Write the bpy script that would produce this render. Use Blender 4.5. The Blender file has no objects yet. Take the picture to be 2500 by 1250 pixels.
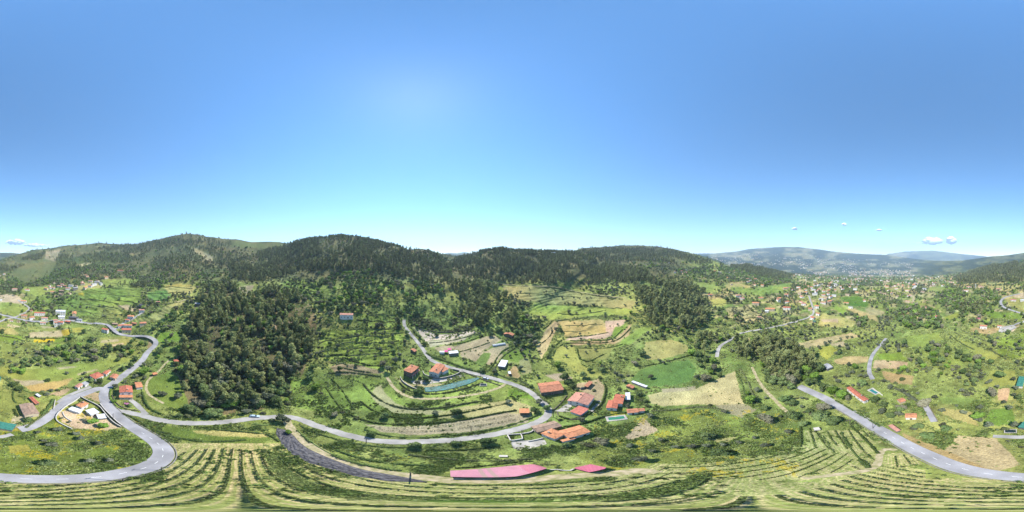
import bpy, math, random
import numpy as np
D2R = math.pi/180.0
PX = 0.144*D2R                 # the photograph is a full sphere: 2500 px = 360 degrees
CAMH = 110.0
HAZE = 9.5e-5
sc = bpy.context.scene
# ------------------------------------------------------------------ camera, sky, sun, exposure
cam = bpy.data.cameras.new('camera'); camo = bpy.data.objects.new('camera', cam)
sc.collection.objects.link(camo); sc.camera = camo
camo.location = (0, 0, CAMH); camo.rotation_euler = (math.pi/2, 0, 0)
cam.type = 'PANO'
for holder in (cam, getattr(cam, 'cycles', None)):
    try: holder.panorama_type = 'EQUIRECTANGULAR'
    except Exception: pass
cam.clip_start = 0.1; cam.clip_end = 40000
SUN_AZ = (1010-1250)*PX        # clockwise from +Y
SUN_EL = 56*D2R
world = bpy.data.worlds.new('World'); sc.world = world; world.use_nodes = True
wn = world.node_tree; wn.nodes.clear()
sky = wn.nodes.new('ShaderNodeTexSky'); sky.sky_type = 'NISHITA'; sky.sun_disc = False
sky.sun_elevation = SUN_EL; sky.sun_rotation = SUN_AZ
sky.altitude = 900; sky.air_density = 1.0; sky.dust_density = 0.09; sky.ozone_density = 2.0
hsv = wn.nodes.new('ShaderNodeHueSaturation'); hsv.inputs['Saturation'].default_value = 1.22; hsv.inputs['Hue'].default_value = 0.4955; tint = wn.nodes.new('ShaderNodeMix'); tint.data_type = 'RGBA'; tint.blend_type = 'MULTIPLY'; tint.inputs[0].default_value = 1; tint.inputs[7].default_value = (.87,.98,1.02,1)
bg = wn.nodes.new('ShaderNodeBackground'); bg.inputs[1].default_value = 0.124
wo = wn.nodes.new('ShaderNodeOutputWorld')
wn.links.new(sky.outputs[0], hsv.inputs['Color']); wn.links.new(hsv.outputs[0], tint.inputs[6]); wn.links.new(tint.outputs[2], bg.inputs[0]); wn.links.new(bg.outputs[0], wo.inputs[0])
sl = bpy.data.lights.new('sun', 'SUN'); sl.energy = 5.0; sl.angle = 0.5*D2R; sl.color = (1.0, 0.955, 0.88)
so = bpy.data.objects.new('sun', sl); sc.collection.objects.link(so)
so.rotation_euler = (math.pi/2 - SUN_EL, 0, math.pi - SUN_AZ)
sc.view_settings.view_transform = 'Standard'; sc.view_settings.look = 'None'
sc.view_settings.exposure = 1.08; sc.view_settings.gamma = 1.0; sc.view_settings.use_curve_mapping = False
sc.cycles.max_bounces = 5; sc.cycles.diffuse_bounces = 2; sc.cycles.glossy_bounces = 2
sc.cycles.transmission_bounces = 2; sc.cycles.transparent_max_bounces = 16; sc.cycles.volume_bounces = 1
sc.cycles.use_denoising = True; sc.cycles.use_adaptive_sampling = True; sc.cycles.adaptive_threshold = 0.02
# ------------------------------------------------------------------ small helpers
rng = np.random.default_rng(7); random.seed(7)
def srgb(c, k=1.0):
    c = np.asarray(c, float)/255.0
    return np.where(c <= 0.04045, c/12.92, ((c+0.055)/1.055)**2.4)*k
def hsh(ix, iy, s):
    n = (ix.astype(np.int64)*374761393 + iy.astype(np.int64)*668265263 + s*2147483647) & 0xffffffff
    n = ((n ^ (n >> 13))*1274126177) & 0xffffffff
    n = (n ^ (n >> 16)) & 0xffffffff
    return n/4294967295.0
def vnoise(x, y, s=0):
    ix = np.floor(x); iy = np.floor(y); fx = x-ix; fy = y-iy
    fx = fx*fx*(3-2*fx); fy = fy*fy*(3-2*fy)
    a = hsh(ix, iy, s); b = hsh(ix+1, iy, s); c = hsh(ix, iy+1, s); d = hsh(ix+1, iy+1, s)
    return (a*(1-fx)+b*fx)*(1-fy) + (c*(1-fx)+d*fx)*fy
def fbm(x, y, o=4, s=0):
    t = 0; a = 0.5; n = 0
    for k in range(o):
        t = t + a*vnoise(x*2**k+17*k, y*2**k-9*k, s+k); n += a; a *= 0.5
    return t/n
def sstep(a, b, x):
    t = np.clip((x-a)/(b-a), 0, 1); return t*t*(3-2*t)
def cyc(u, pts):                # cyclic linear interpolation over the panorama
    p = sorted(pts); xs = np.array([q[0] for q in p], float); ys = np.array([q[1] for q in p], float)
    xs = np.concatenate([xs-2500, xs, xs+2500]); ys = np.concatenate([ys, ys, ys])
    return np.interp(np.mod(u, 2500), xs, ys)
def blur(a, n):
    k = np.hanning(n+2)[1:-1]; k /= k.sum(); h = n//2
    return np.convolve(np.concatenate([a[-h:], a, a[:h]]), k, 'valid')[:len(a)]
# ------------------------------------------------------------------ the lie of the land
SKY1 = [(0,635),(30,625),(84,610),(126,606),(157,600),(196,598),(244,593),(280,596),(308,597),(336,596),(364,589),(398,582),(420,576),(459,570),(490,574),(500,577),
 (528,580),(550,584),(578,584),(612,591),(657,590),(682,590.6),(696,594),(718,593),(752,586),(794,581),(836,577),(864,578),(906,587),(948,597),(1000,610),(1022,607),(1042,609),
 (1070,618),(1092,623),(1110,626),(1134,623),(1154,620),(1196,612),(1224,609),(1252,613),(1302,615),(1350,617),(1397,617),(1414,607),(1434,605),(1476,603),(1517,599.5),(1562,599),
 (1612,603),(1648,609),(1674,615),(1707,623),(1752,637),(1774,647),(1797,651),(1822,648),(1850,650),(1886,659),(1920,666),(1948,668),(2000,672),(2100,675),(2200,676),(2280,673),
 (2320,668),(2372,661),(2400,652),(2420,649),(2448,650),(2480,642)]
SKY2 = [(0,617),(30,617),(70,622),(130,660),(600,660),(1040,660),(1070,632),(1080,620),(1095,617.5),(1115,618),(1135,615.5),(1155,619),(1180,650),(1600,660),(1680,622),(1738,619),(1766,616.6),(1797,614),(1828,608),
 (1872,604.6),(1914,602.6),(1948,603),(2000,609),(2036,614),(2084,618.6),(2126,621),(2168,622.5),(2224,631),(2270,636),(2300,637),(2350,636),(2364,634),(2420,626),(2462,623)]
SKY3 = [(0,660),(1080,640),(1100,640),(1640,640),(1690,618.6),(1740,618.6),(1780,640),(2120,640),(2168,620),(2210,614),(2238,613),(2280,612),(2322,617),(2364,622),(2406,625.6),(2450,640)]
# horizontal distance of the ground seen at photo rows 900, 850, 800, 750, 700 and at 1/3, 2/3, all of the way up to the ridge
DIST = {0:(133,172,235,330,500,650,850,1100),125:(133,172,230,320,460,620,900,1300),250:(133,170,220,300,430,580,850,1300),350:(132,167,210,280,400,540,760,1100),
 460:(128,160,195,250,350,480,700,1000),560:(124,150,182,235,330,450,650,900),690:(122,148,178,220,300,400,560,800),740:(122,148,178,218,290,370,450,600),
 840:(124,150,180,215,275,345,430,560),950:(126,155,188,228,290,355,430,530),1050:(128,160,196,242,305,370,440,560),1120:(130,165,205,258,330,400,520,700),
 1200:(130,166,210,270,340,400,450,540),1300:(131,168,215,280,360,410,460,540),1400:(132,170,220,290,380,430,500,650),1480:(132,171,225,300,385,450,650,1150),
 1560:(132,170,222,290,370,450,700,1250),1650:(132,170,225,300,390,500,750,1200),1750:(133,172,230,320,450,600,800,1100),1850:(133,172,232,325,480,650,900,1200),
 1950:(133,172,233,330,520,700,1000,1400),2050:(133,173,234,335,560,800,1300,2200),2200:(133,173,234,338,580,850,1400,2400),2350:(133,172,232,330,540,800,1200,1800),2440:(133,172,230,325,500,700,950,1300)}
NC = 1440
UC = np.arange(NC)*2500.0/NC                  # photo column of every terrain column
TH = (UC-1250)*PX
vN = cyc(UC, SKY1); vF = cyc(UC, SKY2); vG = cyc(UC, SKY3)
vNs = blur(vN, 9)
Dk = [blur(cyc(UC, [(u, math.log(d[i])) for u, d in DIST.items()]), 41) for i in range(8)]
VA = np.concatenate([np.arange(1248, 700, -1.5)])          # rows of the near ground
nA = len(VA); nB = 54; nF = 44; nG = 12
phi = (VA-625)*PX
V = np.zeros((nA+nB+nF+nG+2, NC)); LR = np.zeros_like(V)
for j in range(NC):
    kn = [1248.0, 1150, 1050, 1000, 950, 900, 850, 800, 750, 700]
    kl = [math.log(CAMH/math.tan((v-625)*PX)) for v in kn[:5]] + [Dk[i][j] for i in range(5)]
    lo = np.interp(-VA, -np.array(kn), kl)
    flat = np.log(CAMH/np.tan(phi))
    w = sstep(1000, 900, VA)
    V[:nA, j] = VA; LR[:nA, j] = flat*(1-w) + lo*w
    t = np.linspace(0, 1, nB+1)[1:]
    V[nA:nA+nB, j] = 700 + (vNs[j]-700)*t
    LR[nA:nA+nB, j] = np.interp(t, [0, 1/3, 2/3, 1], [Dk[4][j], Dk[5][j], Dk[6][j], Dk[7][j]])
    rn = Dk[7][j]; v0 = vNs[j]+2.5; hid = vF[j] > vNs[j]-0.5
    t = np.linspace(0, 1, nF)
    uj = UC[j]
    rfar = 6000-2800*max(float(sstep(2180, 2330, uj)), float(sstep(260, 200, uj)))
    if hid:
        V[nA+nB:nA+nB+nF, j] = v0+1+4*t; LR[nA+nB:nA+nB+nF, j] = rn + 0.15 + 0.9*t
    else:
        V[nA+nB:nA+nB+nF, j] = v0 + (vF[j]-v0)*t
        r0 = max(rn+0.08, math.log(2000+500*(rfar-3200)/2800))
        LR[nA+nB:nA+nB+nF, j] = r0 + (max(math.log(rfar), r0+0.3)-r0)*t**0.8
    e = nA+nB+nF; t = np.linspace(0, 1, nG)
    hg = vG[j] > min(vF[j], vNs[j])-0.5
    vt = max(vF[j], vG[j]) if not hid else vNs[j]+8
    if hg: V[e:e+nG, j] = vt+2+1.5*t; LR[e:e+nG, j] = max(LR[e-1, j]+0.1, math.log(9000)) + 0.1*t
    else:  V[e:e+nG, j] = min(vF[j], vNs[j])+2 + (vG[j]-min(vF[j], vNs[j])-2)*t; LR[e:e+nG, j] = max(LR[e-1, j]+0.1, math.log(9000)) + 0.15*t
    e += nG
    V[e, j] = V[e-1, j]+1.5; LR[e, j] = LR[e-1, j]+0.08; V[e+1, j] = V[e-1, j]+5; LR[e+1, j] = LR[e-1, j]+0.25
# smooth the kinks of the profiles, then break the slopes into spurs and hollows (distance changes, bearing and elevation stay)
for it in range(3):
    i0 = int(np.argmax(VA < 1010))
    LR[i0:nA+nB-1] = 0.25*LR[i0-1:nA+nB-2] + 0.5*LR[i0:nA+nB-1] + 0.25*LR[i0+1:nA+nB]
UU = np.broadcast_to(UC, V.shape)
cx = np.cos(TH)*40; cy = np.sin(TH)*40
wgt = sstep(900, 760, V)
big = fbm(cx[None]*0.11+V*0.003, cy[None]*0.11+V*0.016+3, 3, 3)-0.5
mid = fbm(cx[None]*0.45+9, cy[None]*0.45+V*0.05, 2, 11)-0.5
LR = LR + wgt*(0.16*big + 0.035*mid)
for k in range(1, LR.shape[0]):
    LR[k] = np.maximum(LR[k], LR[k-1]+0.0006)
RR = np.exp(LR); ZZ = CAMH - RR*np.tan((V-625)*PX)
def terrace_amount(u, v):
    u = np.mod(u, 2500)
    def box(u0, u1, v0, v1, s=25): return sstep(u0-s, u0+s, u)*sstep(u1+s, u1-s, u)*sstep(v0-s*0.6, v0+s*0.4, v)*sstep(v1+s*0.6, v1-s*0.4, v)
    return np.clip(box(140, 470, 672, 790) + box(780, 985, 800, 900) + box(690, 830, 672, 730) + box(1240, 1540, 700, 760) + box(1730, 1960, 700, 800)+box(0,150,720,800), 0, 1)
TA = terrace_amount(UU, V)
step = 2.2 + 1.3*(RR > 280)
Zn = ZZ/step + 0.9*fbm(np.sin(TH)[None]*RR/60, np.cos(TH)[None]*RR/60, 2, 21)
fr = Zn - np.floor(Zn)
ZZ = ZZ + TA*step*((sstep(0.62, 0.95, fr)) - fr)*0.85
XX = RR*np.sin(TH)[None]; YY = RR*np.cos(TH)[None]
# fast lookups ------------------------------------------------
NLR = 1600; L0, L1 = math.log(1.5), math.log(12000.0)
LG = np.linspace(L0, L1, NLR)
ZT = np.zeros((NC, NLR))
for j in range(NC): ZT[j] = np.interp(LG, LR[:, j], ZZ[:, j])
def ground(x, y):
    x = np.asarray(x, float); y = np.asarray(y, float)
    r = np.maximum(np.hypot(x, y), 1.5001)
    j = np.mod((np.arctan2(x, y)/PX + 1250)*NC/2500.0, NC); i = np.clip((np.log(r)-L0)/(L1-L0)*(NLR-1), 0, NLR-1.001)
    j0 = np.floor(j).astype(int) % NC; j1 = (j0+1) % NC; fj = j-np.floor(j)
    i0 = np.floor(i).astype(int); fi = i-i0
    return (ZT[j0, i0]*(1-fj)+ZT[j1, i0]*fj)*(1-fi) + (ZT[j0, i0+1]*(1-fj)+ZT[j1, i0+1]*fj)*fi
def at(u, v, h=0.0):            # the point h above the ground that lies in direction (u, v)
    uu = u % 2500; j = uu*NC/2500.0; j0 = int(j) % NC; j1 = (j0+1) % NC; f = j-int(j)
    r0 = np.interp(-v, -V[:nA+nB, j0], RR[:nA+nB, j0]); r1 = np.interp(-v, -V[:nA+nB, j1], RR[:nA+nB, j1])
    r = r0*(1-f)+r1*f; th = (u-1250)*PX
    if v > 640 and h:
        z = float(ground(r*math.sin(th), r*math.cos(th)))
        for _ in range(3):
            r = (CAMH-z-h)/math.tan((v-625)*PX); z = float(ground(r*math.sin(th), r*math.cos(th)))
    x, y = r*math.sin(th), r*math.cos(th)
    return np.array([x, y, float(ground(x, y))+h])
def to_px(x, y, z=None):
    if z is None: z = ground(x, y)
    r = np.hypot(x, y)
    return np.mod(np.arctan2(x, y)/PX+1250, 2500), 625+np.arctan2(CAMH-z, r)/PX
# ------------------------------------------------------------------ cover maps in the photo's own bearings
MW, MH = 2500, 1250
def poly_mask(pts, grow=0):
    p = np.array(pts, float)
    u0, u1 = int(np.floor(p[:,0].min()))-1, int(np.ceil(p[:,0].max()))+1
    v0, v1 = max(0, int(np.floor(p[:,1].min()))-1), min(MH-1, int(np.ceil(p[:,1].max()))+1)
    uu, vv = np.meshgrid(np.arange(u0, u1+1), np.arange(v0, v1+1))
    wu = uu + 5*(fbm(uu/14.0, vv/9.0, 2, 31)-0.5); wv = vv + 3*(fbm(uu/12.0+40, vv/8.0, 2, 37)-0.5)
    ins = np.zeros(uu.shape, bool); n = len(p)
    for i in range(n):
        x0, y0 = p[i]; x1, y1 = p[(i+1) % n]
        if y0 == y1: continue
        c = ((y0 > wv) != (y1 > wv)) & (wu < (x1-x0)*(wv-y0)/(y1-y0)+x0)
        ins ^= c
    return np.mod(uu, MW), vv, ins
def line_px(pts, step=2.0):
    out = []
    for a, b in zip(pts[:-1], pts[1:]):
        n = max(1, int(math.hypot(b[0]-a[0], b[1]-a[1])/step))
        for k in range(n): out.append((a[0]+(b[0]-a[0])*k/n, a[1]+(b[1]-a[1])*k/n))
    out.append(tuple(pts[-1])); return out
def smooth_line(pts, it=2):
    p = [tuple(q) for q in pts]
    for _ in range(it):
        q = [p[0]]
        for a, b in zip(p[:-1], p[1:]):
            q += [(a[0]*.75+b[0]*.25, a[1]*.75+b[1]*.25), (a[0]*.25+b[0]*.75, a[1]*.25+b[1]*.75)]
        p = q+[p[-1]]
    return p
# ------------------------------------------------------------------ roads (centre lines in photo bearings, width in metres)
ROADS = {
 'main_road': [((1990-40,943),(1985,959),(2014,972),(2056,996),(2088,1013),(2129,1039),(2174,1064),(2222,1092),(2270,1114),(2318,1135),(2366,1149),(2430,1160),(2500,1165.5),(2559,1169.5),(2618,1170),(2678,1169.5),(2737,1165.5),(2796,1156.5),(2855,1143.5),(2885,1129),(2901,1112),(2899,1096),(2882,1078),(2849,1057.6),(2814,1037),(2784,1013),(2761,989.5),(2751,969),(2755,951),(2781,933),(2811,909.6),(2849,880),(2858,862),(2874,848),(2883,838),(2876,829),(2858,824),(2836,822),(2812,820),(2788,815),(2777,808),(2769,798),(2759,791),(2740,790),(2716,789),(2692,786),(2668,781),(2645,783),(2625,784),(2596,786),(2564,782),(2535,776),(2516,770),(2500,767),(2490,764),(2466,757),(2447,749),(2442,738),(2448,728),(2466,722),(2490,717)), 5.6, 'asphalt'],
 'upper_road': [((284,1000),(296,1004),(340,1012),(385,1025),(429,1032),(500,1034),(559,1029.5),(618,1021),(666,1018),(707,1017),(737,1025),(766,1037),(811,1052),(855,1065),(914,1077),(1000,1080),(1040,1078),(1100,1075),(1160,1068),(1200,1062),(1240,1054),(1280,1043),(1310,1032),(1330,1022),(1340,1010),(1338,996),(1322,980),(1304,964),(1283,950),(1253,938),(1221,929),(1190,920),(1158,912),(1126,904),(1094,896),(1062,885),(1049,876),(1040,863),(1033,853),(1020,836),(1007,820),(993,804),(986,793),(987,782)), 3.9, 'asphalt_pale'],
 'link_road': [((253,951),(240,948),(208,960),(176,972),(152,988),(136,1003),(118,1019),(96,1033),(72,1044),(48,1049)), 5.0, 'asphalt'],
 'side_lane': [((141,983),(160,969),(180,960),(205,950),(222,944)), 2.6, 'asphalt_pale'],
 'driveway': [((318,976),(330,984),(340,994),(349,1003),(356,1012)), 3.0, 'asphalt_pale'],
 'farm_track': [((701,1026),(704,1040),(725,1061),(757,1087),(796,1111),(840,1131),(900,1149),(959,1158),(1000,1161),(1040,1166),(1100,1173.5),(1180,1174),(1280,1172),(1360,1165),(1420,1160),(1498,1158),(1546,1149),(1580,1149),(1604,1155)), 3.6, 'dirt'],
 'garden_track': [((945,920),(950,930),(963,949),(990,967),(1022,974),(1078,973),(1142,966),(1190,957),(1225,944),(1236,936)), 2.3, 'dirt'],
 'valley_road': [((1750,872),(1752,855),(1760,842),(1776,834),(1790,826),(1802,815),(1836,807),(1868,802),(1900,796),(1940,786),(1972,776),(1987,767),(1986,754),(1980,738),(1975,722)), 3.8, 'asphalt_pale'],
 'country_lane': [((2131,926),(2121,912),(2123,886),(2129,868),(2140,853),(2153,840),(2163,826)), 3.6, 'asphalt'],
 'yard_lane': [((2255,984),(2263,998),(2271,1012),(2281,1030)), 3.0, 'asphalt'],
 'orchard_lane': [((2424,1065),(2450,1066),(2500,1068),(2530,1060)), 2.6, 'asphalt_pale'],
 'village_street': [((35,774),(53,766),(70,758),(73,752),(64,745),(52,737),(44,731)), 4.6, 'asphalt_pale'],
 'village_lane': [((277,808),(290,797),(305,786),(325,780),(334,771),(345,764),(352,762)), 3.6, 'asphalt_pale'],
 'yard_road': [((2442,803),(2460,797),(2482,792),(2500,785),(2512,779),(2520,776),(2532,776)), 5.0, 'asphalt_pale'],
 'woodland_path': [((1836,896),(1853,933),(1870,955),(1888,972),(1904,990),(1922,1006)), 2.2, 'dirt'],
 'field_track': [((2188,1100),(2178,1096),(2164,1095),(2154,1098),(2149,1106),(2147,1118),(2145,1132),(2128,1145),(2100,1152),(2060,1157),(2010,1162),(1960,1168)), 1.9, 'dirt'],
 'hill_track': [((1143,676),(1152,684),(1170,690),(1224,694),(1280,698),(1340,699),(1380,705),(1420,713),(1470,722),(1530,727)), 3.2, 'dirt'],
 'terrace_track': [((398,744),(415,738),(440,735),(455,731)), 3.0, 'dirt'],
 'valley_track': [((2188,708),(2200,714),(2232,722),(2230,732),(2229,738)), 6.0, 'dirt'],
 'forest_track': [((414,879),(408,884),(398,893),(390,905),(372,918),(360,930),(355,945),(362,963),(380,975),(400,985)), 1.8, 'dirt'],
}
# ------------------------------------------------------------------ fields: polygon in photo bearings, colour as photographed, clear of scrub
F_TAN=(206,190,154); F_PINK=(198,178,162); F_GRASS=(150,172,84); F_BRIGHT=(136,170,62); F_MEAD=(112,140,58); F_DRY=(190,184,112); F_YEL=(214,188,62); F_WET=(98,134,60); F_SCRUB=(104,116,66); F_ROCK=(168,160,132); F_FLOOR=(110,108,76); F_STRAW=(178,176,110)
FIELDS = [
 # scrub and bare ground of the far left hills
 ([(0,690),(120,640),(260,610),(330,625),(200,665),(60,715),(0,722)],(92,108,62),0),([(20,672),(60,645),(110,628),(140,640),(120,672),(70,692)],(118,128,82),1),([(112,615),(150,607),(135,640),(110,632)],F_ROCK,1),([(185,645),(230,640),(200,652)],(190,178,140),1),
 ([(466,603),(480,606),(500,618),(522,634),(512,642),(492,626),(470,612)],(170,158,120),1),([(578,586),(612,592),(682,592),(700,602),(640,606),(560,602)],(118,132,78),1),([(500,615),(521,628),(512,640),(500,632)],F_ROCK,1),
 ([(0,720),(30,717),(62,733),(50,739),(0,738)],(206,188,164),1),([(0,738),(40,738),(66,750),(70,758),(40,770),(22,768),(0,764)],F_GRASS,1),([(200,690),(235,688),(250,700),(220,716),(185,712)],F_DRY,1),([(190,715),(225,712),(225,724),(195,726)],F_YEL,1),([(60,700),(110,700),(140,712),(90,722),(50,714)],F_GRASS,1),
 ([(250,682),(330,680),(352,688),(300,700),(250,698)],F_GRASS,1),([(360,712),(415,706),(418,728),(380,738),(362,728)],(120,168,84),1),([(395,694),(460,692),(470,700),(400,702)],(200,186,96),1),([(400,700),(480,700),(470,716),(410,716)],F_DRY,1),([(395,760),(398,750),(440,733),(455,738),(420,752)],F_STRAW,1),([(365,770),(400,758),(420,762),(395,778),(370,786)],F_STRAW,1),([(335,780),(380,775),(378,786),(345,790)],(150,150,90),1),([(390,812),(430,808),(445,830),(410,842),(385,832)],F_BRIGHT,1),
 ([(275,738),(320,746),(338,762),(318,760),(290,748)],(196,178,148),1),([(170,735),(215,738),(230,742),(180,748)],(158,140,100),1),
 ([(0,785),(50,790),(55,800),(0,798)],F_GRASS,1),([(20,790),(52,797),(48,800),(14,796)],F_TAN,1),([(0,800),(30,800),(48,816),(10,816)],F_DRY,1),([(0,816),(55,820),(58,832),(30,838),(0,830)],F_BRIGHT,1),([(64,797),(130,795),(134,800),(150,804),(120,810),(70,806)],(166,172,92),1),([(100,795),(132,795),(130,801),(104,801)],F_TAN,1),
 ([(72,811),(148,806),(165,800),(174,818),(140,824),(74,824)],F_TAN,1),([(150,806),(168,802),(175,818),(155,820)],F_YEL,1),([(78,829),(132,826),(138,830),(112,836),(84,836)],(232,206,40),1),([(135,826),(180,818),(178,828),(130,838)],F_BRIGHT,1),([(172,788),(222,796),(220,800),(174,800)],F_GRASS,1),([(172,800),(205,800),(196,812),(178,812)],(190,182,80),1),([(120,840),(160,836),(150,850),(120,852)],F_GRASS,1),([(0,836),(30,842),(30,856),(0,858)],F_GRASS,1),
 ([(242,824),(320,820),(322,835),(280,850),(245,846)],(168,172,92),1),([(262,842),(300,838),(300,847),(268,848)],F_TAN,1),([(248,830),(290,828),(288,834),(246,836)],F_TAN,1),([(362,830),(372,830),(372,852),(360,850)],(168,150,112),1),
 ([(0,895),(60,905),(90,900),(200,888),(300,872),(330,878),(230,910),(170,930),(110,955),(60,945),(25,920),(0,915)],(158,172,78),1),([(28,925),(55,928),(108,928),(106,935),(60,943),(45,936)],(192,180,150),1),([(58,944),(100,936),(150,928),(180,922),(165,940),(120,955),(80,956)],(204,176,108),1),([(135,898),(188,893),(180,897),(140,904)],F_TAN,1),([(188,912),(235,901),(240,904),(190,917)],(196,176,140),1),([(115,965),(160,948),(175,950),(150,968)],(186,166,134),1),
 ([(0,950),(30,960),(60,975),(50,1000),(10,1010),(0,1000)],(136,158,78),1),([(0,1055),(60,1050),(100,1040),(135,1012),(170,1045),(240,1050),(330,1060),(378,1095),(372,1120),(300,1150),(180,1163),(0,1163)],(126,154,62),.6),([(20,1088),(70,1085),(75,1100),(25,1108)],(164,168,72),1),
 ([(196,965),(215,958),(245,960),(250,985),(235,980),(205,970)],(200,178,142),1),([(140,1010),(165,1000),(215,1010),(260,1018),(296,1045),(250,1052),(180,1045),(150,1030)],(208,194,168),1),
 ([(355,925),(430,905),(470,950),(500,975),(440,1000),(380,985),(358,960)],(124,150,62),1),
 # under the woods
 ([(480,740),(500,700),(560,690),(600,722),(660,705),(760,740),(775,790),(760,860),(735,920),(700,960),(640,1000),(540,1014),(470,1008),(440,930),(420,900),(440,850)],(132,122,88),0),
 ([(582,700),(620,696),(612,716),(585,722)],F_ROCK,1),([(660,790),(715,782),(720,798),(670,804)],(178,160,136),1),([(560,800),(590,800),(580,820)],(170,150,120),1),
 # left foreground and vineyard
 ([(400,1040),(500,1050),(640,1052),(668,1066),(640,1085),(560,1085),(480,1080),(420,1072),(395,1060)],F_MEAD,1),([(470,1052),(560,1050),(640,1056),(668,1066),(620,1068),(540,1066),(480,1058)],F_DRY,1),([(300,1020),(400,1035),(420,1050),(380,1056),(320,1040)],(110,136,56),0),
 # middle: terraces and gardens
 ([(705,915),(760,930),(840,925),(860,1000),(800,1010),(720,995)],(136,164,72),.6),([(805,895),(840,885),(880,890),(940,910),(880,915),(820,915)],(168,152,124),1),
 ([(800,925),(900,920),(950,935),(985,975),(1080,990),(1150,985),(1220,970),(1290,985),(1322,1000),(1250,1010),(1150,1010),(1050,1020),(950,1020),(880,1000),(840,960)],(146,170,78),.6),
 ([(785,805),(880,800),(985,803),(985,850),(965,905),(900,895),(840,885),(790,880)],(134,162,68),.6),([(860,768),(975,765),(985,800),(880,798)],(134,160,70),.6),([(690,690),(720,676),(790,690),(830,735),(760,725),(700,710)],(128,156,72),.45),([(200,705),(345,702),(345,735),(300,745),(210,745)],(134,162,72),.6),([(60,745),(120,715),(200,720),(240,760),(200,780),(165,765),(120,760),(80,765)],(132,158,74),0),([(1090,905),(1250,930),(1300,960),(1250,990),(1100,985),(1010,975),(1020,965)],(150,172,82),.6),
 ([(915,945),(930,938),(940,960),(965,985),(1010,1000),(1080,1002),(1120,1005),(1040,1013),(960,1008),(920,985),(905,965)],(190,182,140),1),
 ([(1100,1000),(1180,985),(1250,975),(1320,1000),(1290,1015),(1180,1018),(1070,1022),(1060,1012)],(200,190,134),1),([(890,1036),(960,1042),(1060,1038),(1150,1022),(1240,1008),(1300,1012),(1290,1030),(1220,1046),(1120,1058),(1000,1062),(930,1054)],(198,178,154),1),
 ([(1240,950),(1275,946),(1305,975),(1240,968)],(120,160,54),0),
 ([(960,920),(1010,940),(1100,935),(1165,915),(1130,925),(1060,945),(1010,945),(985,938)],(210,190,152),1),
 ([(1010,800),(1040,815),(1045,830),(1060,832),(1120,825),(1155,808),(1165,812),(1130,832),(1080,842),(1050,850),(1042,835)],(212,196,172),1),([(1100,840),(1160,826),(1205,818),(1225,830),(1200,846),(1175,860),(1240,838),(1245,850),(1215,880),(1195,892),(1160,882),(1125,870),(1120,855),(1070,858),(1060,850)],(202,180,152),1),([(1160,885),(1180,862),(1198,862),(1190,888),(1172,892)],(126,156,76),1),([(1095,842),(1160,826),(1168,820),(1172,826),(1110,846)],(140,168,66),1),
 ([(1225,860),(1290,850),(1300,870),(1270,885),(1230,880)],(132,160,66),1),([(1265,880),(1290,872),(1300,910),(1275,915)],(168,168,116),1),([(1250,895),(1262,890),(1272,925),(1250,920),(1235,918)],(196,164,120),1),
 ([(1225,700),(1330,696),(1420,712),(1500,724),(1555,735),(1540,755),(1440,745),(1330,740),(1240,725)],(168,170,108),1),([(1300,745),(1420,748),(1530,752),(1560,765),(1440,772),(1350,780),(1290,765)],(158,184,82),1),
 ([(1360,784),(1472,780),(1484,812),(1380,824),(1372,800)],(190,180,118),1),([(1372,798),(1470,794),(1480,812),(1382,822)],(190,178,110),1),([(1355,782),(1366,790),(1340,845),(1322,878),(1310,845),(1335,800)],(206,190,144),1),([(1476,784),(1530,780),(1520,800),(1485,824),(1470,828),(1380,830),(1385,826),(1480,812)],F_PINK,1),([(1500,800),(1530,790),(1520,812),(1490,826)],(128,168,66),1),([(1385,835),(1500,830),(1540,790),(1535,820),(1500,840),(1400,842)],(198,176,134),1),([(1360,845),(1400,845),(1420,890),(1470,915),(1480,925),(1420,920),(1370,880),(1345,880)],(172,182,92),1),([(1410,850),(1500,848),(1480,876),(1420,876)],(158,164,90),1),([(1520,830),(1560,800),(1600,800),(1570,815),(1540,840),(1500,850)],(150,178,82),1),
 ([(1330,915),(1375,910),(1400,925),(1360,932)],(190,176,156),1),([(1400,940),(1462,925),(1478,945),(1465,985),(1440,965),(1420,955)],(196,172,140),1),
 ([(1575,835),(1640,828),(1685,846),(1675,862),(1620,876),(1580,880),(1570,860)],(190,178,110),1),([(1560,905),(1600,890),(1680,878),(1700,900),(1690,930),(1640,942),(1570,945),(1540,925)],(118,150,74),1),
 ([(1580,965),(1640,950),(1700,948),(1740,930),(1795,905),(1815,985),(1760,990),(1700,988),(1620,992),(1590,985)],(222,198,146),1),([(1612,950),(1700,942),(1700,950),(1620,960)],(204,178,150),1),([(1745,990),(1815,985),(1850,1000),(1810,1020),(1770,1008)],(180,164,132),1),
 ([(1400,1110),(1520,1070),(1600,1060),(1590,1005),(1680,995),(1800,1020),(1950,1050),(1950,1095),(1800,1130),(1600,1145),(1480,1160)],(146,160,74),.6),([(1570,1020),(1608,1050),(1575,1066),(1520,1076),(1540,1050)],(202,176,152),1),([(1720,1072),(1800,1066),(1780,1080),(1730,1078)],(184,172,112),1),
 # right hand valley
 ([(1770,695),(1790,690),(1840,700),(1800,710),(1775,706)],(186,176,110),1),([(1780,700),(1850,703),(1930,690),(1930,710),(1860,720),(1790,716)],(144,172,80),1),([(1700,690),(1740,690),(1760,705),(1730,715),(1700,705)],(158,176,88),1),([(1735,730),(1770,728),(1775,745),(1740,750)],(176,184,98),1),([(1770,752),(1830,742),(1850,760),(1870,780),(1850,795),(1800,790),(1780,770)],(196,178,126),0),([(1870,752),(1905,752),(1900,768),(1870,762)],(172,180,104),1),
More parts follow.
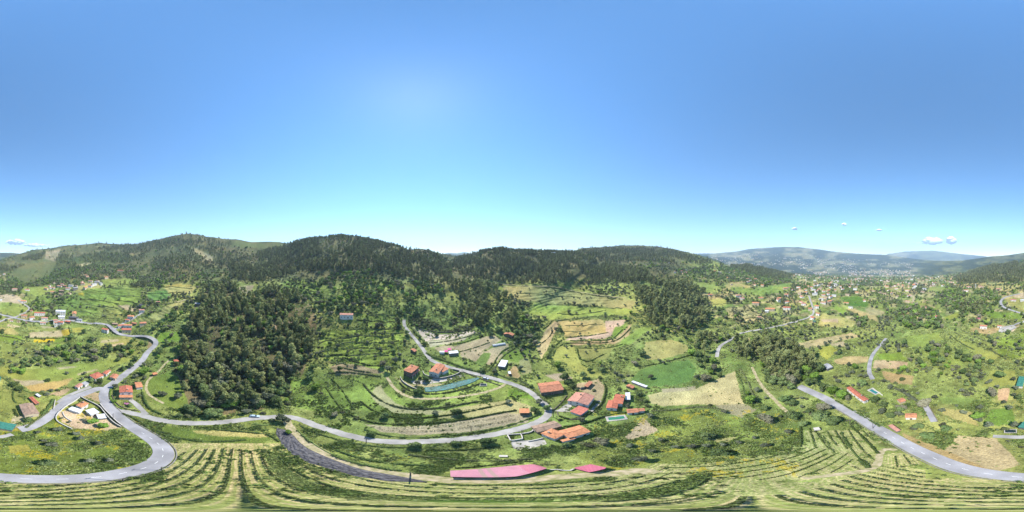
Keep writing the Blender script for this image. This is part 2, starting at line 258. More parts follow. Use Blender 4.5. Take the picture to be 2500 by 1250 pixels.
 ([(1815,825),(1840,822),(1830,832),(1816,832)],(196,182,124),1),([(1840,825),(1900,808),(1945,800),(1940,818),(1900,836),(1860,842)],(162,180,86),0),([(1940,840),(2000,826),(2080,812),(2100,822),(2060,830),(1990,848),(1950,850)],(204,184,138),1),([(2022,840),(2060,832),(2065,845),(2048,848)],(206,186,150),1),([(2000,780),(2010,766),(2050,772),(2090,785),(2080,800),(2030,800),(1996,795)],(190,186,112),1),([(2002,780),(2045,778),(2046,788),(2010,786)],(200,180,150),1),([(2000,850),(2030,842),(2045,855),(2020,878),(2000,868)],(176,178,72),1),
 ([(2068,754),(2085,752),(2140,772),(2145,785),(2120,778),(2090,766)],(206,182,126),1),([(2112,758),(2140,754),(2160,762),(2155,770),(2125,770)],(190,176,130),1),([(2050,725),(2100,724),(2120,738),(2115,750),(2070,745)],(104,148,52),1),([(2040,745),(2070,760),(2060,768),(2035,755)],(150,182,72),1),
 ([(2035,880),(2060,870),(2120,870),(2120,885),(2060,890),(2040,888)],(206,182,130),1),([(2135,880),(2160,878),(2220,884),(2215,902),(2130,898)],(202,178,144),1),([(2140,865),(2200,860),(2215,880),(2150,878)],(140,172,60),1),([(2150,905),(2230,918),(2225,940),(2170,935)],(178,158,110),1),
 ([(2215,820),(2290,812),(2300,830),(2250,848),(2210,845)],(158,178,82),1),([(2305,775),(2330,766),(2345,758),(2340,775),(2312,782)],(176,178,74),1),([(2340,705),(2370,700),(2400,710),(2440,715),(2500,700),(2500,690),(2400,690),(2330,694)],(186,178,110),0),([(2270,700),(2310,700),(2300,712),(2265,712)],(156,170,92),1),([(2455,730),(2500,720),(2500,760),(2465,745)],(170,168,92),1),([(2470,722),(2500,714),(2500,730),(2480,728)],(206,186,158),1),([(2400,760),(2500,765),(2490,780),(2420,776)],(126,164,62),1),([(2430,830),(2500,812),(2500,870),(2470,880),(2435,860)],(138,172,64),0),([(2345,830),(2385,845),(2440,870),(2420,885),(2360,850)],(160,176,84),1),([(2370,800),(2440,800),(2430,815),(2400,815),(2370,810)],(190,168,120),1),([(2440,795),(2490,795),(2470,812),(2440,808)],(206,190,164),1),
 ([(2230,855),(2340,870),(2360,890),(2260,900)],(140,164,76),0),([(2290,970),(2380,972),(2370,990),(2300,985)],(140,170,84),1),([(2420,1000),(2470,995),(2480,1030),(2440,1040),(2400,1030)],(112,154,60),1),([(2435,950),(2465,948),(2460,980),(2436,975)],(204,176,140),1),([(2420,905),(2480,905),(2480,940),(2430,945),(2395,945)],(164,176,84),1),([(2300,995),(2370,1005),(2390,1040),(2350,1030),(2300,1010)],(186,182,112),1),
 ([(2340,1062),(2430,1070),(2470,1110),(2490,1135),(2440,1150),(2370,1145),(2310,1125),(2300,1105)],(194,184,142),1),([(2200,1055),(2310,1100),(2420,1148),(2430,1154),(2310,1128),(2220,1082)],(190,170,116),1),
]
# distant mosaic of small fields, woods and hamlets is grown from seeds below
COL = np.zeros((MH, MW, 3), np.float32); CLEAR = np.zeros((MH, MW), np.float32)
mu, mv = np.meshgrid(np.arange(MW), np.arange(MH))
n1 = fbm(mu/38.0, mv/16.0, 4, 51); n2 = fbm(mu/90.0+5, mv/40.0, 3, 57); n3 = fbm(mu/12.0+5, mv/7.0, 3, 77)
def mixc(a, b, t): return np.array(a)[None,None]*(1-t[...,None]) + np.array(b)[None,None]*t[...,None]
COL[:] = mixc((126,148,72),(160,176,94), np.clip(n1*2-0.5,0,1))
COL[:] = COL*(1-0.35*np.clip(n2*3-1.7,0,1)[...,None]) + np.array((182,166,118))*(0.35*np.clip(n2*3-1.7,0,1)[...,None])
hill = sstep(702, 668, mv)*(1-sstep(1640,1720,mu)*sstep(2460,2420,mu))
COL[:] = COL*(1-hill[...,None]) + mixc((98,108,68),(128,128,88), np.clip(n3*2-0.5,0,1))*hill[...,None]
del n3
farm = (mv < 668)&(mu > 1690)&(mu < 2240)&(mv < cyc(mu[0], SKY1)[None]+2)
ft = np.clip((fbm(mu/26.0+3, mv/5.0, 4, 141)-.46)*5, 0, 1); fcol = mixc((58,74,58),(150,148,118), ft)
COL[farm] = fcol[farm]
farr = (mv < cyc(mu[0], SKY1)[None]+2)&(~farm); fcol2 = mixc((64,80,56),(120,126,86), ft); COL[farr] = fcol2[farr]
# land parcels of the valley
vseed = rng.uniform([1500, 600], [2680, 830], (2600, 2)); vseed[:,1] = 640+190*np.clip(rng.random(2600),0,1)**1.7
pal = np.array([(148,164,92),(120,142,70),(190,178,128),(170,176,104),(132,150,78),(98,116,62),(204,188,150),(84,100,60),(150,170,80),(176,160,120)])
pk = rng.integers(0, len(pal), 2600)
ys, xs = np.mgrid[640:830, 1640:2640]
sel = np.zeros(ys.shape, int); best = np.full(ys.shape, 1e9)
jx = 6*(fbm(xs/9.0, ys/5.0, 2, 61)-.5); jy = 3*(fbm(xs/9.0+33, ys/5.0, 2, 67)-.5)
for k, (a, b) in enumerate(vseed):
    sc_ = 1.0 + 0.02*max(0, b-660)
    x0, x1 = int(max(0, a-1640-46*sc_)), int(min(1000, a-1640+46*sc_)); y0, y1 = int(max(0, b-640-16*sc_)), int(min(190, b-640+16*sc_))
    if x1 <= x0 or y1 <= y0: continue
    d = ((xs[y0:y1, x0:x1]+jx[y0:y1, x0:x1]-a)/(2.6*sc_))**2 + ((ys[y0:y1, x0:x1]+jy[y0:y1, x0:x1]-b)/sc_)**2
    m = d < best[y0:y1, x0:x1]; best[y0:y1, x0:x1][m] = d[m]; sel[y0:y1, x0:x1][m] = k
pc = pal[pk[sel]]
wv_ = sstep(668, 676, ys)*sstep(830, 770, ys)*sstep(1650, 1720, xs)*sstep(2640, 2540, xs)*0.8
idx = np.mod(xs, MW)
COL[ys, idx] = COL[ys, idx]*(1-wv_[...,None]) + pc*wv_[...,None]
for pts, c, clear in FIELDS:
    u_, v_, ins = poly_mask(pts)
    COL[v_[ins], u_[ins]] = c
    if clear: CLEAR[v_[ins], u_[ins]] = clear
# soften a pixel
COL[:, :] = (COL + np.roll(COL, 1, 1) + np.roll(COL, -1, 1))/3
COL[1:-1] = (COL[:-2] + 2*COL[1:-1] + COL[2:])/4
def sample(M, u, v):
    return M[np.clip(np.round(v), 0, MH-1).astype(int), np.mod(np.round(u), MW).astype(int)]
# roads and tracks keep plants away
BLOCK = np.zeros((MH, MW), np.float32)
ROADW = {}
for name, (pts, w, kind) in ROADS.items():
    sp = smooth_line(pts, 2); wl = np.array([at(a, b)[:2] for a, b in sp])
    seg = np.r_[0, np.cumsum(np.hypot(*np.diff(wl, axis=0).T))]
    n = int(max(8, seg[-1]/max(1.0, np.hypot(*wl.mean(0))*0.012))); s = np.linspace(0, seg[-1], n)
    wl = np.c_[np.interp(s, seg, wl[:,0]), np.interp(s, seg, wl[:,1])]
    for _ in range(2): wl[1:-1] = 0.25*wl[:-2]+0.5*wl[1:-1]+0.25*wl[2:]
    ROADW[name] = wl
def near_road(x, y, extra=1.5):
    x = np.asarray(x, float); y = np.asarray(y, float); m = np.zeros(x.shape, bool)
    for name, wl in ROADW.items():
        hw = ROADS[name][1]/2+extra
        bb = (x > wl[:,0].min()-9)&(x < wl[:,0].max()+9)&(y > wl[:,1].min()-9)&(y < wl[:,1].max()+9)
        ii = np.nonzero(bb & ~m)[0]
        for c in range(0, len(ii), 20000):
            jj = ii[c:c+20000]
            best = np.full(len(jj), 1e9)
            for a, b in zip(wl[:-1], wl[1:]):
                d = b-a; L = (d*d).sum()+1e-9
                t = np.clip(((x[jj]-a[0])*d[0]+(y[jj]-a[1])*d[1])/L, 0, 1)
                best = np.minimum(best, (x[jj]-a[0]-t*d[0])**2+(y[jj]-a[1]-t*d[1])**2)
            m[jj[best < hw*hw]] = True
    return m
# ------------------------------------------------------------------ vineyard rows (world, metres)
AZ0 = (584-1250)*PX; DV = np.array([math.sin(AZ0), math.cos(AZ0)]); PV = np.array([math.cos(AZ0), -math.sin(AZ0)])   # along, across (towards larger u)
VROWS = []
for k in range(-7, 2):
    d = 0.65 + 2.37*k
    top = {0:44,-1:45,-2:45,-3:44,-4:44,-5:43,-6:40,-7:34}.get(k, 43)
    bot = -min(24, 10+abs(d)*0.75) if k <= 0 else -14
    VROWS.append([tuple(DV*t + PV*(d+0.15*math.sin(t/7.0+k))) for t in np.linspace(top, bot, 30)])
for k in range(-10, -7):
    d = 0.65+2.37*k
    VROWS.append([tuple(DV*t + PV*d) for t in np.linspace(-9, -26, 12)])
for d, a, b in ((5.4,40,12),(9.6,38,-20),(12.5,34,-24),(15.6,30,-8),(12.6+2.9,-10,-27),(3.6,8,-12),(6.0,-4,-22)):
    VROWS.append([tuple(DV*t + PV*(d+0.2*math.sin(t/5.0+d))) for t in np.linspace(a, b, 26)])
for p in ([(1610,1140),(1655,1142),(1738,1139),(1818,1128),(1898,1112),(1949,1098),(1966,1094)],[(1500,1156),(1600,1158),(1700,1154),(1800,1144),(1860,1135),(1900,1126),(1950,1112),(1995,1092)],
          [(1600,1168),(1700,1165),(1800,1155),(1860,1146),(1900,1138),(1960,1122),(2016,1097)],[(1550,1180),(1700,1176),(1800,1168),(1850,1160),(1900,1150),(1960,1136),(2020,1108)],[(1850,1172),(1920,1160),(1990,1134),(2038,1109)],
          [(1950,1165),(2020,1140),(2070,1106)],[(2030,1153),(2058,1138),(2080,1122)],[(1976,1046),(1982,1066),(1990,1090)],[(1990,1052),(2004,1072),(2024,1096)],[(2000,1058),(2020,1080),(2036,1106)],[(2018,1052),(2030,1074),(2042,1086)],
          [(2038,1052),(2052,1072),(2068,1096)],[(2070,1048),(2086,1074),(2106,1100),(2136,1124)],[(2088,1034),(2110,1056),(2134,1076)],[(2185,1114),(2188,1126),(2191,1140)],[(2206,1112),(2214,1122),(2222,1132)]):
    VROWS.append([tuple(at(a, b)[:2]) for a, b in smooth_line(p, 2)])
# ------------------------------------------------------------------ materials
MATS = {}
def nt(m): return m.node_tree.nodes, m.node_tree.links
def mat(name, color=None, rough=0.85, spec=0.25, metal=0.0, noise=0.0, nscale=1.0, bump=0.0, bscale=6.0, k=0.5, emit=None, col2=None):
    if name in MATS: return MATS[name]
    m = bpy.data.materials.new(name); m.use_nodes = True; N, L = nt(m); b = N['Principled BSDF']
    c = srgb(color, k) if max(color) > 1 else np.array(color, float)
    b.inputs['Roughness'].default_value = rough; b.inputs['Specular IOR Level'].default_value = spec; b.inputs['Metallic'].default_value = metal
    tc = N.new('ShaderNodeTexCoord')
    if noise > 0:
        n = N.new('ShaderNodeTexNoise'); n.inputs['Scale'].default_value = nscale; n.inputs['Detail'].default_value = 5
        L.new(tc.outputs['Object'], n.inputs['Vector'])
        r = N.new('ShaderNodeMix'); r.data_type = 'RGBA'; mr = N.new('ShaderNodeMapRange')
        mr.inputs[1].default_value = 0.35; mr.inputs[2].default_value = 0.65
        L.new(n.outputs[0], mr.inputs[0]); L.new(mr.outputs[0], r.inputs[0])
        c2 = (srgb(col2, k) if col2 is not None else c*(1-noise))
        r.inputs[6].default_value = (*np.clip(c*(1+0.3*noise),0,1), 1); r.inputs[7].default_value = (*np.clip(c2,0,1), 1)
        L.new(r.outputs[2], b.inputs['Base Color'])
    else: b.inputs['Base Color'].default_value = (*np.clip(c,0,1), 1)
    if bump > 0:
        n = N.new('ShaderNodeTexNoise'); n.inputs['Scale'].default_value = bscale; n.inputs['Detail'].default_value = 4
        L.new(tc.outputs['Object'], n.inputs['Vector']); bp = N.new('ShaderNodeBump'); bp.inputs['Strength'].default_value = bump; bp.inputs['Distance'].default_value = 0.1
        L.new(n.outputs[0], bp.inputs['Height']); L.new(bp.outputs[0], b.inputs['Normal'])
    MATS[name] = m; return m
def roof_mat(name, color, k=0.5):
    if name in MATS: return MATS[name]
    m = bpy.data.materials.new(name); m.use_nodes = True; N, L = nt(m); b = N['Principled BSDF']; c = srgb(color, k)
    b.inputs['Roughness'].default_value = 0.8; b.inputs['Specular IOR Level'].default_value = 0.2
    g = N.new('ShaderNodeTexCoord')
    n1 = N.new('ShaderNodeTexNoise'); n1.inputs['Scale'].default_value = 0.9; n1.inputs['Detail'].default_value = 6
    n2 = N.new('ShaderNodeTexNoise'); n2.inputs['Scale'].default_value = 5.0; n2.inputs['Detail'].default_value = 3
    L.new(g.outputs['Object'], n1.inputs[0]); L.new(g.outputs['Object'], n2.inputs[0])
    mx = N.new('ShaderNodeMix'); mx.data_type = 'RGBA'; mr = N.new('ShaderNodeMapRange'); mr.inputs[1].default_value = .38; mr.inputs[2].default_value = .7
    L.new(n1.outputs[0], mr.inputs[0]); L.new(mr.outputs[0], mx.inputs[0])
    mx.inputs[6].default_value = (*c, 1); mx.inputs[7].default_value = (c[0]*.55, c[1]*.6, c[2]*.62, 1)
    m2 = N.new('ShaderNodeMix'); m2.data_type = 'RGBA'; m2.blend_type = 'MULTIPLY'; m2.inputs[0].default_value = 0.5
    L.new(mx.outputs[2], m2.inputs[6]); L.new(n2.outputs[0], m2.inputs[7]); 
    hs = N.new('ShaderNodeHueSaturation'); hs.inputs['Value'].default_value = 1.62; L.new(m2.outputs[2], hs.inputs['Color']); hs.inputs['Saturation'].default_value = 0.98
    L.new(hs.outputs[0], b.inputs['Base Color'])
    w = N.new('ShaderNodeTexWave'); w.inputs['Scale'].default_value = 1.3; w.bands_direction = 'X'; L.new(g.outputs['Object'], w.inputs[0])
    bp = N.new('ShaderNodeBump'); bp.inputs['Strength'].default_value = 0.5; bp.inputs['Distance'].default_value = 0.06
    L.new(w.outputs[0], bp.inputs['Height']); L.new(bp.outputs[0], b.inputs['Normal'])
    MATS[name] = m; return m
def leaf_mat(name, c1, c2, dark=0.7):
    m = bpy.data.materials.new(name); m.use_nodes = True; N, L = nt(m); N.clear()
    out = N.new('ShaderNodeOutputMaterial'); df = N.new('ShaderNodeBsdfDiffuse'); tr = N.new('ShaderNodeBsdfTranslucent'); mx = N.new('ShaderNodeMixShader'); mx.inputs[0].default_value = 0.32
    oi = N.new('ShaderNodeObjectInfo'); tc = N.new('ShaderNodeTexCoord'); n = N.new('ShaderNodeTexNoise'); n.inputs['Scale'].default_value = 0.8; n.inputs['Detail'].default_value = 3
    L.new(tc.outputs['Object'], n.inputs['Vector'])
    a = N.new('ShaderNodeMix'); a.data_type = 'RGBA'; a.inputs[6].default_value = (*c1, 1); a.inputs[7].default_value = (*c2, 1)
    ad = N.new('ShaderNodeMath'); ad.operation = 'MULTIPLY_ADD'; ad.inputs[1].default_value = 0.6; L.new(oi.outputs['Random'], ad.inputs[0])
    mr = N.new('ShaderNodeMapRange'); mr.inputs[1].default_value = 0.3; mr.inputs[2].default_value = 0.7; mr.inputs[3].default_value = -0.1; mr.inputs[4].default_value = 0.5
    L.new(n.outputs[0], mr.inputs[0]); L.new(mr.outputs[0], ad.inputs[2]); L.new(ad.outputs[0], a.inputs[0])
    hs = N.new('ShaderNodeHueSaturation'); vm = N.new('ShaderNodeMath'); vm.operation = 'MULTIPLY_ADD'; vm.inputs[1].default_value = 7.31; vm.inputs[2].default_value = 0
    fr = N.new('ShaderNodeMath'); fr.operation = 'FRACT'; m3 = N.new('ShaderNodeMapRange'); m3.inputs[3].default_value = dark; m3.inputs[4].default_value = 1.55
    L.new(oi.outputs['Random'], vm.inputs[0]); L.new(vm.outputs[0], fr.inputs[0]); L.new(fr.outputs[0], m3.inputs[0]); L.new(m3.outputs[0], hs.inputs['Value'])
    L.new(a.outputs[2], hs.inputs['Color']); L.new(hs.outputs[0], df.inputs[0]); L.new(hs.outputs[0], tr.inputs[0])
    L.new(df.outputs[0], mx.inputs[1]); L.new(tr.outputs[0], mx.inputs[2]); L.new(mx.outputs[0], out.inputs[0])
    MATS[name] = m; return m
# ------------------------------------------------------------------ object helpers
col = sc.collection
def mesh(name, verts, faces, mats=None, mi=None, smooth=False):
    me = bpy.data.meshes.new(name); me.from_pydata([tuple(v) for v in verts], [], [tuple(f) for f in faces])
    for m in (mats or []): me.materials.append(m)
    if mi is not None: me.polygons.foreach_set('material_index', np.asarray(mi, np.int32))
    if smooth: me.polygons.foreach_set('use_smooth', np.ones(len(me.polygons), bool))
    me.update(); return me
def quads_mesh(name, verts, mat_, per=4, smooth=False):
    verts = np.asarray(verts, np.float32).reshape(-1, 3); n = len(verts)//per
    me = bpy.data.meshes.new(name); me.vertices.add(n*per); me.vertices.foreach_set('co', verts.ravel())
    me.loops.add(n*per); me.loops.foreach_set('vertex_index', np.arange(n*per, dtype=np.int32))
    me.polygons.add(n); me.polygons.foreach_set('loop_start', np.arange(0, n*per, per, dtype=np.int32))
    me.materials.append(mat_); me.update(calc_edges=True); return me
def link(name, data, parent=None, loc=None, rz=0.0, **props):
    o = bpy.data.objects.new(name, data); col.objects.link(o)
    if parent is not None: o.parent = parent
    if loc is not None: o.location = tuple(float(q) for q in loc)
    if rz: o.rotation_euler = (0, 0, float(rz))
    for a, b in props.items():
        if b is not None: o[a] = b
    return o
class Builder:
    def __init__(s): s.v = []; s.f = []
    def box(s, x0, y0, z0, x1, y1, z1, M=None):
        i = len(s.v); c = [(x0,y0,z0),(x1,y0,z0),(x1,y1,z0),(x0,y1,z0),(x0,y0,z1),(x1,y0,z1),(x1,y1,z1),(x0,y1,z1)]
        s.v += c; s.f += [(i,i+3,i+2,i+1),(i+4,i+5,i+6,i+7),(i,i+1,i+5,i+4),(i+1,i+2,i+6,i+5),(i+2,i+3,i+7,i+6),(i+3,i,i+4,i+7)]; return s
    def poly(s, pts): i = len(s.v); s.v += list(pts); s.f.append(tuple(range(i, i+len(pts)))); return s
    def slab(s, pts, t):          # a polygon given thickness t below
        n = len(pts); i = len(s.v); s.v += [tuple(p) for p in pts] + [(p[0], p[1], p[2]-t) for p in pts]
        s.f += [tuple(range(i, i+n)), tuple(range(i+2*n-1, i+n-1, -1))] + [(i+k, i+n+k, i+n+(k+1)%n, i+(k+1)%n) for k in range(n)]; return s
    def tube(s, a, b, r0, r1=None, n=6):
        r1 = r0 if r1 is None else r1; a = np.array(a, float); b = np.array(b, float); d = b-a; d /= np.linalg.norm(d)+1e-9
        p = np.cross(d, (0,0,1) if abs(d[2]) < .9 else (1,0,0)); p /= np.linalg.norm(p); q = np.cross(d, p); i = len(s.v)
        for c, r in ((a, r0), (b, r1)):
            for k in range(n): t = 2*math.pi*k/n; s.v.append(tuple(c + r*(math.cos(t)*p+math.sin(t)*q)))
        s.f += [(i+k, i+(k+1)%n, i+n+(k+1)%n, i+n+k) for k in range(n)] + [tuple(range(i+n-1, i-1, -1)), tuple(range(i+n, i+2*n))]; return s
    def mesh(s, name, m, smooth=False): return mesh(name, s.v, s.f, [m], smooth=smooth)
# ------------------------------------------------------------------ the ground: one sheet out to the far mountains
def build_ground():
    nr = V.shape[0]
    px, pv = UU.astype(float)%2500, V
    base = sample(COL, px + 3*(fbm(XX/6, YY/6, 2, 91)-.5), pv + 2*(fbm(XX/6+9, YY/6, 2, 93)-.5)).astype(float)
    near = RR < 70
    # mown stripes between the vine rows round the camera
    dmin = np.full(RR.shape, 99.0)
    vin = RR < 66
    xs_, ys_ = XX[vin], YY[vin]; dd = np.full(xs_.shape, 1e9)
    for row in VROWS:
        row = np.array(row)
        bb = (xs_ > row[:,0].min()-3)&(xs_ < row[:,0].max()+3)&(ys_ > row[:,1].min()-3)&(ys_ < row[:,1].max()+3)
        if not bb.any(): continue
        xb, yb = xs_[bb], ys_[bb]; best = dd[bb]
        for a, b in zip(row[:-1], row[1:]):
            d = b-a; L = (d*d).sum()+1e-9; t = np.clip(((xb-a[0])*d[0]+(yb-a[1])*d[1])/L, 0, 1)
            best = np.minimum(best, np.hypot(xb-a[0]-t*d[0], yb-a[1]-t*d[1]))
        dd[bb] = best
    dmin[vin] = dd
    al = XX*DV[0]+YY*DV[1]; ac = XX*PV[0]+YY*PV[1]
    st = fbm(al/7.0, ac/0.35, 3, 71); sp = fbm(XX/0.9, YY/0.9, 3, 73)
    mown = np.clip(1.25-dmin/1.9, 0, 1)**0.6
    under = (RR < 60) & ((pv > 1176) | ((px > 400)&(px < 700)&(pv > 1082)) | ((px >= 600)&(px < 1000)&(dmin < 2.6)) | ((px > 1480)&(px < 2260)&(dmin < 2.4)&(pv > 1035)) | ((px > 2000)&(px < 2500)&(pv > 1168)))
    mown = np.where(under, np.maximum(mown, 0.85), 0)
    cA = np.array((164,178,102)); cB = np.array((216,202,156)); cC = np.array((124,150,66))
    tt = np.clip((st-0.44)*3.0 + 0.75*np.sin(dmin*8.5+1.2*np.sin(al/9))+.22, 0, 1)
    mc = cA*(1-tt[...,None]) + cB*tt[...,None]
    g2 = np.clip((sp-.5)*4, 0, 1)[...,None]*0.5; mc = mc*(1-g2) + cC*g2
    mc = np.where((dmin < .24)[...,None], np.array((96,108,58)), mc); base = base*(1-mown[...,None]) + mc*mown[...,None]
    strip = (sstep(5.8, 6.6, ac)*sstep(9.0, 8.4, ac)*sstep(42, 38, al)*sstep(-30, -22, al)*(RR < 60))[...,None]
    base = base*(1-strip) + np.array((92,128,46))*strip
    # patchy growth everywhere
    p1 = fbm(XX/11, YY/11, 4, 81); p2 = fbm(XX/2.6, YY/2.6, 3, 83); p3 = fbm(XX/60, YY/60, 3, 87)
    amp = (0.5*np.clip(1-mown,0,1)+0.15)*(1-.6*(sample(CLEAR, px, pv) > .8))
    base = base*(1 + amp[...,None]*((p1-.5)*0.9+(p2-.5)*0.55)[...,None])
    warm = np.clip((p3-.5)*2, -1, 1)[...,None]; base = base*(1+warm*np.array((0.16,0.03,0.02)))
    # yellow broom and rapeseed specks in the meadows below
    fl = ((fbm(XX/5, YY/5, 2, 101) > 0.60)&(fbm(XX/0.8, YY/0.8, 2, 103) > 0.52)&(RR > 24)&(RR < 95)&((px < 380)|((px > 1450)&(px < 1950)))&(pv > 1000))
    base[fl] = base[fl]*0.45 + np.array((224,196,40))*0.55
    lum = base.mean(-1, keepdims=True); base = base*0.81+lum*0.19; base = base*np.array((1.02,1.01,0.92))
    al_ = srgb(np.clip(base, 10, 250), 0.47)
    idx = np.arange(nr*NC).reshape(nr, NC)
    a = idx[:-1]; b = idx[1:]; a1 = np.roll(a, -1, 1); b1 = np.roll(b, -1, 1)
    F = np.stack([a, a1, b1, b], -1).reshape(-1, 4)
    me = bpy.data.meshes.new('ground'); nv = nr*NC+1
    co = np.zeros((nv, 3), np.float32); co[:-1, 0] = XX.ravel(); co[:-1, 1] = YY.ravel(); co[:-1, 2] = ZZ.ravel(); co[-1] = (0, 0, float(ZZ[0].mean()))
    me.vertices.add(nv); me.vertices.foreach_set('co', co.ravel())
    T = np.stack([np.full(NC, nv-1), np.roll(idx[0], -1), idx[0]], -1)
    nl = F.size + T.size
    me.loops.add(nl); me.loops.foreach_set('vertex_index', np.r_[F.ravel(), T.ravel()].astype(np.int32))
    me.polygons.add(len(F)+NC); me.polygons.foreach_set('loop_start', np.r_[np.arange(len(F))*4, len(F)*4+np.arange(NC)*3].astype(np.int32))
    me.update(calc_edges=True); me.polygons.foreach_set('use_smooth', np.ones(len(me.polygons), bool))
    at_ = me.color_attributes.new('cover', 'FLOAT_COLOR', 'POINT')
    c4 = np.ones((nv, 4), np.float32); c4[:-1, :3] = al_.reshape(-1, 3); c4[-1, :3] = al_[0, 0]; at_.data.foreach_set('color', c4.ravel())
    m = bpy.data.materials.new('turf_and_soil'); m.use_nodes = True; N, L = nt(m); b = N['Principled BSDF']
    b.inputs['Roughness'].default_value = 0.95; b.inputs['Specular IOR Level'].default_value = 0.1
    ca = N.new('ShaderNodeVertexColor'); ca.layer_name = 'cover'; g = N.new('ShaderNodeNewGeometry')
    cur = ca.outputs[0]
    for scl, amt, det in ((0.12, .16, 5), (1.1, .30, 5), (5.0, .25, 3)):
        n = N.new('ShaderNodeTexNoise'); n.inputs['Scale'].default_value = scl; n.inputs['Detail'].default_value = det; L.new(g.outputs['Position'], n.inputs['Vector'])
        mr = N.new('ShaderNodeMapRange'); mr.inputs[1].default_value = .3; mr.inputs[2].default_value = .7; mr.inputs[3].default_value = 1-amt; mr.inputs[4].default_value = 1+amt; L.new(n.outputs[0], mr.inputs[0])
        mu_ = N.new('ShaderNodeVectorMath'); mu_.operation = 'SCALE'; L.new(cur, mu_.inputs[0]); L.new(mr.outputs[0], mu_.inputs['Scale']); cur = mu_.outputs[0]
    L.new(cur, b.inputs['Base Color'])
    n = N.new('ShaderNodeTexNoise'); n.inputs['Scale'].default_value = 1.5; n.inputs['Detail'].default_value = 6; L.new(g.outputs['Position'], n.inputs['Vector'])
    bp = N.new('ShaderNodeBump'); bp.inputs['Strength'].default_value = 1.0; bp.inputs['Distance'].default_value = 0.55; L.new(n.outputs[0], bp.inputs['Height']); L.new(bp.outputs[0], b.inputs['Normal'])
    me.materials.append(m)
    return link('ground', me, kind='structure', label='green terraced hills and valley floor with fields around the village')
build_ground()
# ------------------------------------------------------------------ roads, tracks, paved yards
mat('asphalt', (186,184,186), rough=.9, noise=.32, nscale=.12, bump=.2, bscale=9, k=.5)
mat('asphalt_pale', (194,190,184), rough=.92, noise=.32, nscale=.14, bump=.2, bscale=7, k=.5)
mat('dirt', (208,190,158), rough=1, noise=.4, nscale=.6, bump=.5, bscale=3, k=.48, col2=(160,158,104))
mat('concrete', (206,200,190), rough=.9, noise=.3, nscale=.3, bump=.15, k=.52)
mat('road_paint', (240,240,236), rough=.7, k=.7)
mat('kerb_stone', (178,172,160), rough=.9, noise=.3, nscale=1.2, k=.45)
def strip(wl, w, off, cross=3, side=0.0, jitter=0.0):
    wl = np.asarray(wl); n = len(wl); t = np.gradient(wl, axis=0); t /= np.hypot(t[:,0], t[:,1])[:,None]+1e-9
    nrm = np.c_[t[:,1], -t[:,0]]
    zc = ground(wl[:,0], wl[:,1]); rows = []
    for k in range(cross):
        f = -0.5+k/(cross-1.0); ww = w*(1+jitter*(vnoise(np.arange(n)*0.7, np.full(n, k*3.0), 5)-.5)) if jitter else w
        p = wl + nrm*((side + f*ww)[:,None] if np.ndim(ww) else side+f*w)
        z = ground(p[:,0], p[:,1])
        rows.append(np.c_[p, z])
    rows = np.array(rows); zz = rows[:,:,2].mean(0)                 # level across, lifted where the slope would cut through
    lift = np.maximum(0, (rows[:,:,2].max(0)-zz))
    rows[:,:,2] = np.where(np.hypot(*wl.T) < 160, zz+lift*0.7, rows[:,:,2].max(0))[None] + off
    vs = rows.transpose(1,0,2).reshape(-1,3); f = []
    for i in range(n-1):
        for k in range(cross-1):
            a = i*cross+k; f.append((a, a+1, a+cross+1, a+cross))
    # skirts so the edge has depth
    for k, sg in ((0, 1), (cross-1, -1)):
        b = len(vs); e = vs[k::cross].copy() if False else vs[np.arange(n)*cross+k].copy(); e[:,2] -= 0.6+off; vs = np.vstack([vs, e])
        for i in range(n-1):
            q = (i*cross+k, (i+1)*cross+k, b+i+1, b+i); f.append(q if sg > 0 else q[::-1])
    return vs, f
road_labels = {'main_road':'grey asphalt road with dashed white centre line sweeping round the vineyard'}
for name, (pts, w, kind) in ROADS.items():
    off = {'asphalt':0.16,'asphalt_pale':0.13,'dirt':0.08}[kind]
    if name in ('link_road',): off = 0.15
    vs, f = strip(ROADW[name], w, off, 4, jitter=0.0 if kind == 'asphalt' else 0.25)
    f = [q[::-1] for q in f]
    link(name, mesh(name, vs, f, [MATS[kind]]), kind='structure')
# dashed centre line of the main road
wl = ROADW['main_road']; sg = np.r_[0, np.cumsum(np.hypot(*np.diff(wl, axis=0).T))]
def on_line(s): return np.array([np.interp(s, sg, wl[:,0]), np.interp(s, sg, wl[:,1])])
s = 20.0; nd = 0
while s < sg[-1]-5:
    p = on_line(s)
    if np.hypot(*p) < 60:
        ptsd = [on_line(s+q) for q in np.linspace(0, 1.7, 4)]
        vs, f = strip(ptsd, 0.11, 0.175, 2); link('road_marking', mesh('road_marking', vs, [q[::-1] for q in f], [MATS['road_paint']]), kind='structure'); nd += 1
    s += 5.0
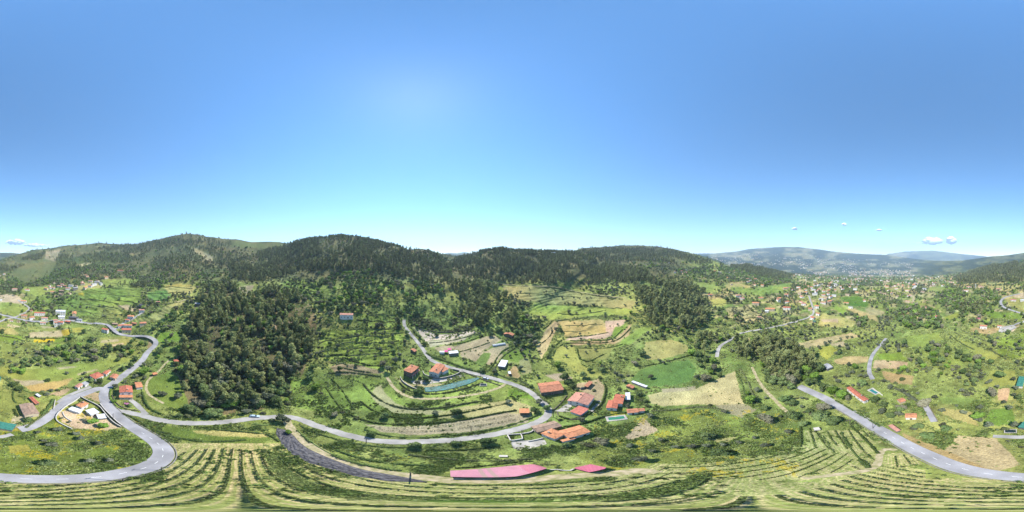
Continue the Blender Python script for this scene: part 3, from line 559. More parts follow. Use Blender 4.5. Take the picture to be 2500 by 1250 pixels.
# low stone kerb on the outside of the bend
seg = ROADW['main_road']; uu_, vv_ = to_px(seg[:,0], seg[:,1])
ob = [i for i in range(len(seg)) if np.hypot(*seg[i]) < 95]
def wall(name, label, cat, pts_w, h, t, m, group=None, kind=None, base=0.4, cap=None):
    wl = np.asarray(pts_w); n = len(wl); tt = np.gradient(wl, axis=0); tt /= np.hypot(tt[:,0], tt[:,1])[:,None]+1e-9; nr = np.c_[tt[:,1], -tt[:,0]]
    z = ground(wl[:,0], wl[:,1]); z = np.convolve(np.r_[z[0], z, z[-1]], [.25,.5,.25], 'valid')
    def ring(tk, z0, z1):
        v = []
        for i in range(n):
            a = wl[i]+nr[i]*tk/2; b = wl[i]-nr[i]*tk/2
            v += [(a[0],a[1],z0[i]),(a[0],a[1],z1[i]),(b[0],b[1],z1[i]),(b[0],b[1],z0[i])]
        f = []
        for i in range(n-1):
            for k in range(4): f.append((4*i+k, 4*i+(k+1)%4, 4*i+4+(k+1)%4, 4*i+4+k))
        f += [(3,2,1,0), (4*n-4, 4*n-3, 4*n-2, 4*n-1)]
        return v, f
    v, f = ring(t, z-base, z+h)
    o = link(name, mesh(name, v, f, [m]), label=label, category=cat, group=group, kind=kind)
    if cap:
        v, f = ring(t+0.12, z+h+0.002, z+h+0.08); link('coping', mesh('coping', v, f, [cap]), o)
    return o
def pxline(pts, it=1, step=1.0):
    w_ = np.array([at(a, b)[:2] for a, b in smooth_line(pts, it)]); sg = np.r_[0, np.cumsum(np.hypot(*np.diff(w_, axis=0).T))]
    n = max(3, int(sg[-1]/step)); s = np.linspace(0, sg[-1], n); return np.c_[np.interp(s, sg, w_[:,0]), np.interp(s, sg, w_[:,1])]
def kerb_line(u0, u1):
    wl = ROADW['main_road']; t = np.gradient(wl, axis=0); t /= np.hypot(t[:,0], t[:,1])[:,None]; p = wl+np.c_[t[:,1], -t[:,0]]*(ROADS['main_road'][1]/2+.55)
    u, v = to_px(wl[:,0], wl[:,1]); k = (v > 960)&(((u > u0)&(u < u1)) if u0 < u1 else ((u > u0)|(u < u1))); idx = np.nonzero(k)[0]; idx = idx[np.abs(idx-np.median(idx)) < 400]; return p[idx.min():idx.max()+1]
for u0, u1, lab in ((2450, 375, 'low stone kerb wall round the outside of the road bend below the vineyard'), (2010, 2449, 'low dark kerb wall between the straight road and the vineyard rows')):
    wall('kerb_wall', lab, 'kerb wall', kerb_line(u0, u1), 0.4, 0.3, MATS['kerb_stone'])
def patch(name, upper, lower, m, off=0.1, nx=None, ny=10, wrinkle=0.0, kind='structure', **props):
    def rs(pl, n):
        p = np.array(pl, float); s = np.r_[0, np.cumsum(np.hypot(*np.diff(p, axis=0).T))]; q = np.linspace(0, s[-1], n)
        return np.c_[np.interp(q, s, p[:,0]), np.interp(q, s, p[:,1])]
    A0 = np.array([at(a, b)[:2] for a, b in smooth_line(upper, 1)]); B0 = np.array([at(a, b)[:2] for a, b in smooth_line(lower, 1)])
    L = np.hypot(*np.diff(A0, axis=0).T).sum(); nx = nx or int(max(6, L/0.8)); A = rs(A0, nx); B = rs(B0, nx)
    vs = []
    for j in range(ny):
        t = j/(ny-1.0); p = A*(1-t)+B*t; z = ground(p[:,0], p[:,1])+off
        if wrinkle: z = z + wrinkle*(fbm(np.arange(nx)*0.9+j*0.35, np.full(nx, j*0.55), 3, 7)-.3)*(1.0-abs(2*t-1)**4)
        vs.append(np.c_[p, z])
    vs = np.array(vs).reshape(-1, 3); f = [(j*nx+i, j*nx+i+1, (j+1)*nx+i+1, (j+1)*nx+i) for j in range(ny-1) for i in range(nx-1)]
    n0 = len(vs); rim = list(range(nx))+[j*nx+nx-1 for j in range(1, ny)]+[(ny-1)*nx+i for i in range(nx-2, -1, -1)]+[j*nx for j in range(ny-2, 0, -1)]
    sk = vs[rim].copy(); sk[:,2] -= off+0.5; vs = np.vstack([vs, sk]); k = len(rim)
    f += [(rim[i], rim[(i+1)%k], n0+(i+1)%k, n0+i) for i in range(k)]
    me = mesh(name, vs, f, [m]); me.polygons.foreach_set('use_smooth', np.r_[np.ones((nx-1)*(ny-1), bool), np.zeros(k, bool)])
    return link(name, me, kind=kind, **props)
# paved yards
patch('concrete_yard', [(1003,930),(1030,928),(1070,922),(1100,918),(1128,915)], [(1010,938),(1040,938),(1070,934),(1100,928),(1135,918)], MATS['concrete'], ny=5)
patch('farm_yard', [(1246,1078),(1270,1076),(1300,1074),(1330,1074)], [(1254,1096),(1275,1098),(1300,1094),(1335,1084)], MATS['concrete'], ny=6)
patch('courtyard', [(1365,1000),(1376,990),(1386,985),(1395,988)], [(1352,1003),(1372,1006),(1385,1006),(1397,1004)], MATS['concrete'], ny=6)
patch('side_yard', [(1440,1003),(1452,988),(1462,977)], [(1450,1008),(1464,992),(1470,980)], MATS['concrete'], ny=4)
patch('forecourt', [(30,1018),(45,1012),(58,1016),(62,1030)], [(18,1052),(35,1047),(48,1044),(60,1040)], MATS['dirt'], ny=6)
patch('car_park', [(2440,803),(2455,797),(2475,793)], [(2436,812),(2458,812),(2482,800)], MATS['concrete'], ny=5)
patch('quarry_yard', [(1012,795),(1040,808),(1075,817),(1110,815),(1150,806)], [(1040,835),(1050,830),(1080,829),(1115,826),(1162,810)], mat('pale_soil', (214,200,180), noise=.25, nscale=.3, bump=.4, bscale=2, k=.5), ny=7)
patch('barn_apron', [(1100,1171),(1180,1172),(1262,1171),(1310,1160)], [(1100,1174),(1180,1176),(1270,1174),(1320,1164)], MATS['dirt'], ny=3, off=.12)
# weed sheeting on the banks
black = mat('black_sheeting', (48,48,56), rough=.6, spec=.3, noise=.5, nscale=1.2, bump=.6, bscale=1.6, k=.5, col2=(104,102,106))
patch('weed_sheeting', [(676,1045),(700,1050),(716,1062),(735,1084),(762,1101),(826,1127),(885,1147),(950,1158),(1000,1167),(1044,1176)], [(674,1060),(684,1074),(688,1086),(702,1096),(709,1108),(732,1116),(751,1130),(780,1136),(811,1149),(835,1152),(870,1164),(905,1167),(944,1175),(985,1176),(1040,1178)], black, off=.18, ny=22, nx=130, wrinkle=1.1,
      kind='thing', label='black weed sheeting stretched along the bank beside the curving farm track', category='ground sheet')
teal = mat('teal_netting', (70,150,150), rough=.6, noise=.75, nscale=1.1, k=.42, col2=(84,104,88), bump=.4, bscale=2)
patch('shade_netting', [(1035,947),(1078,943),(1126,930),(1168,922)], [(1038,957),(1070,956),(1110,948),(1150,936),(1171,925)], teal, off=.5, ny=10, wrinkle=.5, kind='thing', label='turquoise netting laid over the long bank below the concrete garden wall', category='netting')
# ------------------------------------------------------------------ buildings
WALLC = {'white':mat('white_render', (236,232,224), noise=.12, nscale=.5, bump=.05, k=.72), 'cream':mat('cream_render', (226,210,180), noise=.12, nscale=.5, k=.6), 'stone':mat('granite_wall', (150,140,124), noise=.45, nscale=1.6, bump=.7, bscale=3, k=.45), 'grey':mat('grey_block', (156,152,146), noise=.25, nscale=.7, k=.5), 'pinkish':mat('pink_render', (220,180,160), noise=.15, nscale=.5, k=.55),'dark':mat('dark_boards', (92,84,76), noise=.3, nscale=2, k=.5)}  # the dark entry is plain dark brown boarding
ROOFC = {'orange':roof_mat('orange_tiles', (226,152,108)), 'red':roof_mat('red_tiles', (208,122,94)), 'terra':roof_mat('terracotta_tiles', (210,140,106)), 'pink':roof_mat('faded_pink_tiles', (212,152,130)), 'brown':roof_mat('old_brown_tiles', (180,150,128)), 'grey':roof_mat('fibre_cement', (186,184,186)), 'white':roof_mat('white_sheet_roof', (226,226,230), .6), 'slate':roof_mat('dark_slate', (96,96,102)), 'crimson':roof_mat('crimson_sheet', (214,116,136)), 'salmon':roof_mat('salmon_sheet', (214,126,108)),'teal':roof_mat('teal_sheet', (70,140,122))}
glass = mat('window_glass', (60,72,86), rough=.15, spec=.6, k=.5); frame_m = mat('window_frame_paint', (222,220,214), k=.6); door_m = mat('door_wood', (110,74,52), k=.5)
chim_m = mat('chimney_render', (196,178,160), noise=.2, nscale=2, k=.5)
HOUSES = []; FOOT = []
GR = {'win':{}, 'pane':None}
def house(name, label, ctr, ax, L, W, h, roof, rc, wc, cat='house', group=None, base=None, chimney=0, windows=True, pitch=0.30, storeys=None, over=0.35, balcony=False):
    ctr = np.asarray(ctr, float); ax = np.asarray(ax, float); ax = ax/np.linalg.norm(ax); ay = np.array([-ax[1], ax[0]]); rz = math.atan2(ax[1], ax[0])
    cs = [ctr+ax*a*L/2+ay*b*W/2 for a in (-1,1) for b in (-1,1)]; zs = [float(ground(c[0], c[1])) for c in cs]
    z0 = base if base is not None else sum(zs)/4; dig = max(0.4, z0-min(zs)+0.3); h = max(h, max(zs)-z0+2.0) if base is None else h
    FOOT.append((ctr[0], ctr[1], ax, L/2+1, W/2+1))
    R0 = np.hypot(*ctr)
    e = link(name, None, loc=(ctr[0], ctr[1], z0), rz=rz, label=label, category=cat, group=group)
    lx, ly = L/2-over, W/2-over; b = Builder(); rise = pitch*W/2
    gable = roof == 'gable'
    # walls, with gable peaks
    v = [(-lx,-ly,-dig),(lx,-ly,-dig),(lx,ly,-dig),(-lx,ly,-dig),(-lx,-ly,h),(lx,-ly,h),(lx,ly,h),(-lx,ly,h)]
    f = [(0,1,5,4),(1,2,6,5),(2,3,7,6),(3,0,4,7)]
    if gable:
        v += [(-lx,0,h+pitch*ly),(lx,0,h+pitch*ly)]; f += [(4,7,8),(5,9,6)]
    if roof == 'shed':
        r1 = pitch*0.6*W; v = v[:6]+[(lx,ly,h+r1*0.93),(-lx,ly,h+r1*0.93)]
    f.append((4,5,6,7))
    link('wall', mesh('wall', v, f, [WALLC[wc]]), e)
    t = 0.16; X, Y = L/2, W/2; b = Builder()
    if gable:
        zr = h+pitch*W/2+t; ze = h-pitch*over+t
        ze = zr-pitch*Y
        b.slab([(-X,-Y,ze),(X,-Y,ze),(X,0,zr),(-X,0,zr)], t); b.slab([(-X,0,zr),(X,0,zr),(X,Y,ze),(-X,Y,ze)], t)
    elif roof == 'hip':
        zr = h+pitch*Y+t; ze = zr-pitch*Y; rx = max(0.2, X-Y)
        A, B_ = (-rx,0,zr), (rx,0,zr)
        b.slab([(-X,-Y,ze),(X,-Y,ze),B_,A], t); b.slab([(X,Y,ze),(-X,Y,ze),A,B_], t); b.slab([(X,-Y,ze),(X,Y,ze),B_], t); b.slab([(-X,Y,ze),(-X,-Y,ze),A], t)
    elif roof == 'shed':
        r1 = pitch*0.6*W; b.slab([(-X,-Y,h+t),(X,-Y,h+t),(X,Y,h+t+r1),(-X,Y,h+t+r1)], t); zr = h+t+r1
    else:
        b.slab([(-X,-Y,h+t+.02),(X,-Y,h+t+.02),(X,Y,h+t+.1),(-X,Y,h+t+.1)], t+.02); zr = h+t
    ro = link('roof', b.mesh('roof', ROOFC[rc]), e)
    if R0 < 150 and roof in ('gable','hip'):
        rb = Builder(); rx = X-.05 if gable else max(.2, X-Y); rb.tube((-rx,0,zr+.02),(rx,0,zr+.02), .13, n=5)
        if not gable:
            for sx in (-1,1):
                for sy in (-1,1): rb.tube((sx*rx,0,zr+.02),(sx*(X-.1),sy*(Y-.1),ze+.06), .11, n=5)
        link('ridge_tiles', rb.mesh('ridge_tiles', ROOFC[rc]), ro)
    if chimney:
        cb = Builder(); cx_, cy_ = L*.22, W*.12; cz = h; cb.box(cx_-.35, cy_-.3, cz, cx_+.35, cy_+.3, zr+.9); cb.box(cx_-.45, cy_-.4, zr+.902, cx_+.45, cy_+.4, zr+1.05)
        link('chimney', cb.mesh('chimney', chim_m), ro)
    if windows and R0 < 420:
        nst = storeys or (2 if h > 4.6 else 1)
        for s_ in range(nst):
            zc = 0.95+s_*2.75
            if zc+1.1 > h: continue
            for side in range(4):
                ln = (lx if side % 2 == 0 else ly)*2; nw = max(1, int(ln/3.4))
                for k in range(nw):
                    px_ = -ln/2 + ln*(k+.5)/nw; door = (s_ == 0 and k == nw//2 and side == 0)
                    ww, wh, wz = (1.0, 2.05, 0.02) if door else (1.0, 1.1, zc)
                    key = 'door' if door else 'window'
                    if key not in GR['win']:
                        fb = Builder(); z2 = wh
                        fb.box(-ww/2-.08, -.04, 0, -ww/2, .02, z2); fb.box(ww/2, -.04, 0, ww/2+.08, .02, z2); fb.box(-ww/2-.08, -.04, z2, ww/2+.08, .02, z2+.08); fb.box(-ww/2-.12, -.1, -.08, ww/2+.12, .02, 0)
                        GR['win'][key] = fb.mesh(key, frame_m)
                        pb = Builder(); pb.box(-ww/2, -.025, 0.002, ww/2, .015, z2-.002); GR['win'][key+'p'] = pb.mesh('pane' if not door else 'door_leaf', glass if not door else door_m)
                    ang = [0, math.pi/2, math.pi, -math.pi/2][side]; dd_ = (ly if side % 2 == 0 else lx)+.03
                    # outward direction of each side
                    ox, oy = [(0,-1),(1,0),(0,1),(-1,0)][side]; tx, ty = [(1,0),(0,1),(-1,0),(0,-1)][side]
                    wo_ = link(key, GR['win'][key], e, (ox*dd_+tx*px_, oy*dd_+ty*px_, wz)); wo_.rotation_euler = (0, 0, ang)
                    link('pane' if not door else 'door_leaf', GR['win'][key+'p'], wo_)
    if balcony:
        bb = Builder(); bb.box(-lx-.1, -ly-1.3, 2.72, lx+.1, -ly-.02, 2.9); link('balcony', bb.mesh('balcony', WALLC['pinkish']), e)
        rr_ = Builder()
        for k in range(int(2*lx/1.4)+1): x_ = -lx+k*1.4; rr_.box(x_-.05, -ly-1.28, 2.902, x_+.05, -ly-1.18, 3.7)
        rr_.box(-lx-.08, -ly-1.3, 3.7, lx+.08, -ly-1.16, 3.8); link('railing', rr_.mesh('railing', mat('rail_red', (170,84,70), k=.5)), e)
        for k in range(4): pb_ = Builder(); x_ = -lx+.2+k*(2*lx-.4)/3; pb_.box(x_-.15, -ly-1.25, -dig, x_+.15, -ly-.98, 2.718); link('pillar', pb_.mesh('pillar', WALLC['white']), e)
    HOUSES.append((R0, label, ctr)); return e
def house3(name, label, P0, P1, P2, h, roof, rc, wc, **k):
    a = [at(u, v, h)[:2] for u, v in (P0, P1, P2)]
    ax = a[1]-a[0]; L = np.linalg.norm(ax); ax = ax/L; w = a[2]-a[1]; ay = np.array([-ax[1], ax[0]]); W = float(abs(w@ay)); sgn = 1 if w@ay > 0 else -1
    ctr = (a[0]+a[1])/2 + ay*sgn*W/2
    if roof == 'hip' and W > L: ax = ay; L, W = W, L
    return house(name, label, ctr, ax, max(L, 1.8), max(W, 1.6), h, roof, rc, wc, **k)
def house1(name, label, u, v, wpx, ratio, yaw, h, roof, rc, wc, **k):
    p = at(u, v); R0 = np.hypot(p[0], p[1]); L = wpx*PX*R0; th = (u-1250)*PX + math.pi/2 + yaw*D2R
    return house(name, label, p[:2], (math.sin(th), math.cos(th)), L, L*ratio, h, roof, rc, wc, **k)
H3 = [
 ('barn','long brown tiled barn standing beside the small red roofed shed',(46,988),(59,1015),(96,1008),4.2,'gable','brown','cream',dict(cat='barn')),
 ('shed','small red roofed shed beside the big brown barn',(80,968),(97,984),(90,990),2.6,'gable','red','stone',dict(cat='shed',windows=False)),
 ('villa','white house with bright orange hip roof inside the white walled plot',(184,989),(203,979),(218,985),5.0,'hip','orange','white',dict(chimney=1)),
 ('carport','narrow white roofed lean-to in front of the orange roofed villa',(176,992.5),(203,1001),(192,1007.6),2.8,'flat','white','white',dict(cat='carport',windows=False)),
 ('annex','square white sheet roof building right of the orange roofed villa',(208,1002),(229,996),(236,1009),3.2,'flat','white','white',dict(cat='outbuilding')),
 ('canopy','low white metal canopy beside the dark ramp wall',(235,1012),(255,1010),(264,1020),2.6,'flat','white','grey',dict(cat='canopy',windows=False)),
 ('garage','pinkish red roofed garage left of the road junction',(181,943),(194,935),(202,940),3.0,'gable','pink','white',dict(cat='garage')),
 ('store','pale sheet roofed store attached right of the pink garage',(198,935.6),(208,931),(222,934),3.0,'flat','grey','white',dict(cat='outbuilding',windows=False)),
 ('bungalow','wide bungalow with faded red hip roof above the road junction',(217.6,916.4),(239,907.6),(250,918),3.6,'hip','red','white',dict()),
 ('wing','red roofed wing joined to the right of the wide bungalow',(249,911.6),(257,904.4),(263,911.6),3.4,'gable','red','white',dict(cat='house wing')),
 ('shed','little red roofed shed behind the wide bungalow',(259,905),(267,902),(270,906),2.6,'gable','terra','white',dict(cat='shed',windows=False)),
 ('cottage','orange red roofed cottage standing at the edge of the main road',(266.4,921),(276,912),(290,916.4),3.2,'gable','terra','cream',dict()),
 ('house','two storey house with big red gabled roof facing the road bend',(291,943),(291,959),(325,959.5),6.0,'gable','red','white',dict(chimney=1)),
 ('porch','long orange lean-to roof in front of the red gabled house',(324.8,971.6),(290.4,971.6),(290.8,964.4),3.0,'shed','orange','cream',dict(cat='porch')),
 ('shed','orange roofed annex behind the red gabled house',(328,934),(344,932.4),(340,946),3.0,'gable','orange','white',dict(cat='shed',windows=False)),
 ('house','single storey house with orange and pale tiled roof inside curved concrete wall',(1065,885),(1046,908),(1072,912.4),4.4,'gable','terra','white',dict(chimney=1)),
 ('wing','terracotta lean-to wing on the right of the orange tiled house',(1084.4,894.8),(1096.4,902.8),(1087,914),3.2,'shed','terra','white',dict(cat='house wing',windows=False)),
 ('house','two storey terracotta house with red balcony and stone arcade',(984,904),(1004,887),(1031,888),6.0,'hip','terra','stone',dict(chimney=1,balcony=True)),
 ('farmhouse','long terracotta roofed farmhouse below the rubble heap',(1312,936),(1363,929.6),(1379,951),4.6,'gable','terra','stone',dict()),
 ('house','large faded red gabled house behind the curved hedge',(1384,978),(1406,957),(1451,969),5.0,'gable','pink','white',dict(chimney=1)),
 ('garage','square salmon sheet roof in front of the large gabled house',(1391,1004.8),(1412.8,990.4),(1439,997.6),3.0,'flat','salmon','white',dict(cat='garage',windows=False)),
 ('shed','narrow red roofed shed behind the parked dark car',(1425.6,943),(1438.4,930.4),(1449.6,930.4),2.8,'shed','terra','stone',dict(cat='shed',windows=False)),
 ('hut','small flat orange roofed hut alone in the vineyard',(1293,1009.6),(1268,1010),(1268,997.6),2.8,'shed','orange','stone',dict(cat='hut',windows=False)),
 ('farmhouse','old farmhouse with weathered brown tiles at the road fork',(1295,1041),(1353,1027),(1369,1041),3.6,'gable','brown','stone',dict()),
 ('farmhouse','orange hip roofed block of the main farmhouse beside the paved yard',(1319,1058),(1347,1046),(1372,1064),4.5,'hip','orange','white',dict(chimney=1)),
 ('farmhouse','long orange roofed wing of the main farmhouse stretching right',(1362,1052),(1414.4,1038),(1441,1054.5),4.3,'gable','orange','white',dict(cat='house wing')),
 ('porch','narrow orange lean-to along the front of the farmhouse wing',(1406,1071),(1374,1079),(1372.8,1073),3.0,'shed','orange','white',dict(cat='porch',windows=False)),
 ('house','red roofed house with stepped gables left of the white canopies',(1503,962),(1527,964),(1523,987),4.2,'gable','red','white',dict(chimney=1)),
 ('wing','red tiled lower wing of the stepped house nearest the hedge',(1479,996),(1485,977),(1510,981),3.6,'gable','red','white',dict(cat='house wing')),
 ('shed','low terracotta roofed outhouse along the lane by the pool',(1528.8,999),(1556,996.8),(1560,1006.4),3.0,'gable','terra','white',dict(cat='shed')),
 ('shed','short terracotta roofed end shed beside the low outhouse',(1558,997.6),(1572.8,996.5),(1577,1003),3.0,'gable','terra','white',dict(cat='shed',windows=False)),
 ('canopy','white flat canopy right behind the stepped red house',(1527,958.4),(1538.4,958.4),(1538.4,976),3.0,'flat','white','grey',dict(cat='canopy',windows=False)),
 ('canopy','long narrow white canopy beside the bright green meadow',(1545.6,929),(1581.6,942.4),(1577,945.6),2.6,'flat','white','grey',dict(cat='canopy',windows=False)),
 ('shed','small red roofed shed at the left end of the long white canopy',(1527,942.4),(1534.4,937.6),(1545,948),2.6,'gable','terra','stone',dict(cat='shed',windows=False)),
 ('shed','pale sheet roofed shed above the road in the small plots',(1215,894),(1224,878),(1240.8,879.6),2.8,'flat','white','grey',dict(cat='shed',windows=False)),
 ('hut','orange red roofed hut at the top of the ploughed plot',(1228.8,814.8),(1233.6,808.4),(1257.6,814),3.0,'gable','terra','stone',dict(cat='hut',windows=False)),
 ('hut','tiny red roofed hut left of the palm by the lane',(1000.8,853),(1008,850),(1015,858),2.8,'gable','terra','stone',dict(cat='hut',windows=False)),
 ('villa','long red roofed house beside the turquoise pool below the lane',(2066,947),(2109,980),(2118,973),3.6,'gable','red','white',dict(chimney=1)),
 ('hut','small terracotta roofed hut among the garden shrubs',(2188.4,975.8),(2203,971),(2213,978),2.6,'gable','terra','cream',dict(cat='hut',windows=False)),
 ('cottage','white cottage with bright orange roof beside the short grey lane',(2210,1009),(2238,1009),(2238,1020),3.2,'gable','orange','white',dict()),
 ('shed','flat pinkish roofed store right beside the straight road',(2167.6,1038.8),(2178.8,1036),(2203,1050),2.6,'flat','pink','grey',dict(cat='shed',windows=False)),
 ('barn','grey sheet roofed barn at the edge of the wood',(2006,891.6),(2020,887),(2034,896),3.2,'gable','grey','grey',dict(cat='barn',windows=False)),
 ('shelter','teal green and red sheet roofed shelter beside the forecourt',(2484.5,1043),(2499,1029),(2536,1043),3.0,'flat','teal','grey',dict(cat='shelter',windows=False)),
 ('shelter','teal sheet roofed shelter in the orchard at the far right',(2488,919),(2503,920),(2503,944),3.0,'flat','teal','white',dict(cat='shelter',windows=False)),
 ('shed','tiny white roofed shed above the red roofed shed',(86,963),(91,961),(99.5,967),2.2,'flat','white','grey',dict(cat='shed',windows=False)),
 ('garage','dark red roofed garage at the edge of the eucalyptus wood',(422,879),(433,876),(440,881),2.8,'gable','red','stone',dict(cat='garage',windows=False)),
 ('hut','small orange roofed hut where the meadow track begins',(370,911),(381,908),(384,913),2.4,'gable','orange','stone',dict(cat='hut',windows=False)),
]
for nm, lab, a, b, c, h, rf, rc, wc, kw in H3: house3(nm, lab, a, b, c, h, rf, rc, wc, **kw)
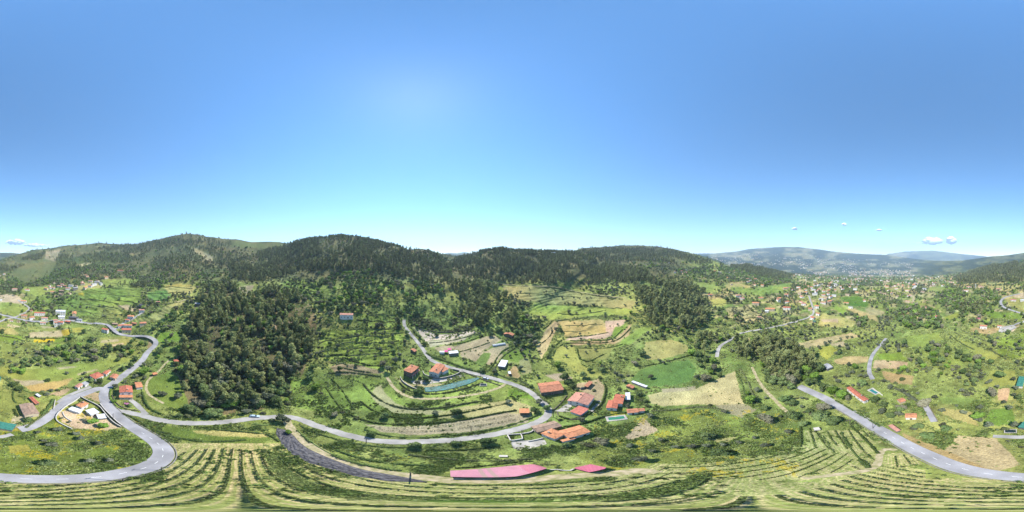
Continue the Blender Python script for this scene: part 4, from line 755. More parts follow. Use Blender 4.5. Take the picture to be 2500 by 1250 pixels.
H1 = [
 ('farmhouse','long white farmhouse with pale pink roof alone on the wooded terraces',846,776,33,.42,4,3.4,'gable','pink','white',{}),
 ('house','two storey red roofed house left of the road above the dry field',257,812,17,.55,30,5.5,'gable','red','white',{}),
 ('house','bright orange hip roofed house at the top of the small hamlet',319,777,16,.6,12,3.6,'hip','orange','white',{}),
 ('house','red roofed house below the orange hip roof in the hamlet',311,785,12,.6,12,3.6,'gable','red','white',{}),
 ('house','pink and white house where the hamlet lane ends',346,762,14,.6,5,4.4,'gable','pink','white',{}),
 ('house','dark roofed stone house behind the pink and white house',345,750,11,.7,60,5.0,'gable','slate','stone',{}),
 ('house','wide red roofed house on the right side of the hamlet',349,794,17,.6,-8,3.6,'hip','terra','cream',{}),
 ('house','small red roofed house in the middle of the hamlet',328,793,12,.6,20,3.2,'gable','terra','stone',{}),
 ('house','orange roofed house with white arcade in the hamlet',312,801,22,.4,4,4.6,'gable','orange','white',{}),
 ('house','red roofed house at the left end of the arcade house',294,800,14,.6,-20,4.0,'gable','red','white',{}),
 ('farmhouse','long two tier red roofed farmhouse beside the bend below the hamlet',309,811,24,.5,2,4.8,'gable','red','cream',{}),
 ('ruin','roofless reddish stone ruin above the hamlet road',281,793,14,.6,10,2.4,'flat','brown','stone',dict(windows=False,cat='ruin')),
 ('shed','pale red roofed shed hidden among trees above the hamlet',386,738,11,.5,5,2.6,'gable','pink','stone',dict(windows=False,cat='shed')),
 ('ruin','grey stone ruin at the edge of the dark wood',483,745,14,.7,20,3.0,'gable','grey','stone',dict(windows=False,cat='ruin')),
 ('house','orange roofed house at the top of the village street',58,737,14,.6,15,3.6,'gable','orange','white',{}),
 ('house','pale orange roofed house on the hill above the village',66,709,12,.6,10,3.4,'hip','terra','white',{}),
 ('house','greyish roofed house left on the hill above the village',36,709,14,.5,4,3.0,'hip','pink','cream',{}),
 ('shed','tiny red roofed shed at the village street bend',77,760,6,.8,0,2.6,'gable','terra','cream',dict(cat='shed')),
 ('house','long red roofed row house with white front in the village',97,770,27,.3,2,4.6,'gable','red','white',{}),
 ('house','red roofed house left of the village road row',59,774,15,.6,8,3.6,'hip','terra','cream',{}),
 ('house','bright red roofed house in the middle of the village',78,778,13,.7,-10,3.8,'hip','terra','white',{}),
 ('house','pink roofed house right of the bright red village house',109,780,16,.55,5,3.6,'gable','pink','white',{}),
 ('house','low pink roofed house below the village road',105,790,14,.5,4,3.0,'gable','pink','white',{}),
 ('apartment_house','tall white flat roofed apartment house with dark windows',148,768,24,.5,6,8.0,'flat','white','white',dict(storeys=3,cat='apartment house')),
 ('house','white terrace house standing in front of the tall apartment house',150,778,16,.6,3,4.5,'flat','white','white',{}),
 ('house','dark slate roofed long house beside the village road',180,780,24,.4,14,5.0,'gable','slate','stone',{}),
 ('house','grey roofed house right of the dark slate house',194,784,14,.5,12,3.5,'gable','grey','white',{}),
 ('house','pink roofed house left below the apartment house',136,786,12,.7,4,4.6,'gable','pink','white',{}),
 ('house','red roofed house directly below the apartment house',149,790,14,.7,20,4.2,'gable','red','white',{}),
 ('house','white walled house with reddish roof at the lowest village edge',139,795,13,.6,6,4.0,'gable','terra','white',{}),
 ('house','dark red roofed house at the right end of the village row',166,789,13,.6,14,3.8,'gable','red','stone',{}),
 ('shed','low pale shed first of three along the lower village lane',28,785,9,.5,8,2.6,'gable','pink','white',dict(cat='shed')),
 ('shed','low brownish shed second of three along the lower village lane',45,787,9,.5,8,2.6,'gable','brown','cream',dict(cat='shed')),
 ('shed','low shed nearest the main village along the lower lane',62,789,10,.5,6,2.6,'gable','brown','stone',dict(cat='shed')),
 ('house','pink roofed white house in the upper cluster left side',128,705,14,.5,4,3.8,'gable','pink','white',{}),
 ('house','orange roofed house below the upper cluster',129,714,12,.6,8,3.4,'gable','orange','cream',{}),
 ('house','pinkish roofed house in the heart of the upper cluster',166,706,12,.6,10,4.0,'gable','pink','white',{}),
 ('house','white house at the top of the upper cluster',173,699,12,.5,20,4.4,'gable','grey','white',{}),
 ('house','grey walled house right in the upper cluster',184,707,12,.6,-10,3.8,'gable','grey','grey',{}),
 ('house','brown roofed house left in the upper cluster',150,712,12,.6,14,3.6,'gable','brown','stone',{}),
 ('house','small terracotta roofed house between the clusters',158,700,9,.6,14,3.6,'gable','terra','stone',{}),
 ('house','pink roofed farm on the terraces below the hills',221,688,11,.6,14,3.8,'gable','pink','white',{}),
 ('house','pale roofed farm right of the pink roofed farm',237,690,14,.4,8,3.2,'gable','grey','cream',{}),
 ('house','small terracotta farm above the pink roofed farm',210,673,7,.6,8,3.2,'gable','terra','cream',{}),
 ('house','lone red roofed house below the wooded hillside',294,663,15,.4,2,4.0,'gable','red','cream',{}),
 ('house','pale farm at the foot of the crescent woods on the rounded hill',1598,686,14,.5,5,4.0,'gable','brown','white',{}),
 ('house','orange roofed house in front of the two round trees right side',1845,743,18,.5,10,4.2,'hip','orange','cream',{}),
 ('house','orange roofed long house with white annex and lawn',1880,757,23,.4,2,4.0,'gable','orange','cream',{}),
 ('annex','white annex left of the long orange roofed house',1872,761,9,.8,2,3.4,'flat','white','white',dict(cat='outbuilding')),
 ('house','white two storey house with red roof above the orchard',1921,755,18,.5,6,5.0,'gable','red','white',{}),
 ('house','pink roofed hut on the olive terraces',1854,776,11,.6,6,3.0,'gable','pink','cream',{}),
 ('house','red roofed white house at the edge of the dark grove',1734,722,11,.6,4,3.6,'gable','red','white',{}),
 ('house','pink roofed large house behind the two round trees',1802,724,13,.6,-14,4.4,'hip','pink','white',{}),
 ('house','white house right of the two round trees',1812,731,13,.5,14,4.0,'gable','pink','white',{}),
 ('house','orange roofed low house amid olive trees',1858,729,12,.5,4,3.4,'gable','orange','cream',{}),
 ('house','red roofed white house left of the valley road',1962,745,12,.6,10,4.6,'gable','red','white',{}),
 ('house','orange red roofed house right of the valley road',1994,752,11,.9,4,5.0,'gable','orange','white',{}),
 ('house','reddish roofed house left of the valley road bend',1978,757,10,.8,4,4.0,'gable','terra','cream',{}),
 ('house','house with red roof at the valley road crossing',1984,779,12,.7,40,4.0,'gable','red','white',{}),
 ('house','orange roofed house beside the valley road crossing',1997,770,10,.7,30,4.2,'gable','terra','white',{}),
 ('greenhouse','small teal sheet roofed shed below the crossing',1988,787,8,.7,20,2.8,'flat','teal','grey',dict(cat='shed',windows=False)),
 ('house','pink roofed house left of the bright green meadow',2010,742,13,.6,10,4.2,'gable','pink','white',{}),
 ('house','white gabled house above the pink roofed house',2005,733,12,.5,14,4.0,'gable','grey','white',{}),
 ('house','orange roofed house at the left tip of the bright green meadow',2066,742,13,.4,4,3.6,'gable','orange','cream',{}),
 ('house','white farm building below the bright green meadow',2077,753,11,.4,14,3.6,'gable','grey','white',{}),
 ('villa','pale villa with wide flat roof in the valley olive groves',2233,744,14,.5,6,4.0,'hip','pink','cream',{}),
 ('house','cream farmhouse left of the pale villa',2216,738,12,.4,8,3.4,'gable','pink','cream',{}),
 ('house','small cream house right of the pale villa',2258,754,9,.8,8,4.0,'hip','pink','cream',{}),
 ('house','red roofed white house beside the dense green grove',2289,777,12,.7,20,4.4,'hip','red','white',{}),
 ('hut','small crimson roofed hut below the dark copse',2389,781,10,.6,20,3.0,'gable','crimson','cream',dict(cat='hut')),
 ('house','large orange red roofed house with white terrace right side',2401,802,18,.5,6,4.6,'hip','terra','white',{}),
 ('house','terracotta roofed cottage beside the pale car park',2440,800,11,.6,8,3.6,'hip','terra','white',{}),
 ('house','flat crimson roofed long building inside the road loop',2474,735,14,.4,4,3.4,'flat','crimson','white',{}),
 ('house','long white building above the road loop',2498,735,14,.4,4,3.4,'flat','white','white',{}),
 ('house','reddish roofed hilltop house left of the radio mast',2359,712,12,.5,10,4.6,'gable','terra','white',{}),
 ('house','pale red roofed house right of the radio mast',2395,702,13,.5,10,4.6,'gable','pink','cream',{}),
 ('house','pinkish roofed house with long pale yard on the right hill',2438,709,13,.5,6,4.6,'gable','pink','cream',{}),
]
for nm, lab, u, v, w, rt, yw, h, rf, rc, wc, kw in H1: house1(nm, lab, u, v, w, rt, yw, h, rf, rc, wc, **kw)
# the pink sheet roofed sheds, panel by panel
pinkm = {0: mat('pink_sheet', (228,146,162), rough=.55, spec=.3, noise=.12, nscale=.5, k=.52), 1: mat('pink_sheet_pale', (230,164,176), rough=.55, noise=.12, nscale=.5, k=.52), 2: mat('translucent_sheet', (206,170,160), rough=.5, k=.5)}
def sheet_shed(label, near, far, hn, hf, npan, extra=None):
    def rs(pl, n):
        p = np.array([at(a, b, hh)[:2] for (a, b), hh in pl]); s = np.r_[0, np.cumsum(np.hypot(*np.diff(p, axis=0).T))]; q = np.linspace(0, s[-1], n); return np.c_[np.interp(q, s, p[:,0]), np.interp(q, s, p[:,1])]
    A = rs([(p, hn) for p in near], npan+1); B = rs([(p, hf) for p in far], npan+1); z0 = float(ground(*A.mean(0)))
    e = link('pink_roofed_shed', None, loc=(*((A.mean(0)+B.mean(0))/2), z0), label=label, category='shed'); c = (A.mean(0)+B.mean(0))/2
    FOOT.append((c[0], c[1], np.array([1.0,0]), np.ptp(A[:,0])/2+1.5, 3.5))
    for k in range(npan):
        v = []; f = []; cr = 9
        for j in range(cr):
            t = j/(cr-1.0); a = A[k]*(1-t)+A[k+1]*t-c; b = B[k]*(1-t)+B[k+1]*t-c; rz_ = .05*(j % 2)+.012*(k % 2)
            v += [(a[0],a[1],hn+rz_),(b[0],b[1],hf+rz_),(a[0],a[1],hn+rz_-.04),(b[0],b[1],hf+rz_-.04)]
        for j in range(cr-1): i = 4*j; f += [(i,i+4,i+5,i+1),(i+2,i+3,i+7,i+6)]
        f += [(0,1,3,2),(4*cr-4,4*cr-2,4*cr-1,4*cr-3)]
        mm = pinkm[2] if (npan > 10 and k in (6, 8)) else pinkm[1 if (npan > 10 and k < npan*0.7) else 0]
        if npan <= 10: mm = mat('crimson_panel', (214,112,136), rough=.55, noise=.1, nscale=.5, k=.52)
        link('roof_panel', mesh('roof_panel', v, f, [mm]), e)
    v = []; f = []
    ringp = [p-c for p in A]+[p-c for p in B[::-1]]; cc = np.mean(ringp, 0); hs_ = [hn]*len(A)+[hf]*len(B); n = len(ringp)
    for p, hh in zip(ringp, hs_): q = cc+(p-cc)*0.965; v += [(q[0],q[1],-.5),(q[0],q[1],hh-.1)]
    for i in range(n): j = (i+1)%n; f.append((2*i,2*j,2*j+1,2*i+1))
    link('wall', mesh('wall', v, f, [WALLC['dark']]), e)
    return e
sheet_shed('long bent shed with pale pink corrugated roof beside the farm track', [(1100,1164),(1155,1165),(1216,1165),(1262,1163),(1300,1154),(1336,1143)], [(1099,1149),(1150,1146),(1208,1141),(1250,1137),(1300,1133),(1318,1137)], 2.7, 3.3, 22)
sheet_shed('small square shed with deep pink roof right of the long pink shed', [(1402,1143),(1440,1153),(1478,1144)], [(1404,1141),(1442,1133),(1480,1141)], 2.7, 2.9, 6)
def box_thing(name, label, cat, u, v, L, W, H, yaw, m, parts=(), group=None):
    p = at(u, v); th = (u-1250)*PX; e = link(name, None, loc=p, rz=-(th+yaw*D2R), label=label, category=cat, group=group)
    return e
# swimming pools
poolw = {}
def pool(label, u, v, L, W, yaw, c):
    p = at(u, v); th = (u-1250)*PX; e = link('swimming_pool', None, loc=p, rz=-(th+yaw*D2R), label=label, category='swimming pool'); FOOT.append((p[0], p[1], np.array([1.0,0]), L/2+1.5, L/2+1.5))
    dk = Builder(); x, y = L/2, W/2; g = 1.0
    dk.box(-x-g,-y-g,-.3,x+g,-y,.22); dk.box(-x-g,y,-.3,x+g,y+g,.22); dk.box(-x-g,-y,-.3,-x,y,.22); dk.box(x,-y,-.3,x+g,y,.22); link('deck', dk.mesh('deck', MATS['concrete']), e)
    bs = Builder(); bs.box(-x+.01,-y+.01,-.28,x-.01,y-.01,-.1); link('basin', bs.mesh('basin', mat('pool_tiles', (150,214,190), k=.6)), e)
    wm = mat('pool_water_'+('green' if c else 'blue'), (70,150,118) if c else (60,140,140), rough=.05, spec=.6, noise=.2, nscale=.4, k=.5)
    wb = Builder(); wb.box(-x+.005,-y+.005,-.095,x-.005,y-.005,.1); link('water', wb.mesh('water', wm), e)
pool('green swimming pool with pale deck beside the hedge lined lane', 1505, 1021, 7.2, 2.6, -14, 1)
pool('turquoise swimming pool right of the long red roofed house', 2133, 956, 6.0, 2.2, 48, 0)
# polytunnel on the ploughed plot
p = at(1218, 842); e = link('polytunnel', None, loc=p, rz=math.radians(24), label='pale grey polytunnel lying on the ploughed plot', category='polytunnel'); FOOT.append((p[0],p[1],np.array([1.0,0]),9,5))
v = []; n = 9; Ls = 14.0; Ws = 4.2
for i in range(15):
    for k in range(n): a = math.pi*k/(n-1); v.append((-Ls/2+Ls*i/14, -Ws/2*math.cos(a), 1.6*math.sin(a)+(.03 if i % 2 else 0)))
f = [(i*n+k,(i+1)*n+k,(i+1)*n+k+1,i*n+k+1) for i in range(14) for k in range(n-1)] + [tuple(range(n)), tuple(range(15*n-1, 14*n-1, -1))]
link('plastic_cover', mesh('plastic_cover', v, f, [mat('polythene', (206,214,216), rough=.35, spec=.5, noise=.2, nscale=.8, k=.5)], smooth=False), e)
for i in range(8):
    hb = Builder()
    for k in range(8): a = math.pi*k/8; b_ = math.pi*(k+1)/8; x_ = -Ls/2+Ls*i/7; hb.tube((x_,-(Ws/2+.05)*math.cos(a),1.66*math.sin(a)),(x_,-(Ws/2+.05)*math.cos(b_),1.66*math.sin(b_)),.05,n=4)
    link('hoop', hb.mesh('hoop', mat('hoop_pipe', (150,156,160), k=.5)), e)
# caravans / sheds, white roofed workshop in the plot
for (lab, u, v, L, W, h, yw, rc, wc) in (('low white sheet roofed workshop beside the hedge in the plot', 1107, 865, 9, 5, 2.4, -12, 'white', 'grey'), ('white caravan like hut left of the pink parasols', 1079, 863, 4.5, 2.6, 2.2, 0, 'white', 'white'), ('narrow white hut beside the black water tank in the allotments', 1244, 914, 3.6, 2.0, 2.2, 80, 'white', 'dark')):
    th = (u-1250)*PX+math.pi/2+yw*D2R; q = at(u, v); house('hut', lab, q[:2], (math.sin(th), math.cos(th)), L, W, h, 'flat', rc, wc, cat='hut', windows=False, over=.15)
# parasols
for u, v, lab in ((1089, 861, 'larger magenta parasol beside the white workshop'), (1097, 856, 'smaller pink parasol above the magenta one')):
    p = at(u, v); e = link('parasol', None, loc=p, label=lab, category='parasol', group='parasols on the plot')
    b = Builder(); b.tube((0,0,0),(0,0,2.5),.05); link('pole', b.mesh('pole', MATS['window_frame_paint']), e)
    n = 10; v_ = [(0,0,2.7)]+[(2.0*math.cos(2*math.pi*k/n),2.0*math.sin(2*math.pi*k/n),2.2) for k in range(n)]; link('canopy', mesh('canopy', v_, [(0,k+1,(k+1)%n+1) for k in range(n)], [mat('magenta_cloth', (226,90,160), k=.55)]), e)
# ------------------------------------------------------------------ garden and retaining walls
cap = mat('wall_coping', (214,208,198), k=.55)
W_ = [
 ('white boundary wall curving round the lower side of the walled plot', [(146,1005),(139,1013),(136,1022),(140,1030),(152,1037),(165,1043),(176,1048)], 1.3, 'white'),
 ('white boundary wall along the road side of the walled plot', [(195,971),(180,982),(162,992),(152,1000),(147,1006)], 1.2, 'white'),
 ('retaining wall above the dark ramp beside the main road', [(196,970),(210,978),(228,986),(243,994),(252,1005),(262,1018),(278,1034),(296,1044)], 1.8, 'grey'),
 ('upper parapet of the ramp beside the main road', [(244,987),(254,1000),(266,1012),(282,1028),(299,1041)], 1.6, 'grey'),
 ('curved inner garden wall in the walled plot', [(153,1006),(155,1014),(162,1022),(175,1029)], .8, 'grey'),
 ('curved grey concrete wall round the orange tiled house', [(1032,908),(1035,916),(1050,922),(1072,926),(1095,922),(1115,916),(1127,908),(1105,903)], 1.7, 'grey'),
 ('long pale retaining wall below the balcony house terrace', [(977,922),(982,932),(995,942),(1012,950),(1034,955)], 1.5, 'grey'),
 ('garden wall along the lane above the turquoise netting', [(1130,908),(1150,916),(1175,926),(1200,935),(1222,942)], .9, 'stone'),
 ('low garden wall round the lawn beside the road fork', [(1360,1005),(1362,1015),(1380,1022),(1400,1026),(1425,1020)], .8, 'stone'),
 ('stone wall between the farmhouse yard and the lane', [(1384,966),(1372,982),(1356,998),(1348,1003)], 1.0, 'stone'),
 ('white enclosure wall left of the paved farm yard', [(1239,1062),(1272,1060),(1276,1072),(1247,1077),(1239,1063)], 1.2, 'white'),
 ('white wall along the front of the paved farm yard', [(1272,1060),(1298,1056),(1302,1050)], 1.2, 'white'),
 ('stepped white planter wall in the farm yard', [(1289,1078),(1306,1075),(1326,1070)], .9, 'white'),
 ('white curved pool wall between the two pink roofed sheds', [(1342,1147),(1362,1146),(1378,1149),(1392,1150),(1400,1145)], .8, 'white'),
 ('stone retaining wall above the quarry yard', [(1003,785),(1012,798),(1035,808),(1070,812),(1110,812),(1150,805)], 1.4, 'stone'),
 ('garden wall round the red gabled house at the bend', [(273,965),(280,980),(295,994),(315,1000),(340,1004)], .8, 'stone'),
 ('grey stone wall between the lane and the wood', [(2262,984),(2275,1004),(2290,1030)], .6, 'stone'),
 ('white wall left of the road junction triangle', [(135,978),(133,990),(131,1000)], 1.0, 'white'),
 ('white low wall in front of the villa pool garden', [(2130,948),(2143,958),(2155,966)], .8, 'white'),
]
for lab, pts, h, m in W_: wall('garden_wall', lab, 'wall', pxline(pts, 0 if 'enclosure' in lab or 'planter' in lab else 1, 1.0), h, .3, WALLC[m], cap=cap if m != 'stone' else None)
# ------------------------------------------------------------------ cars
def car(label, u, v, yaw, color, L=4.2):
    p = at(u, v); th = (u-1250)*PX; e = link('parked_car', None, loc=p+np.array([0,0,.14]), rz=-(th)+yaw*D2R, label=label, category='car', group='parked cars')
    W = 1.75; pr = [(-L/2,.35),(-L/2,.85),(-L/2+.25,1.0),(-L*.18,1.03),(L*.1,1.0),(L/2-.25,.82),(L/2,.62),(L/2,.35)]
    def prism(pr, w0, w1=None):
        n = len(pr); w1 = w1 or w0; v_ = [(x,-w0/2,z) for x, z in pr]+[(x,w0/2,z) for x, z in pr]; f_ = [tuple(range(n)), tuple(range(2*n-1,n-1,-1))]+[(k,n+k,n+(k+1)%n,(k+1)%n) for k in range(n)]; return v_, f_
    pm = mat('paint_'+label.split()[0], color, rough=.3, spec=.6, k=.6); v_, f_ = prism(pr, W); me = mesh('body', v_, f_, [pm]); link('body', me, e)
    v_, f_ = prism([(-L*.42,1.02),(-L*.33,1.42),(L*.02,1.45),(L*.2,1.01)], W*.82); link('windows', mesh('windows', v_, f_, [glass]), e)
    rb = Builder(); rb.box(-L*.34,-W*.40,1.42,L*.03,W*.40,1.48); link('roof', rb.mesh('roof', pm), e)
    for sx in (-.31,.31):
        for sy in (-1,1):
            w_ = Builder(); w_.tube((sx*L,sy*(W/2-.18),.32),(sx*L,sy*(W/2+.02),.32),.32,n=12); wo_ = link('wheel', w_.mesh('wheel', mat('tyre_rubber', (36,36,38), k=.8)), e)
            r_ = Builder(); r_.tube((sx*L,sy*(W/2+.021),.32),(sx*L,sy*(W/2+.04),.32),.18,n=8); link('rim', r_.mesh('rim', MATS['window_frame_paint']), wo_)
    for sy in (-1,1): hb = Builder(); hb.box(L/2-.02,sy*.62-.16,.6,L/2+.02,sy*.62+.16,.76); link('headlight', hb.mesh('headlight', MATS['road_paint']), e)
car('silver hatchback parked beside the lane above the turquoise netting', 1186, 925, -22, (190,196,204))
car('pale blue estate car in tree shade at the edge of the wood', 622, 1017, -6, (176,198,216), 4.5)
car('black car parked beside the large gabled house', 1424, 949, 25, (44,50,52))
# ------------------------------------------------------------------ street furniture
wood_m = mat('grey_pole_wood', (128,120,110), noise=.2, nscale=3, k=.45)
def pole(label, u, v, h=8.5, tex='wood', yaw=20):
    p = at(u, v); e = link('utility_pole', None, loc=p, rz=yaw*D2R, label=label, category='utility pole', group='utility poles along the roads')
    b = Builder(); b.tube((0,0,-.4),(0,0,h),.16,.1,8); link('post', b.mesh('post', wood_m), e)
    b = Builder(); b.box(-.7,-.05,h-.5,.7,.05,h-.38); link('crossarm', b.mesh('crossarm', wood_m), e)
    for x in (-.6,0,.6): b = Builder(); b.tube((x,0,h-.376),(x,0,h-.2),.05,n=6); link('insulator', b.mesh('insulator', MATS['window_frame_paint']), e)
for u, v, lab in ((394,1148,'utility pole at the tip of the road bend'),(300,1174,'utility pole on the kerb below the rough meadow'),(1128,909,'utility pole at the corner of the curved concrete wall'),(1174,922,'utility pole beside the silver hatchback'),
   (2131,1046,'utility pole leaning over the straight road left of the vine rows'),(1002,1161,'tall utility pole at the end of the black sheeting'),(894,1082,'utility pole beside the lane above the yellow bank'),(1351,1019,'utility pole at the road fork below the hut'),
   (276,1024,'utility pole next to the dark ramp'),(229,946,'utility pole at the left of the road junction'),(1150,1052,'utility pole on the vineyard edge above the lane'),(289,920,'utility pole beside the roadside cottage'),(1274,1062,'utility pole by the white enclosure'),(2075,1038,'short utility pole at the top of the vine rows')):
    pole(lab, u, v, h=9 if u in (1002,) else 8)
p = at(2382, 704); e = link('radio_mast', None, loc=p, label='white lattice radio mast rising from the wooded hill at the right', category='radio mast')
hm = 24.0*np.hypot(p[0],p[1])/800; b = Builder()
for k in range(3): a = 2.09*k; b.tube((1.2*math.cos(a),1.2*math.sin(a),-1),(.5*math.cos(a),.5*math.sin(a),hm),.22,.16,4)
link('legs', b.mesh('legs', MATS['road_paint']), e); b = Builder()
for i in range(9):
    z_ = hm*i/9; r_ = 1.2-.7*i/9
    for k in range(3): a = 2.09*k; c_ = 2.09*(k+1); b.tube((r_*math.cos(a),r_*math.sin(a),z_),(r_*math.cos(c_),r_*math.sin(c_),z_+hm/9),.1,n=3)
link('lattice', b.mesh('lattice', MATS['road_paint']), e)
for (lab, u, v, L, W, H, m) in (('white water tank box at the top of the vine rows', 1994, 1049, 2.2, 2.2, 1.6, 'concrete'), ('small grey concrete slab in the rough meadow above the pink shed', 1229, 1114, 2.0, 1.2, .7, 'concrete')):
    p = at(u, v); e = link('water_tank', None, loc=p, label=lab, category='water tank'); b = Builder(); b.box(-L/2,-W/2,-.3,L/2,W/2,H); link('tank', b.mesh('tank', MATS[m]), e); b = Builder(); b.box(-L/2-.06,-W/2-.06,H+.002,L/2+.06,W/2+.06,H+.1); link('lid', b.mesh('lid', cap), e)
for (lab, u, v) in (('open concrete water basin in the garden below the netting', 1180, 940), ('dark rectangular pond basin beside the pale orchard lane', 2467, 1053)):
    p = at(u, v); th = (u-1250)*PX; e = link('water_basin', None, loc=p, rz=-th, label=lab, category='water basin'); L, W = 4.6, 3.2; b = Builder(); b.box(-L/2,-W/2,-.3,L/2,-W/2+.3,.6); b.box(-L/2,W/2-.3,-.3,L/2,W/2,.6); b.box(-L/2,-W/2+.3,-.3,-L/2+.3,W/2-.3,.6); b.box(L/2-.3,-W/2+.3,-.3,L/2,W/2-.3,.6)
    link('rim', b.mesh('rim', MATS['concrete']), e); b = Builder(); b.box(-L/2+.3,-W/2+.3,-.2,L/2-.3,W/2-.3,.3); link('water', b.mesh('water', mat('dark_water', (40,52,50), rough=.08, spec=.6, k=.6)), e)
# ------------------------------------------------------------------ trees
def G(c, k=1.0): return tuple(float(q)*k for q in c)
leaf_mat('eucalyptus_leaves', (.135,.170,.065), (.245,.250,.105)); leaf_mat('pine_needles', (.100,.122,.052), (.185,.190,.090)); leaf_mat('oak_leaves', (.080,.128,.042), (.150,.190,.075))
leaf_mat('olive_leaves', (.085,.105,.062), (.150,.160,.105)); leaf_mat('shrub_leaves', (.085,.115,.045), (.155,.170,.080)); leaf_mat('vine_leaves', (.110,.165,.042), (.200,.250,.085)); leaf_mat('hedge_leaves', (.060,.098,.030), (.115,.150,.050)); leaf_mat('broom_flowers', (.42,.36,.03), (.50,.42,.05)); leaf_mat('bright_leaves', (.110,.190,.030), (.170,.250,.055))
leaf_mat('bare_twigs', (.135,.135,.085), (.19,.18,.12)); leaf_mat('vine_shade', (.040,.060,.020),(.080,.105,.038)); leaf_mat('tall_grass', (.20,.255,.075), (.30,.33,.14)); leaf_mat('blossom', (.42,.14,.30), (.55,.25,.40)); leaf_mat('heath', (.075,.085,.045),(.12,.12,.075))  # vine_shade: shade of the vine rows put into a darker leaf colour
bark_pale = mat('pale_bark', (176,160,138), noise=.35, nscale=2, k=.42); bark_dark = mat('dark_bark', (104,88,72), noise=.35, nscale=2, k=.45)
def clump_quads(r_, centers, n, size, flat=0.0, shell=0.55):
    """n leaf sprays spread through a set of ellipsoids (centre, radii)"""
    c = np.array([q[0] for q in centers]); R = np.array([q[1] for q in centers]); w = R.prod(1)**(2/3); w /= w.sum()
    k = r_.choice(len(centers), n, p=w); d = r_.normal(size=(n,3)); d /= np.linalg.norm(d, axis=1)[:,None]
    rad = (shell+(1-shell)*r_.random(n)); p = c[k]+d*R[k]*rad[:,None]
    nn = d+0.9*r_.normal(size=(n,3)); nn[:,2] += flat; nn /= np.linalg.norm(nn, axis=1)[:,None]
    a = np.cross(nn, r_.normal(size=(n,3))); a /= np.linalg.norm(a, axis=1)[:,None]; b = np.cross(nn, a)
    s = size*(0.6+0.8*r_.random(n))[:,None]; a = a*s; b = b*s*(0.55+.4*r_.random(n))[:,None]; bend = nn*s*0.25
    return np.stack([p-a-b*.6, p+a*.3-b+bend, p+a+b*.6, p-a*.3+b-bend], 1).reshape(-1, 3)
def core_quads(centers, f=0.72):
    out = []
    for c, R in centers:
        c = np.array(c); R = np.array(R)*f; ring = []
        for e in (-1, -.5, .25, .8, 1.0):
            rr = math.sqrt(max(0, 1-e*e)); ring.append([c+R*np.array((rr*math.cos(t), rr*math.sin(t), e)) for t in np.linspace(0, 2*math.pi, 7)[:-1]])
        for a, b in zip(ring[:-1], ring[1:]):
            for k in range(6): out += [a[k], a[(k+1)%6], b[(k+1)%6], b[k]]
    return np.array(out)
def tree_shape(kind, r_, lod):
    N = {2: 1.0, 1: 0.42, 0: 0.16}[lod]; S = {2: 1.0, 1: 1.45, 0: 2.1}[lod]; tb = Builder(); cs = []
    if kind == 'eucalyptus':
        H = 1.0*15; tb.tube((0,0,-.6),(.3*r_.normal(),.3*r_.normal(),H*.55),.26,.16,6); top = (0,0,H*.55)
        for k in range(9):
            z = H*(.36+.56*(k/8.0)**.8); a = r_.random()*6.28; rr = 2.9*(1-.35*k/8.0)*(.35+.65*r_.random()); c = (rr*math.cos(a), rr*math.sin(a), z); q = 1.2+1.1*r_.random()
            cs.append((c, (q, q, q*1.15))); tb.tube((0,0,z*.72),c,.09,.04,4)
        lf = 'eucalyptus_leaves'; bk = bark_pale; n, s = 640, .40
    elif kind == 'pine':
        H = 11; tb.tube((0,0,-.6),(0,0,H*.9),.2,.07,6)
        for k in range(8):
            z = H*(.36+.60*k/7.0); a = r_.random()*6.28; rr = 1.7*(1-.6*k/8.0)*(.4+.6*r_.random()); c = (rr*math.cos(a), rr*math.sin(a), z); q = 1.55*(1-.3*k/7.0)+.3*r_.random()
            cs.append((c, (q, q, q*.75)))
        lf = 'pine_needles'; bk = bark_dark; n, s = 520, .34
    elif kind == 'oak':
        H = 7.6; tb.tube((0,0,-.6),(0,0,H*.45),.3,.2,6)
        for k in range(9):
            a = r_.random()*6.28; rr = 2.1*math.sqrt(r_.random()); z = H*(.42+.38*r_.random()) - .25*rr; c = (rr*math.cos(a), rr*math.sin(a), z); q = 1.35+.8*r_.random(); cs.append((c, (q, q, q*.85))); tb.tube((0,0,H*.36),c,.12,.05,4)
        lf = 'oak_leaves'; bk = bark_dark; n, s = 760, .36
    elif kind == 'olive':
        H = 4.6; tb.tube((0,0,-.5),(.1,.1,H*.42),.24,.16,6)
        for k in range(7):
            a = r_.random()*6.28; rr = 1.25*math.sqrt(r_.random()); z = H*(.5+.34*r_.random())-.15*rr; c = (rr*math.cos(a), rr*math.sin(a), z); q = .8+.45*r_.random(); cs.append((c, (q, q, q*.85))); tb.tube((0,0,H*.33),c,.09,.04,4)
        lf = 'olive_leaves'; bk = bark_dark; n, s = 560, .26
    else:
        H = 1.6; tb.tube((0,0,-.4),(0,0,H*.4),.09,.05,5)
        for k in range(5):
            a = r_.random()*6.28; rr = .7*math.sqrt(r_.random()); c = (rr*math.cos(a), rr*math.sin(a), H*(.38+.2*r_.random())); q = .55+.4*r_.random(); cs.append((c, (q, q, q*.9)))
        lf = 'shrub_leaves'; bk = bark_dark; n, s = 340, .20
    v = clump_quads(r_, cs, int(n*N), s*S, flat=.35)
    core = core_quads(cs, {'eucalyptus':.45,'pine':.6}.get(kind, .74))
    return tb, np.vstack([v, core]), lf, bk
KINDS_T = ['eucalyptus', 'pine', 'oak', 'olive', 'shrub']
LEAFV = {'shrub': ['shrub_leaves','shrub_leaves','heath'], 'oak': ['oak_leaves','oak_leaves','bright_leaves','oak_leaves','bare_twigs']}
TM = {}
